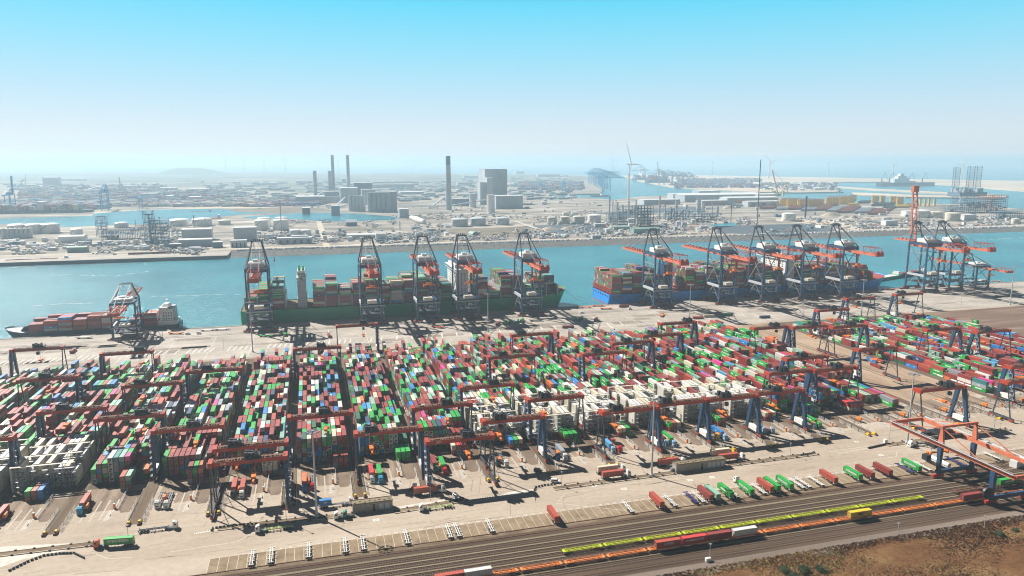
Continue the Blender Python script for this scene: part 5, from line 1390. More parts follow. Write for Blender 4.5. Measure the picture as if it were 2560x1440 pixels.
island([(-10, 1388), (232, 1360)], 'long kerbed island leading to the orange red truck')
island([(545, 1322), (700, 1304), (880, 1287)], 'long kerbed island carrying the nearest tall mast')
island([(985, 1280), (1060, 1268), (1160, 1250)], 'kerbed island between the short station and the barrier blocks')
island([(1385, 1222), (1500, 1206), (1690, 1181)], 'long kerbed island carrying the middle tall mast')
island([(1820, 1163), (1935, 1148), (2040, 1134)], 'kerbed island past the long station')
island([(2215, 1113), (2330, 1097)], 'kerbed island carrying the mast beside the rail crane')
island([(2440, 1084), (2520, 1074)], 'short shaded kerbed island by the picture edge')
x, y = at(2213, 1108); solo('switch_box', MB().box(-1, -.8, 0, 1, .8, 2.6), M['white_paint'], 'white switch box on the island at the dashed line', 'box', None, (x, y, .02))
x, y = at(1680, 1178); solo('switch_box', MB().box(-.8, -.6, 0, .8, .6, 2.0), M['grey_steel'], 'small grey switch box just before the long station', 'box', None, (x, y, .02))
x, y = at(1770, 1403); solo('switch_box', MB().box(-1.2, -.6, 0, 1.2, .6, 1.6), M['white_paint'], 'white relay cabinet at the foot of the railway signal post', 'box', None, (x, y, .02))
# a van-like service vehicle parked at the kerb hook
def vehicle(px, py, ang, label, colr='white', big=False, z=0):
    x, y = at(px, py, z); t = thing('parked_van', label, 'van', (x, y, z + .02), ang, 'service vehicles on the quay')
    mb = MB(); mb.box(-1.0, -2.4, .45, 1.0, 2.4, 1.2); mb.taper((-1.0, -1.5, 1.0, 2.35), (-.85, -.8, .85, 2.2), 1.2, 2.1); part('body', mb, pcol(colr, CAB[colr]), t)
    mb = MB(); mb.taper((-1.02, -1.4, 1.02, 1.6), (-.9, -.85, .9, 1.5), 1.35, 1.95); part('window', mb, M['glass'], t)
    mb = MB()
    for yy in (-1.5, 1.5): mb.cyl((-1.02, yy, .38), (1.02, yy, .38), .38, 10)
    part('wheel', mb, M['rubber'], t)
for px, py, a, lab in ((1388, 1206, 1.2, 'white service van parked at the hooked kerb'), (1345, 1180, 1.0, 'dark car in the crane shadow by the lanes'), (470, 836, 1.5, 'white van on the quay near the rusty gear, first'), (498, 835, 1.5, 'white van on the quay near the rusty gear, second'), (1385, 787, 1.5, 'white car on the quay by the green bow'), (1455, 783, 1.5, 'white car between the two big ships'), (1575, 774, 1.6, 'white car beside the blue hull'), (1140, 1245, .3, 'white pickup beside the barrier blocks')):
    vehicle(px, py, a, lab, 'black' if 'dark' in lab else 'white')
# rail stops (yellow) and fences at the ends of the crane lanes
def make_stop(label):
    t = thing('crane_stop', label, 'buffer stop', (0, 0, 0), 0, 'yellow crane buffers at the lane ends')
    for dx in (-2.4, 2.4):
        mb = MB(); mb.box(dx - .5, -.6, 0, dx + .5, .7, 1.5); mb.taper((dx - .45, .6, dx + .45, 2.6), (dx - .4, .6, dx + .4, 1.0), 0, 1.5); part('buffer', mb, M['yellow_paint'], t)
        mb = MB(); mb.box(dx - .7, -2.0, 0, dx + .7, -.6, .9); mb.box(dx - .2, -1.4, .9, dx + .2, -1.0, 1.8); part('base', mb, M['rust'], t)
    return t
def make_fence(label, n=4, h=1.9):
    t = thing('safety_fence', label, 'fence', (0, 0, 0), 0, 'white safety fences of the truck lanes')
    for i in range(n):
        mb = MB(); y0 = i * 6.2
        for z in (.3, h * .55, h): mb.box(-.05, y0, z - .05, .05, y0 + 4.7, z + .05)
        for q in range(5): mb.box(-.05, y0 + q * 1.15, .05, .05, y0 + q * 1.15 + .1, h)
        part('panel', mb, M['white_paint'], t)
    return t
def make_column(label):
    t = thing('lane_kiosk', label, 'kiosk', (0, 0, 0), 0, 'orange truck lane kiosks')
    mb = MB(); mb.box(-.45, -.5, 0, .45, .5, 2.4); part('cabinet', mb, M['orange_paint'], t)
    mb = MB(); mb.box(-.55, -.6, 2.4, .55, .6, 2.6); mb.cyl((0, .9, 0), (0, .9, 5.2), .09, 6); mb.bar((0, .9, 5.2), (-.9, 1.8, 5.9), .14); part('camera_post', mb, M['pale_grey'], t)
    return t
st0 = fe0 = co0 = cb0 = None
def make_cabin(label):
    t = thing('lane_cabin', label, 'cabin', (0, 0, 0), 0, 'orange cabins between the truck lanes')
    mb = MB(); mb.box(-.6, -1.8, 1.3, .6, 1.8, 3.1); part('box', mb, M['orange_paint'], t)
    mb = MB(); mb.box(-.4, -1.5, 0, .4, 1.2, 1.3); mb.box(-.8, 2.6, .2, .8, 8.5, .5)
    for q in range(5): mb.box(-.8, 2.8 + q * 1.3, .5, -.7, 2.9 + q * 1.3, 1.6); mb.box(.7, 2.8 + q * 1.3, .5, .8, 2.9 + q * 1.3, 1.6)
    part('frame', mb, M['rust'], t); return t
for k in range(-5, 15):
    s = 'at the foot of the ' + ORD[k + 7] + ' container block'
    lab = 'yellow and rusty crane buffers ' + s; loc = (AX(k), 357.5, .02)
    if st0 is None: st0 = make_stop(lab); st0.location = loc
    else: dup(st0, loc, 0, lab)
    if k in (12,): pass
    for nm_, dx, y0 in (('near lane edge', 3.7, 359), ('lane side', -3.7, 359)):
        lab = f"white safety fence on the {'truck' if dx > 0 else 'pad'} side of the crane lane {s.replace('at the foot of', 'before')}"; loc = (AX(k) + dx, y0, .02)
        if fe0 is None: fe0 = make_fence(lab); fe0.location = loc
        else: dup(fe0, loc, 0, lab)
    lab = f"low white fence beside the earth pad {s}"; dup(fe0, (AX(k) + 5.6 + 18.6, 376, .02), 0, lab)
    lab = f"orange kiosk with camera post {s}"; loc = (AX(k) + 5.6 + 16.9, 377.5, .02)
    if co0 is None: co0 = make_column(lab); co0.location = loc
    else: dup(co0, loc, 0, lab)
    lab = f"orange cabin between the truck lanes {s}"; loc = (AX(k) + 5.6 + 4.2, 379.5, .02)
    if cb0 is None: cb0 = make_cabin(lab); cb0.location = loc
    else: dup(cb0, loc, 0, lab)

# ------------------------------------------------------------------ loose gear and containers on the quay apron
random.seed(51)
def loose(px, py, cn, ang, lab, tiers=1, L_=CL):
    x, y = at(px, py)
    return container(cn, x, y, .02, lab, 'containers standing loose on the quay', ang, L_)
LOOSE = [(183, 880, 'maroon', 0, 'lone maroon container on the quay beside the first crane'), (823, 842, 'maroon', 0.05, 'small red container under the idle gantry on the quay'), (712, 838, 'green', 0.1, 'green container in shadow at the stern of the green ship'),
 (755, 845, 'green', 0.1, 'second green container in shadow at the stern of the green ship'), (775, 846, 'dark green', 0.1, 'dark green container in shadow at the stern of the green ship'), (1245, 812, 'maroon', -.5, 'maroon container leading the shaded row by the bow crane'), (1262, 810, 'green', -.5, 'green container second in the shaded row by the bow crane'),
 (1275, 808, 'dark green', -.5, 'dark green container third in the shaded row by the bow crane'), (1292, 806, 'pale green', -.5, 'pale container in the shaded row by the bow crane'), (1305, 804, 'green', -.5, 'last green container of the shaded row by the bow crane'),
 (1435, 800, 'green', -.6, 'green container behind the tank containers'), (1452, 798, 'dark green', -.6, 'dark green container behind the tank containers'), (1420, 820, 'maroon', 1.45, 'long maroon container lying across the quay'), (1490, 801, 'brick red', -.6, 'brick red container alone on the pale quay'),
 (1560, 768, 'maroon', 1.5, 'maroon container on the quay below the blue stern'), (1745, 797, 'brick red', 1.4, 'red container in the shaded row behind the mast'), (1772, 793, 'cream', 1.4, 'cream container in the shaded row behind the mast'), (1818, 790, 'dark green', 1.4, 'dark green container ending the shaded row'),
 (1912, 795, 'navy', 1.5, 'navy container alone on the sunlit quay'), (1945, 752, 'white', 1.5, 'white container under the third crane of the blue ship'), (2195, 905, 'brick red', -.1, 'red container on the bare sandy strip under a gantry'), (2190, 918, 'maroon', -.1, 'maroon container on the bare sandy strip under a gantry')]
for px, py, cn, a, lab in LOOSE: loose(px, py, cn, a, lab)
x, y = at(2180, 912); container('blue', x, y, 2.8, 'blue container stacked on the bare sandy strip', 'containers standing loose on the quay', -.1)
x, y = at(2438, 812); container('green', x, y, .02, 'lower green container alone at the brown storage field', 'containers standing loose on the quay', 0, CS); container('green', x, y, 2.8, 'upper green container alone at the brown storage field', 'containers standing loose on the quay', 0, CS)
# shuttle vehicles carrying nothing
def agv(px, py, a, lab, colr):
    x, y = at(px, py); t = thing('transport_vehicle', lab, 'vehicle', (x, y, .02), a, 'driverless flat vehicles on the quay')
    mb = MB(); mb.box(-1.5, -7, .9, 1.5, 7, 1.5); mb.box(-1.5, -7.2, 1.5, 1.5, -6.4, 2.1); mb.box(-1.5, 6.4, 1.5, 1.5, 7.2, 2.1); part('deck', mb, colr, t)
    for yy in (-4.5, 4.5):
        for sx in (-1, 1): mb = MB(); mb.cyl((sx * .9, yy, .8), (sx * 1.5, yy, .8), .8, 12); part('wheel', mb, M['rubber'], t)
for px, py, a, lab, cm in ((210, 846, 1.4, 'white framed flat vehicle on the quay by the dark ship', 'white_paint'), (440, 835, 1.3, 'rusty orange gear carrier at the dark ship stern', 'wagon_orange'), (520, 827, 1.5, 'low white trailer on the quay edge, first', 'white_paint'), (555, 825, 1.5, 'low white trailer on the quay edge, second', 'white_paint'),
 (1465, 770, 1.4, 'orange flat vehicle on the quay edge, first of three', 'wagon_orange'), (1495, 766, 1.4, 'orange flat vehicle on the quay edge, second of three', 'wagon_orange'), (1515, 773, 1.4, 'orange flat vehicle on the quay edge, third of three', 'wagon_orange'), (1655, 790, -.6, 'orange flat vehicle on the sunlit slabs', 'wagon_orange'),
 (1095, 820, .9, 'red flat vehicle under the second crane', 'crane_orange'), (665, 842, 1.3, 'dark flat vehicle beside the ship stern crane', 'hull_green'), (1340, 803, 1.4, 'dark flat vehicle near the bow crane', 'black_steel'), (2260, 722, 1.4, 'red flat vehicles parked at the blue bow, first', 'crane_orange'), (2225, 725, 1.4, 'red flat vehicles parked at the blue bow, second', 'crane_orange'),
 (2490, 705, 1.5, 'rusty flat vehicle on the bare quay edge', 'wagon_orange'), (2195, 918 - 12, 1.3, 'flat vehicle beside the sandy strip', 'dark_steel')):
    agv(px, py, a, lab, M[cm])
# idle gantry standing on the quay side with slim legs
r = dup(RM[1], (16 + 26, 662, .12), 0, 'orange gantry crane standing idle between block and green ship') if False else None
# tank containers on the crane lane edges: frame and white cylinder
def tankc(x, y, lab, z=.02):
    t = thing('tank_container', lab, 'tank container', (x, y, z), 0, 'white tank containers beside the blocks')
    mb = MB(); mb.cyl((0, -2.8, 1.25), (0, 2.8, 1.25), 1.08, 14); part('tank', mb, M['white_paint'], t)
    mb = MB()
    for sy in (-2.95, 2.95):
        for sx in (-1.12, 1.12): mb.box(sx - .07, sy - .07, 0, sx + .07, sy + .07, 2.5)
        mb.box(-1.2, sy - .07, 2.42, 1.2, sy + .07, 2.56); mb.box(-1.2, sy - .07, 0, 1.2, sy + .07, .14); mb.bar((-1.1, sy, .1), (1.1, sy, 2.4), .1)
    part('frame', mb, M['grey_steel'], t); return t
t0 = None; n = 0
for k, ys in ((0, (432, 438.5, 445)), (2, (470, 476.5, 483, 492, 498.5, 505)), (3, (520, 526.5, 533)), (5, (450, 456.5)), (14, (420, 426.5, 433, 446)), (9, (455, 461.5))):
    for i, y in enumerate(ys):
        x = AX(k) + 3.6 + 1.0; z = .02
        lab = f"white tank container, {ORD[i + 1]} in line along the edge of the {ORD[k + 7]} block"
        if t0 is None: t0 = tankc(x, y, lab)
        else: dup(t0, (x, y, z), 0, lab)
# ------------------------------------------------------------------ the far shore
ZL = 3.0
def P(*pts): return [at(x, y, ZL) for x, y in pts]
def land(name, poly, mat_, z1=ZL, z0=-6):
    mb = MB(); mb.prism(poly, z0, z1); return struct(name, mb, mat_)
R_EDGE = P((3100, 532), (2700, 527), (2560, 523), (2420, 511), (2260, 507), (2130, 506), (2010, 500), (1930, 489), (1880, 481), (1745, 481), (1690, 488), (1600, 491), (1530, 500), (1500, 496), (1440, 493))
A = [(-9000, 1478), (2900, 1478)] + R_EDGE + P((1380, 490), (1400, 484), (1500, 484), (1507, 476), (1512, 455), (1500, 441), (1440, 438), (1200, 434), (700, 430), (-700, 430)) + [(-22000, 9000)]
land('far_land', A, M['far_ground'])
land('far_terminal_land', P((1552, 439), (1600, 453), (1680, 467), (1755, 473), (1900, 480), (2000, 481), (2110, 479), (2080, 468), (2040, 461), (2110, 455), (2250, 454), (2420, 466), (2560, 477), (3000, 490), (3000, 461), (2560, 452), (1920, 441), (1700, 437)), M['beach'])
land('sand_spit', P((2037, 462), (2200, 472), (2400, 481.5), (2500, 486.5), (2500, 488.5), (2390, 485), (2200, 475.5), (2037, 464)), M['beach'], 2.2)
land('sand_bar', P((2130, 480), (2265, 486), (2400, 488.5), (2520, 489), (2510, 493), (2400, 493.5), (2265, 492), (2140, 486)), M['beach'], 2.2)
def over(name, mat_, z, *pts): mb = MB(); mb.face([(*p, z) for p in P(*pts)][::-1]); return struct(name, mb, mat_)
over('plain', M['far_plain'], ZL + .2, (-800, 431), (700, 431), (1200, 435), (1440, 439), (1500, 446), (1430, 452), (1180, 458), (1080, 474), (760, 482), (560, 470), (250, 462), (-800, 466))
mb = MB()
# sloping rock revetment and the vertical stone quay
mb.face([(-140, 1405, -3.6), (2900, 1405, -3.6), (2900, 1478, ZL), (-140, 1478, ZL)]); mb.face([(-140, 1405, -3.6), (-140, 1478, ZL), (-220, 1478, ZL), (-170, 1412, -3.6)])
struct('rock_bank', mb, M['rock'])
mb = MB(); mb.box(-9000, 1398, -6, -150, 1479, 2.8); struct('stone_quay', mb, M['quay_paving'])
mb = MB(); mb.box(-9000, 1394, -6, -150, 1398, 3.1); struct('stone_quay_wall', mb, M['black_steel'])
mb = MB(); mb.face([(-9000, 1492, ZL + .1), (2900, 1492, ZL + .1), (2900, 1506, ZL + .1), (-9000, 1506, ZL + .1)]); mb.face([(-140, 1479, ZL + .1), (2900, 1479, ZL + .1), (2900, 1484, ZL + .1), (-140, 1484, ZL + .1)]); struct('bank_road', mb, M['sand'])
W2 = M['water']
over('water', W2, ZL + .25, (-700, 552), (0, 547), (230, 540), (236, 533), (360, 525), (500, 521), (600, 524), (700, 531), (610, 536), (520, 545), (440, 558), (300, 562), (160, 568), (130, 563), (0, 561), (-700, 570))
over('water', W2, ZL + .3, (690, 536), (775, 531), (850, 533), (905, 535), (1000, 543), (985, 550), (900, 552), (812, 554), (740, 548), (640, 548), (600, 543))
over('field', M['field'], ZL + .12, (1118, 575), (1300, 566), (1392, 590), (1160, 594)); over('field', M['far_dark'], ZL + .12, (1300, 565), (1470, 558), (1530, 577), (1400, 587))
over('field', M['far_dark'], ZL + .12, (1800, 566), (2090, 556), (2110, 575), (1960, 588), (1790, 583)); over('field', M['field'], ZL + .12, (850, 572), (985, 568), (988, 575), (845, 579))
over('field', M['field'], ZL + .3, (560, 524), (760, 517), (840, 526), (720, 532), (600, 530)); over('pond', W2, ZL + .12, (1770, 562), (1830, 556), (1855, 563), (1800, 570))
over('field', M['far_dark'], ZL + .12, (1480, 533), (1720, 517), (1800, 521), (1560, 540)); over('road', M['sand'], ZL + .3, (790, 552), (803, 552), (826, 618), (808, 618)); over('road', M['sand'], ZL + .3, (1284, 553), (1290, 552), (1400, 588), (1390, 590))
over('road', M['sand'], ZL + .3, (1940, 545), (2100, 553), (2160, 575), (2090, 578), (2080, 566), (1940, 552)); over('quay_strip', M['beach'], ZL + .35, (230, 531), (560, 516), (690, 520), (560, 521), (360, 525), (236, 534))

def bld(px0, px1, py, topy, depth, mat_, label, roof=None, cat='building', name='warehouse', gable=0.0, doors=0, z=ZL, doorm='glass', group=None):
    x0, y = at(px0, py, z); x1 = atY(px1, py, y)[0]; h = hgt((px0 + px1) / 2, py, topy, z)
    t = thing(name, label, cat, (x0, y, z), 0, group); W = x1 - x0
    mb = MB(); mb.box(0, 0, -.5, W, depth, h); part('wall', mb, M[mat_] if isinstance(mat_, str) else mat_, t)
    mb = MB()
    if gable:
        mb.face([(-.5, -.5, h), (W + .5, -.5, h), (W + .5, depth / 2, h + gable), (-.5, depth / 2, h + gable)]); mb.face([(W + .5, depth + .5, h), (-.5, depth + .5, h), (-.5, depth / 2, h + gable), (W + .5, depth / 2, h + gable)])
        mb.face([(-.4, -.5, h), (-.4, depth / 2, h + gable), (-.4, depth + .5, h)]); mb.face([(W + .4, -.5, h), (W + .4, depth + .5, h), (W + .4, depth / 2, h + gable)])
    else: mb.box(-.5, -.5, h, W + .5, depth + .5, h + .6)
    part('roof', mb, M[roof or 'white_paint'], t)
    for i in range(doors): mb = MB(); x = W * (i + .5) / doors; mb.box(x - W / doors * .18, -.25, 0, x + W / doors * .18, 0, h * .65); part('door', mb, M[doorm], t)
    return t
def tank(px, py, hw, topy, label, mat_='white_paint', dome=.2, group='storage tanks on the far shore'):
    x, y = at(px, py, ZL); d = proj(x, y, ZL)[2]; r = hw * d / FPX; y += r; h = hgt(px, py, topy, ZL)
    t = thing('storage_tank', label, 'tank', (x, y, ZL), 0, group)
    mb = MB(); mb.cyl((0, 0, -.5), (0, 0, h), r, 20, cap=False); part('shell', mb, M[mat_], t)
    mb = MB(); mb.dome(0, 0, h, r, max(.6, r * dome), 20, 3); part('roof', mb, M[mat_], t)
    mb = MB(); n = 10
    for i in range(n): a = math.pi + i * 1.6 / n; b_ = math.pi + (i + 1) * 1.6 / n; mb.bar((r * 1.02 * math.cos(a), r * 1.02 * math.sin(a), h * i / n), (r * 1.02 * math.cos(b_), r * 1.02 * math.sin(b_), h * (i + 1) / n), .5, .8)
    part('stair', mb, M['far_steel'], t); return t
def column(px, py, topy, hw, label, mat_='far_grey', name='process_column', cat='column', plat=True, group='process columns on the far shore', top=None, taper=1.0):
    x, y = at(px, py, ZL); d = proj(x, y, ZL)[2]; r = max(.35, hw * d / FPX); h = hgt(px, py, topy, ZL)
    t = thing(name, label, cat, (x, y, ZL), 0, group)
    mb = MB(); mb.cyl((0, 0, -.5), (0, 0, h * (.84 if top else 1)), r, 14, r * taper); part('shaft', mb, M[mat_], t)
    if top: mb = MB(); mb.cyl((0, 0, h * .84), (0, 0, h), r * taper, 14, r * taper * .97); part('top_band', mb, M[top], t)
    if plat:
        mb = MB(); n = max(2, int(h / 14))
        for i in range(n): z = h * (i + 1) / n - 1; mb.cyl((0, 0, z), (0, 0, z + .6), r * taper * 1.28 + .4, 12)
        part('platform', mb, M['far_steel'], t)
    return t
def frame(px, py, topy, wpx, label, depth=22, mat_='far_steel', name='process_frame', cat='plant', seed=1):
    """open steel structure crowded with vessels"""
    random.seed(seed); x0, y = at(px - wpx / 2, py, ZL); x1 = atY(px + wpx / 2, py, y)[0]; h = hgt(px, py, topy, ZL); W = x1 - x0
    t = thing(name, label, cat, (x0, y, ZL), 0, 'open process structures on the far shore')
    mb = MB(); nf = max(2, int(h / 7)); nc = max(1, int(W / 9))
    for i in range(nc + 1):
        for yy in (0, depth / 2, depth): mb.bar((W * i / nc, yy, 0), (W * i / nc, yy, h), .9)
    for f in range(1, nf + 1):
        z = h * f / nf
        for yy in (0, depth / 2, depth): mb.bar((0, yy, z), (W, yy, z), .8)
        for i in range(nc + 1): mb.bar((W * i / nc, 0, z), (W * i / nc, depth, z), .6)
        if f % 2: mb.box(0, 0, z, W, depth, z + .25)
    part('steelwork', mb, M[mat_], t)
    for q in range(max(3, int(W * h / 260))):
        mb = MB(); a = random.uniform(0, W); z = random.uniform(0, h * .7); r = random.uniform(1.4, 3.4); yy = random.uniform(0, depth)
        if random.random() < .6: mb.cyl((a, yy, z), (a, yy, z + random.uniform(6, 16)), r, 10)
        else: mb.cyl((a, yy, z), (min(W, a + random.uniform(6, 16)), yy, z), r * .8, 10)
        part('vessel', mb, M[random.choice(['far_grey', 'pale_grey', 'white_paint', 'far_dark'])], t)
    return t
def turbine(px, py, hub, bl, rz, a0, label, dist=None):
    x, y = at(px, py, ZL); h = hgt(px, py, hub, ZL)
    t = thing('wind_turbine', label, 'wind turbine', (x, y, ZL), rz, 'white wind turbines')
    d = proj(x, y, ZL)[2]; L_ = bl * d / FPX; r = L_ * (.034 if bl > 50 else .055)
    mb = MB(); mb.cyl((0, 0, 0), (0, 0, h), r * 1.25, 12, r * .7); part('tower', mb, M['white_paint'], t)
    mb = MB(); mb.box(-r * .9, -r * 2.2, h - r * .8, r * .9, r * 2.6, h + r * .9); part('nacelle', mb, M['white_paint'], t)
    for i in range(3):
        a = R(a0 + 120 * i); u = Vector((math.sin(a), 0, math.cos(a))); n = Vector((math.cos(a), 0, -math.sin(a)))
        mb = MB(); o = Vector((0, -r * 3, h)); p = [(0, .35), (.12, 1.0), (.4, .72), (1.0, .12)]
        for (a1, w1), (a2, w2) in zip(p, p[1:]):
            q1, q2 = o + u * L_ * a1, o + u * L_ * a2; w1 *= r * .9; w2 *= r * .9
            mb._hex([tuple(q1 - n * w1 - Vector((0, r * .12, 0))), tuple(q1 + n * w1 * .6 - Vector((0, r * .12, 0))), tuple(q1 + n * w1 * .6 + Vector((0, r * .12, 0))), tuple(q1 - n * w1 + Vector((0, r * .12, 0))),
                     tuple(q2 - n * w2 - Vector((0, r * .1, 0))), tuple(q2 + n * w2 * .6 - Vector((0, r * .1, 0))), tuple(q2 + n * w2 * .6 + Vector((0, r * .1, 0))), tuple(q2 - n * w2 + Vector((0, r * .1, 0)))])
        part('blade', mb, M['white_paint'], t)
    return t
turbine(1571, 500, 411, 64, R(35), -28, 'big near wind turbine towering over the refinery')
TB = [(440, 422, 404, 11, 'lone small wind turbine above the mound'), (565, 431, 400, 15, 'first wind turbine past the mound'), (609, 429, 400, 14, 'front one of the two overlapping turbines past the mound'), (614, 428, 401, 13, 'rear one of the two overlapping turbines past the mound'),
 (661, 431, 401, 15, 'wind turbine left of the power station chimneys, nearer them'), (714, 433, 400, 15, 'wind turbine just before the four chimneys'), (805, 424, 399, 12, 'faint turbine beside the short chimney'), (846, 436, 404, 13, 'turbine between the two tall chimneys'),
 (908, 423, 398, 13, 'wind turbine just past the tall chimneys'), (1013, 424, 399, 13, 'first turbine of the close row before the white tower'), (1031, 431, 403, 13, 'second turbine of the close row before the white tower'), (1043, 425, 401, 12, 'third turbine of the close row before the white tower'),
 (1053, 424, 400, 12, 'last turbine of the close row before the white tower'), (1532, 432, 402, 20, 'faint turbine just left of the big near turbine'), (1781, 436, 406, 24, 'pale turbine beyond the far container cranes'), (1921, 446, 406, 30, 'pale turbine behind the orange crawler crane'),
 (2070, 441, 408, 23, 'turbine standing on the beach above the yellow pieces'), (2231, 446, 411, 26, 'turbine behind the white and blue work ship'), (2402, 449, 413, 28, 'turbine beside the jack-up rig legs')]
for i, (px, py, hb, bl, lab) in enumerate(TB): turbine(px, py, hb, bl, R([10, 60, 35, -20, 80][i % 5]), [10, -25, 40, 75][i % 4], lab)
ground_mat_far_hill = paint('hill_grass', (0.10, 0.13, 0.08), rough=.95, var=.3, scale=.01)
# mound
mb = MB(); n = 26; hx = [at(365 + (570 - 365) * i / n, 437, ZL) for i in range(n + 1)]
top = hgt(480, 437, 420.5, ZL)
prof = [0, .12, .28, .46, .62, .74, .84, .90, .94, .97, 1, .99, 1, 1, .99, .97, .94, .9, .84, .76, .66, .55, .42, .3, .18, .07, 0]
for j, s in enumerate((0, .7, 1, .7, 0)):
    for i in range(n + 1): mb.v.append((hx[i][0], hx[i][1] + j * 260, ZL + top * prof[i] * s))
for j in range(4):
    for i in range(n): a = j * (n + 1) + i; mb.f.append((a, a + 1, a + n + 2, a + n + 1)); mb.m.append(0); mb.c.append(None)
struct('hill', mb, ground_mat_far_hill)
# power station
column(835, 500, 388, 4.4, 'first of the two tallest dark chimneys', 'far_grey', 'chimney', 'chimney', True, 'power station chimneys', None, .8)
column(873, 503, 388, 4.4, 'second of the two tallest dark chimneys, above the silos', 'far_grey', 'chimney', 'chimney', True, 'power station chimneys', None, .8)
column(790, 502, 427, 4.2, 'shorter grey chimney standing apart from the tall pair', 'far_grey', 'chimney', 'chimney', True, 'power station chimneys')
column(827, 502, 427, 4.0, 'shorter grey chimney in front of the first tall one', 'far_grey', 'chimney', 'chimney', True, 'power station chimneys')
column(1122, 525, 390, 7.6, 'wide pale tower chimney with grey top', 'far_grey', 'chimney', 'chimney', False, 'power station chimneys', 'far_steel', .78)
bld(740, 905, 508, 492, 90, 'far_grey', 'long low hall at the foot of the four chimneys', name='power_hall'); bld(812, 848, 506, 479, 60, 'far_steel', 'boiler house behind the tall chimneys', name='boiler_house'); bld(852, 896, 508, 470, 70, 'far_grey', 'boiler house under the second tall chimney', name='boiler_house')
bld(886, 932, 500, 457, 70, 'far_steel', 'square block with roof mast behind the ribbed silos', name='boiler_house'); bld(905, 940, 512, 474, 40, 'far_grey', 'pale block touching the ribbed silos', name='boiler_house')
for i in range(5): column(876 + i * 8.6, 528, 488 + (i % 2), 4.3, f'pale silo, {ORD[i + 1]} in the light blue row', 'pale_grey', 'silo', 'silo', False, 'light silos')
for i in range(5): column(925 + i * 3.2 + (i * 8.2), 530, 481, 5.6, f'grey silo, {ORD[i + 1]} in the darker row', 'far_grey', 'silo', 'silo', False, 'dark silos')
bld(941, 993, 529, 480, 8, 'far_grey', 'ribbed grey wall behind the darker silo row', name='silo_block')
bld(1213, 1268, 510, 423, 110, 'far_grey', 'tallest grey windowless boiler house', roof='far_grey', name='boiler_house'); bld(1201, 1243, 512, 456, 50, 'far_grey', 'lower grey block in front of the tallest boiler house', roof='far_grey', name='boiler_house')
bld(1218, 1232, 456 + 56, 444, 30, 'pale_grey', 'sloping chute house on the lower grey block', name='boiler_house'); bld(1240, 1307, 522, 490, 60, 'far_grey', 'wide low block beside the tallest boiler house', name='turbine_hall')
column(1227, 531, 487, 10, 'white round silo in front of the lower grey block', 'white_paint', 'silo', 'silo', False, 'white silos'); column(1182, 518, 484, 9, 'white silo between tower chimney and boiler house', 'pale_grey', 'silo', 'silo', False, 'white silos')
bld(1130, 1175, 515, 497, 40, 'far_steel', 'dark machinery building behind the pale tower', name='turbine_hall'); bld(999, 1022, 545, 523, 30, 'far_grey', 'grey cube at the head of the inner basin', name='pump_house')
def conveyor(a, za, b_, zb, label):
    (x0, y0), (x1, y1) = at(*a, ZL), at(*b_, ZL); t = thing('conveyor', label, 'conveyor', (0, 0, 0), 0, 'sloping coal conveyors')
    mb = MB(); mb.bar((x0, y0, ZL + za), (x1, y1, ZL + zb), 5, 4); part('gallery', mb, M['pale_grey'], t)
    mb = MB()
    for i in range(1, 6): f = i / 6; mb.bar((x0 + (x1 - x0) * f, y0 + (y1 - y0) * f, ZL), (x0 + (x1 - x0) * f, y0 + (y1 - y0) * f, ZL + za + (zb - za) * f), 1.4)
    part('trestle', mb, M['far_steel'], t)
conveyor((1075, 521), 3, (1116, 507), 30, 'conveyor climbing to the pale tower chimney'); conveyor((995, 518), 5, (1115, 525), 14, 'long level conveyor between silos and pale tower'); conveyor((1055, 470), 3, (1110, 455), 25, 'far conveyor beyond the pale tower')
conveyor((838, 522), 8, (870, 505), 30, 'conveyor at the foot of the light silo row'); conveyor((770, 505), 4, (812, 490), 26, 'conveyor by the shorter chimneys'); conveyor((1120, 525), 14, (1215, 515), 24, 'conveyor from pale tower to boiler house'); conveyor((868, 506), 14, (910, 488), 44, 'steep conveyor over the light silos')
bld(756, 776, 536, 520, 30, 'far_dark', 'dark unloader house at the inner basin', name='unloader'); bld(829, 850, 540, 515, 20, 'far_steel', 'dark tower at the inner basin edge', name='unloader')
# wide background halls and coal heaps on the plain
random.seed(61)
for i, (a, b_, y, ty) in enumerate(((640, 690, 462, 458), (740, 780, 458, 453), (855, 865, 458, 447), (930, 1040, 459, 454), (930, 1035, 470, 461), (1000, 1060, 486, 480), (1145, 1180, 462, 456), (1160, 1195, 445, 440), (150, 210, 452, 448), (300, 340, 470, 464), (400, 440, 476, 470), (470, 520, 478, 473), (1290, 1310, 435, 428), (1345, 1400, 442, 436), (1500, 1550, 433, 428), (108, 145, 466, 444), (350, 392, 494, 484), (415, 430, 498, 490), (470, 500, 500, 493))):
    bld(a, b_, y, ty, 80, random.choice(['far_grey', 'far_steel', 'far_grey', 'pale_grey']), 'faint pale hall far off on the hazy plain', name='far_hall', group='faint halls on the hazy plain')
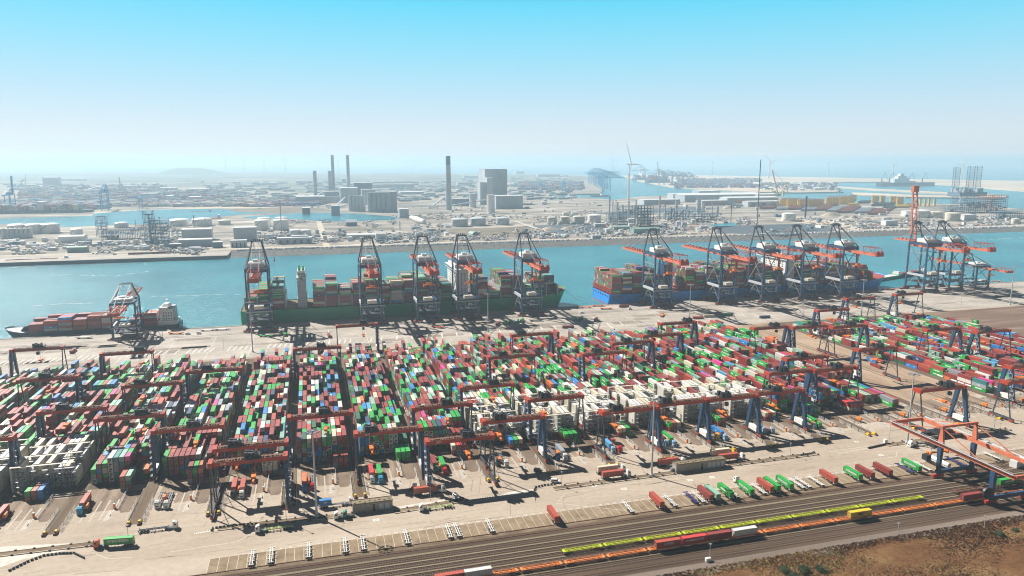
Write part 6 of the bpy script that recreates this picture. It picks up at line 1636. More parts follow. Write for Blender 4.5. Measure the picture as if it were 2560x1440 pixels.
# tanks
for i, px in enumerate((36, 78, 120)): tank(px, 586 - i, 21, 564 - i, f'{["first", "second", "third"][i]} wide white tank in the row beside the inner basin', 'white_paint', .16)
for i in range(7): tank(6 + i * 11.5, 598 - i * .6, 5.2, 572 - i * .2, f'slim white tank, {ORD[i + 1]} in the row before the wide tanks', 'white_paint', .2)
for px, py, hw, ty, lab in ((188, 590, 14, 574, 'white domed tank beside the green shed'), (300, 570, 16, 558, 'white tank at the basin corner'), (445, 566, 24, 551, 'first wide white dome tank by the inner basin'), (502, 566, 24, 549, 'second wide white dome tank by the inner basin'), (560, 563, 15, 552, 'beige tank after the wide dome tanks'),
 (655, 576, 19, 552, 'first of two big white domed tanks beside the lattice mast'), (702, 576, 19, 551, 'second of two big white domed tanks beside the lattice mast'), (660, 566, 17, 546, 'big white domed tank behind the first of the pair'), (704, 566, 16, 545, 'big white domed tank behind the second of the pair'), (738, 590, 14, 576, 'white tank in the squat row, first'), (765, 590, 13, 576, 'white tank in the squat row, second'),
 (1153, 567, 21, 549, 'first flat grey tank beside the dark field'), (1199, 565, 20, 547, 'second flat grey tank beside the dark field'), (1261, 563, 17, 546, 'third flat grey tank beside the dark field'), (1384, 560, 13, 544, 'first tank of the four before the refinery'), (1417, 560, 13, 543, 'second tank of the four before the refinery'), (1452, 561, 15, 542, 'third tank of the four before the refinery'),
 (1492, 558, 17, 539, 'brightest white tank before the refinery'), (1418, 541, 9, 531, 'small tank behind the four, first'), (1440, 541, 9, 531, 'small tank behind the four, second'), (1982, 554, 17, 535, 'lone white tank beside the striped chimney'), (1583, 556, 11, 547, 'low white tank at the refinery edge'), (1700, 566, 7, 554, 'grey cylinder tank in the refinery, first'), (1713, 568, 7, 556, 'grey cylinder tank in the refinery, second'), (1736, 561, 6, 549, 'white tank in the refinery yard'),
 (2320, 545, 22, 528, 'white tank behind the upright boom, first'), (2352, 546, 18, 531, 'cream tank behind the upright boom, second'), (2395, 553, 17, 534, 'cream tank behind the upright boom, third'), (2548, 560, 10, 548, 'beige tank at the edge by the rock bank'), (1362, 512, 7, 504, 'lone white tank on the empty plot')):
    tank(px, py, hw, ty, lab, 'pale_grey' if 'grey' in lab else ('cream_paint' if ('cream' in lab or 'beige' in lab or 'of the four' in lab) else 'white_paint'), .14)
for i in range(4):
    x, y = at(1046 + i * 5, 553 + i * 2.4, ZL); t = thing('gas_bullet', f'white horizontal gas tank, {ORD[i + 1]} of four', 'tank', (x, y, ZL), R(20), 'white horizontal gas tanks')
    mb = MB(); mb.cyl((0, 0, 7), (0, 45, 7), 6.5, 12); part('shell', mb, M['white_paint'], t); mb = MB(); mb.box(-4, 8, 0, 4, 10, 4); mb.box(-4, 34, 0, 4, 36, 4); part('saddle', mb, M['far_steel'], t)
# refinery and works structures
frame(254, 592, 542, 24, 'square open frame tower by the inner basin', 20, seed=2); frame(374, 612, 528, 22, 'tallest dark process tower at the near works', 26, 'far_steel', seed=3); frame(398, 612, 552, 42, 'wide dark process block behind the tallest tower', 30, seed=4)
frame(300, 600, 578, 90, 'low pipework block between the frame towers', 30, seed=5); frame(455, 592, 578, 50, 'low pipework beside the wide dark process block', 20, seed=6)
for px, py, ty, hw in ((377, 610, 536, 2.4), (391, 608, 552, 1.2), (403, 604, 542, 1.2), (339, 566, 550, .8), (486, 570, 538, 1.4), (514, 570, 546, 1), (705, 600, 502, 1.1)): column(px, py, ty, hw, 'slim pale vent column at the near works, ' + {377: 'thickest', 391: 'beside the tallest tower', 403: 'with top ring', 339: 'by the basin', 486: 'between the dome tanks', 514: 'after the dome tanks', 705: 'tall lattice mast before the domed tanks'}[px])
for i, (px, py, ty, hw) in enumerate(((1523, 552, 490, 2.0), (1531, 555, 503, 1.5), (1543, 566, 505, 1.8), (1539, 550, 500, 1), (1556, 552, 512, 2), (1571, 550, 502, 2.2), (1589, 548, 501, 1.8), (1648, 552, 491, 2.4), (1662, 548, 512, 1.6), (1690, 545, 500, 3.2), (1677, 548, 518, 2), (1746, 535, 497, 5.5), (1756, 540, 512, 2), (1780, 545, 508, 1), (1793, 542, 516, 3), (1720, 545, 525, 3), (1610, 550, 515, 1), (1760, 530, 508, 2))):
    column(px, py, ty, hw, f'refinery column, {ORD[i + 1]} counted along the refinery', 'pale_grey' if i % 2 else 'far_grey')
frame(1613, 567, 515, 40, 'dark block carrying three white cylinders', 34, 'far_dark', seed=7)
for i in range(3): column(1604 + i * 7.6, 562, 528, 2.9, f'white cylinder, {ORD[i + 1]} of three on the dark block', 'white_paint', 'vessel_column', 'column', False, 'three white cylinders')
frame(1550, 562, 535, 50, 'low refinery racks under the first columns', 28, seed=8); frame(1695, 550, 528, 50, 'refinery racks beyond the dark block', 30, seed=9); frame(1745, 556, 530, 46, 'refinery block under the thick white column', 34, seed=10); frame(1780, 550, 534, 40, 'last refinery racks by the lattice mast', 24, seed=11); frame(1570, 545, 518, 60, 'rearmost open racks of the refinery', 24, seed=12)
frame(2440, 532, 500, 50, 'scaffolded structure under the jack-up rig', 50, 'far_steel', seed=13); frame(2494, 532, 489, 44, 'tall scaffolded platform beside the jack-up rig', 50, 'pipe_rust', seed=14); frame(2390, 530, 515, 40, 'low greenish process yard before the rig', 30, seed=15); frame(2530, 548, 530, 70, 'process yard at the picture edge', 30, seed=16)
column(1892, 570, 399, 1.1, 'very tall thin dark lattice mast', 'dark_steel', 'lattice_mast', 'mast', True, 'thin masts'); column(1827, 556, 512, .9, 'short dark flare mast', 'dark_steel', 'lattice_mast', 'mast', False, 'thin masts')
column(2013, 545, 490, 2.2, 'dark and pale banded chimney by the yellow pieces', 'dark_steel', 'banded_chimney', 'chimney', True, 'thin masts'); column(2477, 530, 489, 1.8, 'white stack beside the scaffolded platform', 'white_paint'); column(1000, 575, 553, 1.2, 'thin beacon mast on the works road', 'far_grey')
# warehouses
for a, b_, y, ty, dp, m_, lab, kw in ((456, 530, 601, 574, 25, 'pale_grey', 'tall pale works hall by the stone quay', dict(gable=2)), (447, 531, 618, 600, 18, 'far_grey', 'long low works hall in front of the tall one', dict(gable=2)), (585, 642, 603, 570, 26, 'pale_grey', 'blue grey hall with tall fins', dict()), (577, 617, 619, 602, 16, 'pale_grey', 'two storey white office at the bank', dict(doors=4)),
 (146, 210, 608, 592, 30, 'white_paint', 'flat white shed among the works', dict(gable=2)), (168, 218, 632, 619, 14, 'reed_green', 'green roofed shed near the stone quay', dict(gable=2, roof='reed_green')), (424, 452, 622, 611, 12, 'far_dark', 'dark cube shed beside the long hall', dict()), (532, 556, 620, 606, 12, 'far_steel', 'dark shed at the end of the long hall', dict()),
 (693, 780, 611, 596, 20, 'pale_grey', 'grey office complex behind the rock bank', dict(doors=5)), (730, 770, 608, 590, 14, 'pale_grey', 'tall wing of the grey office complex', dict()), (868, 941, 598, 588, 22, 'pale_grey', 'long pale green roofed hall on the works road', dict(gable=3)), (940, 965, 598, 585, 20, 'white_paint', 'white tent hall beside the long hall', dict(gable=5)),
 (866, 893, 566, 556, 26, 'far_dark', 'dark shed with pitched roof at the basin road', dict(gable=7, roof='far_grey')), (1535, 1575, 575, 568, 14, 'reed_green', 'pale green shed at the refinery road, smaller', dict(gable=2, roof='reed_green')), (1585, 1650, 586, 573, 24, 'reed_green', 'pale green shed at the refinery road, larger', dict(gable=3, roof='reed_green')), (1488, 1514, 568, 560, 12, 'pale_grey', 'small grey building before the refinery', dict()),
 (1481, 1504, 597, 589, 10, 'pale_grey', 'white blocks office on the bank', dict(doors=3)), (1712, 1905, 505, 488, 90, 'far_grey', 'longest flat white roofed warehouse', dict(gable=5)), (1683, 1900, 497, 485, 60, 'pale_grey', 'warehouse behind the longest one', dict()), (1610, 1700, 512, 500, 60, 'far_grey', 'low white warehouse with orange door', dict(doors=1, doorm='wagon_orange')),
 (1755, 1835, 514, 502, 50, 'far_grey', 'warehouse front with orange doors', dict(doors=4, doorm='wagon_orange')), (1818, 1945, 513, 495, 60, 'far_grey', 'white roofed hall before the yellow pieces', dict(gable=4, doors=2, doorm='wagon_orange')), (1870, 1948, 517, 504, 40, 'pale_grey', 'low hall with dark doors before the yellow pieces', dict(gable=2, doors=3)),
 (1895, 1942, 503, 486, 60, 'pale_grey', 'hall roof behind the yellow pieces end', dict(gable=3)), (2214, 2244, 565, 552, 18, 'white_paint', 'white box building behind the rock bank', dict()), (2203, 2216, 561, 554, 14, 'far_dark', 'dark box beside the white box building', dict()), (2265, 2290, 541, 528, 22, 'white_paint', 'white building left of the upright boom', dict()),
 (2410, 2440, 551, 538, 20, 'white_paint', 'white block among the cream tanks', dict()), (1900, 1925, 464, 456, 90, 'white_paint', 'white hall on the distant point', dict()), (2005, 2035, 462, 455, 90, 'far_grey', 'grey hall on the distant point', dict()), (2050, 2075, 474, 470, 60, 'white_paint', 'small white hall on the distant point', dict()), (1748, 1800, 484, 478, 80, 'far_grey', 'hall at the harbour mouth', dict())):
    bld(a, b_, y, ty, dp, m_, lab, **kw)
for i, px in enumerate((305, 322, 342, 362)):
    x, y = at(px, 622 + (i > 1) * 2, ZL); t = thing('dome_tent', f'white rounded storage tent, {ORD[i + 1]} of four by the stone quay', 'tent', (x, y, ZL), R(60), 'white rounded tents')
    mb = MB(); mb.cyl((-9, 0, 0), (9, 0, 0), 7, 14); part('cover', mb, M['white_paint'], t)
x, y = at(1189, 589, ZL); t = thing('arched_shed', 'green arched shed on the dark field edge', 'shed', (x, y, ZL), R(10)); mb = MB(); mb.cyl((0, 0, 0), (0, 26, 0), 9, 14); part('cover', mb, M['reed_green'], t)
mb = MB(); random.seed(71)
# small sheds, cabins and tanks scattered through the works
shed_m = [MB().box(-4, -3, 0, 4, 3, 3.4), MB().box(-7, -3, 0, 7, 3, 4.2), MB().box(-3, -3, 0, 3, 3, 6)]
cyl_m = MB().cyl((0, 0, 0), (0, 0, 6), 3.2, 12)
SM = [(s, m_) for s in shed_m for m_ in ('white_paint', 'pale_grey', 'far_steel')] + [(cyl_m, 'white_paint'), (cyl_m, 'pale_grey')]
SMM = [(s.mesh('shed', M[m_]), 'white' if m_ == 'white_paint' else ('grey' if m_ == 'pale_grey' else 'dark'), s is cyl_m) for s, m_ in SM]
ZN = [((0, 560), (600, 628), 90), ((640, 1030), (578, 606), 60), ((1030, 1120), (560, 600), 22), ((1290, 1760), (560, 600), 60), ((1940, 2560), (528, 572), 60), ((1100, 1500), (500, 545), 40), ((560, 860), (500, 522), 22), ((1650, 1900), (505, 560), 34)]
for (xa, xb), (ya, yb), n in ZN:
    for i in range(n):
        px, py = random.uniform(xa, xb), random.uniform(ya, yb)
        x, y = at(px, py, ZL)
        if y < 1512 and not (px < 560 and y > 1420): continue
        me, cn, iscyl = random.choice(SMM)
        o = link('small_tank' if iscyl else 'site_shed', me, None, (x, y, ZL), random.choice((0, R(90), R(20), R(-15)))); s = random.uniform(.8, 1.6); o.scale = (s, s, s)
        tag(o, f"small {cn} {'round tank' if iscyl else 'shed'} among the clutter of the far shore", 'tank' if iscyl else 'shed', 'small sheds and tanks of the far shore')
# parked vehicles, stored goods and pipework too many to count
mb = MB(); random.seed(73)
ROWS = [((640, 1030), (582, 608), 1500), ((1030, 1270), (586, 604), 900), ((1290, 1760), (572, 604), 1900), ((0, 560), (604, 634), 900), ((1440, 1790), (545, 575), 900), ((1950, 2560), (545, 580), 1500), ((1030, 1110), (560, 590), 500), ((250, 500), (565, 600), 400), ((1800, 1900), (545, 560), 250), ((1000, 1500), (530, 560), 600), ((700, 1000), (553, 566), 250)]
for (xa, xb), (ya, yb), n in ROWS:
    cl = [(random.uniform(xa, xb), random.uniform(ya, yb)) for _ in range(n // 30)]
    for i in range(n):
        cx_, cy_ = random.choice(cl); px, py = random.gauss(cx_, (xb - xa) * .03), random.gauss(cy_, 2.2)
        x, y = at(px, py, ZL)
        if y < 1512 and px > 560: continue
        if y < 1412: continue
        g_ = random.choice([.05, .08, .15, .3, .5, .7, .7]); mb.col = (g_, g_ * random.uniform(.95, 1.05), g_ * random.uniform(.9, 1.1)) if random.random() < .9 else (.4, .12, .06)
        w, l_, h = random.choice(((2, 4.6, 1.6), (2.4, 8, 2.6), (2, 4.6, 1.6), (1, 18, 1), (12, 1.2, 1.2), (5, 5, 2.5))); mb.box(x - w / 2, y - l_ / 2, ZL, x + w / 2, y + l_ / 2, ZL + h)
o = link('parked_vehicles', mb.mesh('parked_vehicles', M['box_paint'])); tag(o, 'dense clutter of parked vehicles, stored goods and pipes on the far shore', 'clutter', None, 'stuff')
# distant container terminals
mb = MB(); random.seed(79)
def far_stack(xa, xb, ya, yb, n, pal, hmax=4, cell=(42, 13)):
    for i in range(n):
        px, py = random.uniform(xa, xb), random.uniform(ya, yb); x, y = at(px, py, ZL)
        for q in range(3):
            mb.col = tuple(v * random.uniform(.7, 1.2) for v in CC[random.choice(pal)]); h = random.randint(1, hmax) * 2.7
            w = random.uniform(8, cell[0]); mb.box(x + q * 3, y + q * cell[1], ZL, x + q * 3 + w, y + q * cell[1] + cell[1] * .9, ZL + h)
FP = ['maroon', 'maroon', 'navy', 'grey', 'brick red', 'white', 'blue', 'grey', 'teal']
far_stack(40, 560, 478, 512, 900, FP); far_stack(-20, 240, 505, 524, 420, FP, 5); far_stack(260, 700, 505, 518, 260, ['white', 'grey', 'cream', 'maroon']); far_stack(1290, 1450, 454, 476, 420, FP); far_stack(1690, 1900, 448, 470, 700, FP, 5); far_stack(1900, 2090, 458, 476, 160, ['white', 'grey', 'navy']); far_stack(640, 800, 500, 516, 120, FP); far_stack(0, 400, 462, 478, 160, ['grey', 'navy', 'white']); far_stack(500, 1130, 455, 505, 420, ['grey', 'navy', 'white', 'teal', 'grey'], 3, (60, 16)); far_stack(1140, 1430, 440, 500, 240, ['grey', 'navy', 'white', 'teal'], 3, (60, 16))
o = link('distant_containers', mb.mesh('distant_containers', M['box_paint'])); tag(o, 'hazy mass of containers in the distant terminals', 'containers', None, 'stuff')
# rows of rock and concrete armour along the bank top
mb = MB(); random.seed(83)
for i in range(2600):
    x = random.uniform(-140, 2600); dens = 1 if x < 520 or x > 1500 else .35
    if random.random() > dens: continue
    y = 1474 + random.gauss(0, 2.2); s = random.uniform(.8, 2.2); z = ZL - (1478 - y) * .06
    mb.taper((x - s, y - s, x + s, y + s), (x - s * .5, y - s * .6, x + s * .6, y + s * .5), z - .5, z + s * 1.1)
o = link('armour_rocks', mb.mesh('armour_rocks', M['pale_grey'])); tag(o, 'pale rocks and concrete blocks lining the top of the far bank', 'rocks', None, 'stuff')
for i, (px, py, hw, ty) in enumerate(((1378, 576, 26, 567), (1425, 574, 22, 566), (1345, 577, 14, 571), (2090, 541, 30, 529), (2118, 545, 16, 538), (2140, 546, 14, 538), (1830, 521, 20, 512), (1720, 588, 8, 585))):
    x, y = at(px, py, ZL); d = proj(x, y, ZL)[2]; r = hw * d / FPX; h = hgt(px, py, ty, ZL) * .8
    mb = MB(); n = 14
    for j in range(n): a = 2 * math.pi * j / n; b_ = 2 * math.pi * (j + 1) / n; p = lambda t, f, z: (r * f * math.cos(t) * random.uniform(.97, 1.03), r * .6 * f * math.sin(t), z); q = [(r * math.cos(a), r * .6 * math.sin(a), 0), (r * math.cos(b_), r * .6 * math.sin(b_), 0), (r * .3 * math.cos(b_), r * .15 * math.sin(b_), h), (r * .3 * math.cos(a), r * .15 * math.sin(a), h)]; mb.face(q)
    mb.face([(r * .3 * math.cos(2 * math.pi * j / n), r * .15 * math.sin(2 * math.pi * j / n), h) for j in range(n)])
    solo('sand_heap', mb, M['sand'], ['widest brown sand heap on the dark plot', 'second sand heap on the dark plot', 'lowest sand heap on the dark plot', 'long pale sand heap before the steel pipes', 'round sand heap before the steel pipes', 'second round sand heap before the steel pipes', 'sand heap behind the refinery', 'tiny sand heap on the bank'][i], 'heap', 'sand heaps', (x, y + r * .6, ZL))
# yellow foundation pieces
random.seed(89); ym = {}
def yellow(px, py, topy, hw, label, grp='tall yellow foundation pieces'):
    x, y = at(px, py, ZL); d = proj(x, y, ZL)[2]; r = hw * d / FPX; h = hgt(px, py, topy, ZL); t = thing('yellow_foundation_piece', label, 'steel tube', (x, y, ZL), 0, grp)
    mb = MB(); mb.cyl((0, 0, 0), (0, 0, h * .9), r, 12); part('tube', mb, M['yellow_paint'], t)
    mb = MB(); mb.cyl((0, 0, h * .9), (0, 0, h * .93), r * 1.35, 12); 
    for i in range(6): a = i * 1.05; mb.bar((r * 1.3 * math.cos(a), r * 1.3 * math.sin(a), h * .93), (r * 1.3 * math.cos(a), r * 1.3 * math.sin(a), h), .35)
    part('platform', mb, M['grey_steel'], t)
GRP = [(1951, 1966, 515, 497, 4), (1969, 1992, 516, 497, 6), (1995, 2024, 518, 498, 6), (2028, 2054, 518, 499, 7), (2066, 2094, 514, 493, 8), (2098, 2118, 511, 491, 6), (2120, 2134, 508, 489, 5), (2181, 2194, 507, 488, 5), (2202, 2210, 507, 488, 3), (2226, 2239, 510, 490, 4), (2243, 2256, 511, 491, 4)]
for gi, (a, b_, y, ty, n) in enumerate(GRP):
    for row in range(2 if gi < 7 else 1):
        for i in range(n): yellow(a + (b_ - a) * i / (n - 1) + row * 4, y - row * 4.5, ty - row * 3.2, 2.3, f"yellow tube in the {['front', 'rear'][row]} line of the {ORD[gi + 1]} yellow cluster")
for i, px in enumerate((2300, 2312, 2322, 2336)): yellow(px, 514, 495, 2.6, f"lone yellow tube, {ORD[i + 1]} of four by the upright boom")
for i, px in enumerate((1931, 1937, 1958)): yellow(px, 489, 476, 2.4, f"yellow tube, {ORD[i + 1]} of three beyond the halls")
# big steel pipes lying in rows
PR = [(1900, 1935, 523, 'pipe_rust', 3), (1940, 1968, 526, 'far_grey', 3), (1967, 2003, 525, 'pipe_rust', 5), (2003, 2035, 528, 'far_grey', 4), (2033, 2070, 527, 'pipe_rust', 8), (2066, 2095, 531, 'far_grey', 7), (2095, 2130, 533, 'pipe_rust', 9), (2135, 2170, 534, 'far_grey', 7), (2171, 2212, 537, 'pipe_rust', 8), (2180, 2228, 516, 'far_dark', 4), (2208, 2235, 523, 'far_dark', 4), (2235, 2272, 520, 'yellow_paint', 3), (2145, 2172, 509, 'far_dark', 3), (2120, 2145, 514, 'yellow_paint', 2), (2263, 2290, 517, 'far_dark', 3), (1832, 1890, 516, 'far_grey', 2)]
for gi, (a, b_, y, m_, n) in enumerate(PR):
    for i in range(n):
        yy = y - i * 1.55; x0, Y = at(a + i * 2.6, yy, ZL); x1 = atY(b_ + i * 2.6, yy, Y)[0]
        t = thing('steel_pipe', f"{ {'pipe_rust': 'rust red', 'far_grey': 'grey', 'far_dark': 'dark', 'yellow_paint': 'yellow'}[m_]} steel pipe, {ORD[i + 1]} from the front in pile {gi + 1} of the pipe yard", 'pipe', (x0, Y, ZL + 4.3), 0, 'huge steel pipes lying in rows')
        mb = MB(); mb.cyl((0, 0, 0), (x1 - x0, 0, 0), 4.2, 12, cap=False); mb.cyl((0, 0, 0), (x1 - x0, 0, 0), 3.9, 12, cap=False); part('tube', mb, M[m_], t)
# far quay cranes
def make_far_crane(matn, up, boom_len=66, h=62):
    t = thing('distant_crane', 'x', 'crane', (0, 0, 0), 0, 'distant blue quay cranes'); m_ = M[matn]
    for sx in (-1, 1):
        for y in (0, 30): mb = MB(); mb.box(sx * 10 - 1.2, y - 1.2, 0, sx * 10 + 1.2, y + 1.2, h); part('leg', mb, m_, t)
    mb = MB()
    for sx in (-1, 1): mb.bar((sx * 10, 0, 14), (sx * 10, 30, 14), 1.6); mb.bar((sx * 10, 0, 16), (sx * 10, 30, h * .7), 1); mb.bar((sx * 10, 30, 16), (sx * 10, 0, h * .7), 1)
    for y in (0, 30): mb.bar((-10, y, h), (10, y, h), 2); mb.bar((-10, y, 15), (10, y, 15), 1.6)
    part('portal_frame', mb, m_, t)
    mb = MB(); mb.box(-4, -28, h - 5, 4, 34, h - 1.5); part('girder', mb, m_, t)
    mb = MB()
    if up: mb.taper((-3, 33, 3, 36), (-3, 40, 3, 43), h - 4, h + boom_len)
    else: mb.box(-3.4, 34, h - 5, 3.4, 34 + boom_len, h - 2)
    part('boom', mb, m_, t)
    mb = MB(); ap = h + 26
    for sx in (-1, 1): mb.bar((sx * 10, 30, h), (sx * 3, 31, ap), 1.4); mb.bar((sx * 10, 0, h), (sx * 3, 30, ap), 1.2); mb.bar((sx * 3, 31, ap), (sx * 3, -24, h - 2), .9)
    if not up:
        for sx in (-1, 1): mb.bar((sx * 3, 31, ap), (sx * 3, 34 + boom_len * .55, h - 2), .8); mb.bar((sx * 3, 31, ap), (sx * 3, 34 + boom_len * .95, h - 2), .8)
    part('apex_frame', mb, m_, t)
    mb = MB(); mb.box(-7, 2, h + 1, 7, 20, h + 7); part('machinery_house', mb, m_, t); return t
FC = {}
def far_crane(px, py, apy, rz, label, matn='far_blue', up=False):
    x, y = at(px, py, ZL); h = hgt(px, py, apy, ZL); s = h / (128 if up else 88)
    if (matn, up) not in FC: FC[(matn, up)] = make_far_crane(matn, up); r = FC[(matn, up)]; r['label'] = label; r.location = (x, y, ZL); r.rotation_euler = (0, 0, rz)
    else: r = dup(FC[(matn, up)], (x, y, ZL), rz, label)
    r.scale = (s, s, s)
for i, (px, py, ap) in enumerate(((1508, 478, 428), (1502, 474, 427), (1496, 470, 425), (1490, 466, 423), (1484, 463, 421), (1478, 460, 420), (1472, 458, 420))): far_crane(px, py, ap, R(-95), f'bright blue crane, {ORD[i + 1]} from the water in the tight cluster')
far_crane(1352, 482, 452, R(-10), 'small blue crane before the tight cluster, first'); far_crane(1410, 482, 449, R(-10), 'small blue crane before the tight cluster, second'); far_crane(1288, 470, 455, R(0), 'small blue crane behind the tallest boiler house')
far_crane(22, 528, 440, R(-10), 'blue crane with raised boom at the picture edge', 'far_blue', True); far_crane(262, 527, 458, R(5), 'blue quay crane at the distant basin, taller'); far_crane(352, 522, 486, R(5), 'blue quay crane at the distant basin, shorter'); far_crane(55, 470, 434, R(-60), 'faint grey crane with raised boom far behind', 'far_steel', True); far_crane(305, 480, 442, R(30), 'faint grey crane far behind the basin', 'far_steel', True)
for i, (px, py, ap) in enumerate(((1612, 448, 415), (1650, 452, 424), (1665, 455, 426), (1680, 458, 424), (1692, 460, 427), (1706, 462, 428), (1718, 465, 430), (1733, 468, 430), (1660, 462, 404))): far_crane(px, py, ap, R(80), f'grey crane, {ORD[i + 1]} in the hazy row behind the far ships', 'far_steel', i == 8)
# far ships
def far_ship(px0, px1, py, dk, tp, label, hm='hull_dark', seed=1, fh=25, tiers=True, house=(.55, .6)):
    random.seed(seed); x0, y = at(px0, py, WL); x1 = atY(px1, py, y)[0]; hd = hgt((px0 + px1) / 2, py, dk, WL); ht = hgt((px0 + px1) / 2, py, tp, WL); L_ = x1 - x0
    t = thing('distant_ship', label, 'ship', (x0, y, WL), 0, 'ships in the distance')
    o = outline(0, L_, fh, fh, 1, .9, .1); mb = MB(); mb.prism(o, 0, hd); part('hull', mb, M[hm], t)
    if tiers:
        mb = MB(); n = int(L_ / 16)
        for i in range(n):
            f = i / n
            if f < .03 or f > .9 or house[0] - .01 < f < house[1]: continue
            for r_ in range(4):
                hh = random.uniform(.45, 1) * (ht - hd)
                mb.col = tuple(v * random.uniform(.7, 1.2) for v in CC[random.choice(['maroon', 'maroon', 'brick red', 'grey', 'navy', 'grey', 'white'])]); mb.box(i * 16, 2 + r_ * fh * .5, hd, i * 16 + 14, 1 + (r_ + 1) * fh * .5, hd + hh)
        part('cargo', mb, M['box_paint'], t)
    mb = MB(); mb.box(L_ * house[0], 4, hd, L_ * house[1], fh * 2 - 4, ht * 1.2); part('bridge', mb, M['white_paint'], t)
far_ship(-80, 231, 541, 529, 513, 'long dark container ship in the distant basin', seed=2); far_ship(1588, 1618, 452, 446, 436, 'first reddish container ship in the far harbour', 'hull_dark', 3, 40); far_ship(1622, 1678, 459, 449, 437, 'second, longest reddish ship in the far harbour', 'hull_dark', 4, 40); far_ship(1681, 1700, 466, 461, 452, 'third ship with pale bow in the far harbour', 'hull_dark', 5, 30)
far_ship(475, 560, 534, 529, 526, 'low dark barge with masts in the inner basin', 'hull_dark', 6, 12, False); far_ship(518, 552, 552, 545, 540, 'red hulled tanker beside the dome tanks', 'deck_red', 7, 12, False, (.75, .92)); far_ship(470, 480, 526, 524, 522, 'tiny boat in the inner basin', 'hull_dark', 8, 5, False); far_ship(1480, 1525, 492, 489, 486, 'tug boats moored before the blue cluster', 'hull_dark', 9, 14, False)
far_ship(1400, 1440, 494, 491, 489, 'pontoon moored before the small blue cranes', 'hull_dark', 10, 14, False)
# work ship with two hulls
x0, y = at(2205, 466, WL); x1 = atY(2342, 466, y)[0]; k = (x1 - x0) / 137.0
t = thing('work_ship', 'huge blue work ship with white deckhouse anchored off the beach', 'ship', (x0, y, WL)); yy = 60
mb = MB(); mb.prism([(0, 0), (130 * k, 0), (137 * k, 20), (130 * k, yy), (0, yy)], 0, 11 * k * .55 + 4); part('hull', mb, M['hull_dark'], t); H0 = 11 * k * .55 + 4
mb = MB(); mb.box(31 * k, 5, H0, 66 * k, yy - 5, H0 + 8 * k); mb.box(40 * k, 8, H0 + 8 * k, 62 * k, yy - 8, H0 + 13 * k); mb.box(47 * k, 15, H0 + 13 * k, 56 * k, yy - 15, H0 + 18 * k); mb.box(66 * k, 10, H0, 85 * k, yy - 10, H0 + 3 * k); part('deckhouse', mb, M['white_paint'], t)
for px in (3, 22, 70, 104):
    mb = MB(); mb.cyl((px * k, 20, H0), (px * k, 20, H0 + 9 * k), 2.5 * k * .5, 8); part('crane_pedestal', mb, M['far_steel'], t)
    mb = MB(); mb.bar((px * k, 20, H0 + 9 * k), ((px + 8) * k, 20, H0 + 21 * k), 1.1 * k); mb.bar(((px + 8) * k, 20, H0 + 21 * k), ((px + 14) * k, 20, H0 + 6 * k), .5 * k); part('crane_boom', mb, M['far_steel'], t)
# jack-up rig
def lattice(mb, x, y, z0, z1, w, n):
    for sx, sy in ((0, .6), (-.5, -.3), (.5, -.3)): mb.bar((x + sx * w, y + sy * w, z0), (x + sx * w, y + sy * w, z1), w * .06)
    pts = [(0, .6), (-.5, -.3), (.5, -.3)]
    for i in range(n):
        za, zb = z0 + (z1 - z0) * i / n, z0 + (z1 - z0) * (i + 1) / n
        for a in range(3):
            p, q = pts[a], pts[(a + 1) % 3]; mb.bar((x + p[0] * w, y + p[1] * w, za), (x + q[0] * w, y + q[1] * w, za), w * .022); mb.bar((x + p[0] * w, y + p[1] * w, za), (x + q[0] * w, y + q[1] * w, zb), w * .022)
x0, y = at(2400, 514, WL); x1 = atY(2470, 514, y)[0]; s = (x1 - x0) / 70
t = thing('jack_up_rig', 'jack-up rig standing on tall lattice legs', 'rig', (x0, y, WL)); hz = hgt(2435, 514, 492, WL); ht = hgt(2435, 514, 415, WL)
mb = MB(); mb.box(2 * s, 10, hz, 70 * s, 70, hz + 8 * s); part('hull', mb, M['far_steel'], t)
for (px, yy) in ((15, 62), (27, 18), (57, 40)): mb = MB(); lattice(mb, px * s, yy, 0, ht - (3 if px == 15 else 0), 12 * s, 24); part('leg', mb, M['far_steel'], t)
mb = MB(); random.seed(97)
for i in range(30): a = random.uniform(3, 62) * s; b_ = random.uniform(12, 60); mb.box(a, b_, hz + 8 * s, a + random.uniform(3, 9) * s, b_ + 8, hz + 8 * s + random.uniform(2, 9) * s)
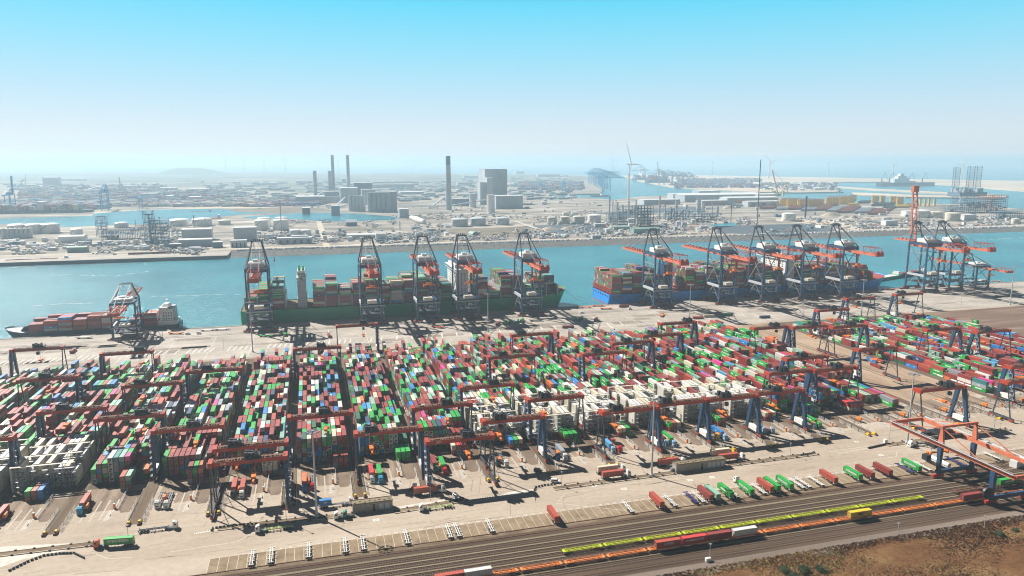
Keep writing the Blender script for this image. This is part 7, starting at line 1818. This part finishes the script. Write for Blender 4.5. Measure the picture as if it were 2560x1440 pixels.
part('deck_house', mb, M['far_grey'], t); mb = MB(); mb.bar((14 * s, 15, hz + 6 * s), (-6 * s, 0, 4), 1.6 * s); part('gangway', mb, M['pale_grey'], t)
# orange crawler crane
x, y = at(1945, 490, ZL); t = thing('crawler_crane', 'tall orange lattice crane behind the yellow pieces', 'crane', (x, y, ZL)); k = proj(x, y, ZL)[2] / FPX
mb = MB(); mb.box(-5 * k, -4 * k, 0, 5 * k, 4 * k, 5 * k); part('base', mb, M['far_dark'], t)
mb = MB(); mb.bar((0, 0, 4 * k), (-21 * k, 0, 64 * k), 2.0 * k); part('boom', mb, M['boom_orange'], t); mb = MB(); mb.bar((3 * k, 0, 4 * k), (21 * k, 0, 28 * k), 1.6 * k); part('mast', mb, M['boom_orange'], t); mb = MB(); mb.bar((-21 * k, 0, 64 * k), (21 * k, 0, 28 * k), .35 * k); part('rope', mb, M['dark_steel'], t)
mb = MB(); mb.bar((22 * k, 0, 30 * k), (28 * k, 0, 4 * k), 1.2 * k); part('counter_mast', mb, M['boom_orange'], t)
solo('lifting_frame', MB().box(-3, -3, 0, 3, 3, 26).box(-14, -4, 10, 14, 4, 15), M['far_steel'], 'dark portal frame at the sand bar beyond the yellow pieces', 'frame', None, (*at(2098, 483, ZL), ZL))
# ------------------------------------------------------------------ sea haze
mb = MB(); HX = 29000; mb.box(-HX, -3000, -4.5, HX, HX, 268)
hz_ = link('haze', mb.mesh('haze', [])); hz_['kind'] = 'stuff'; hz_['label'] = 'pale blue sea haze lying over the whole harbour'; hz_['category'] = 'haze'
m = bpy.data.materials.new('haze_air'); m.use_nodes = True; nt = m.node_tree; nt.nodes.clear()
pv = nt.nodes.new('ShaderNodeVolumePrincipled'); pv.inputs['Color'].default_value = (0.62, 0.84, 1.0, 1); pv.inputs['Density'].default_value = 1.15e-4; pv.inputs['Anisotropy'].default_value = 0.2
out = nt.nodes.new('ShaderNodeOutputMaterial'); nt.links.new(pv.outputs[0], out.inputs['Volume']); hz_.data.materials.append(m)
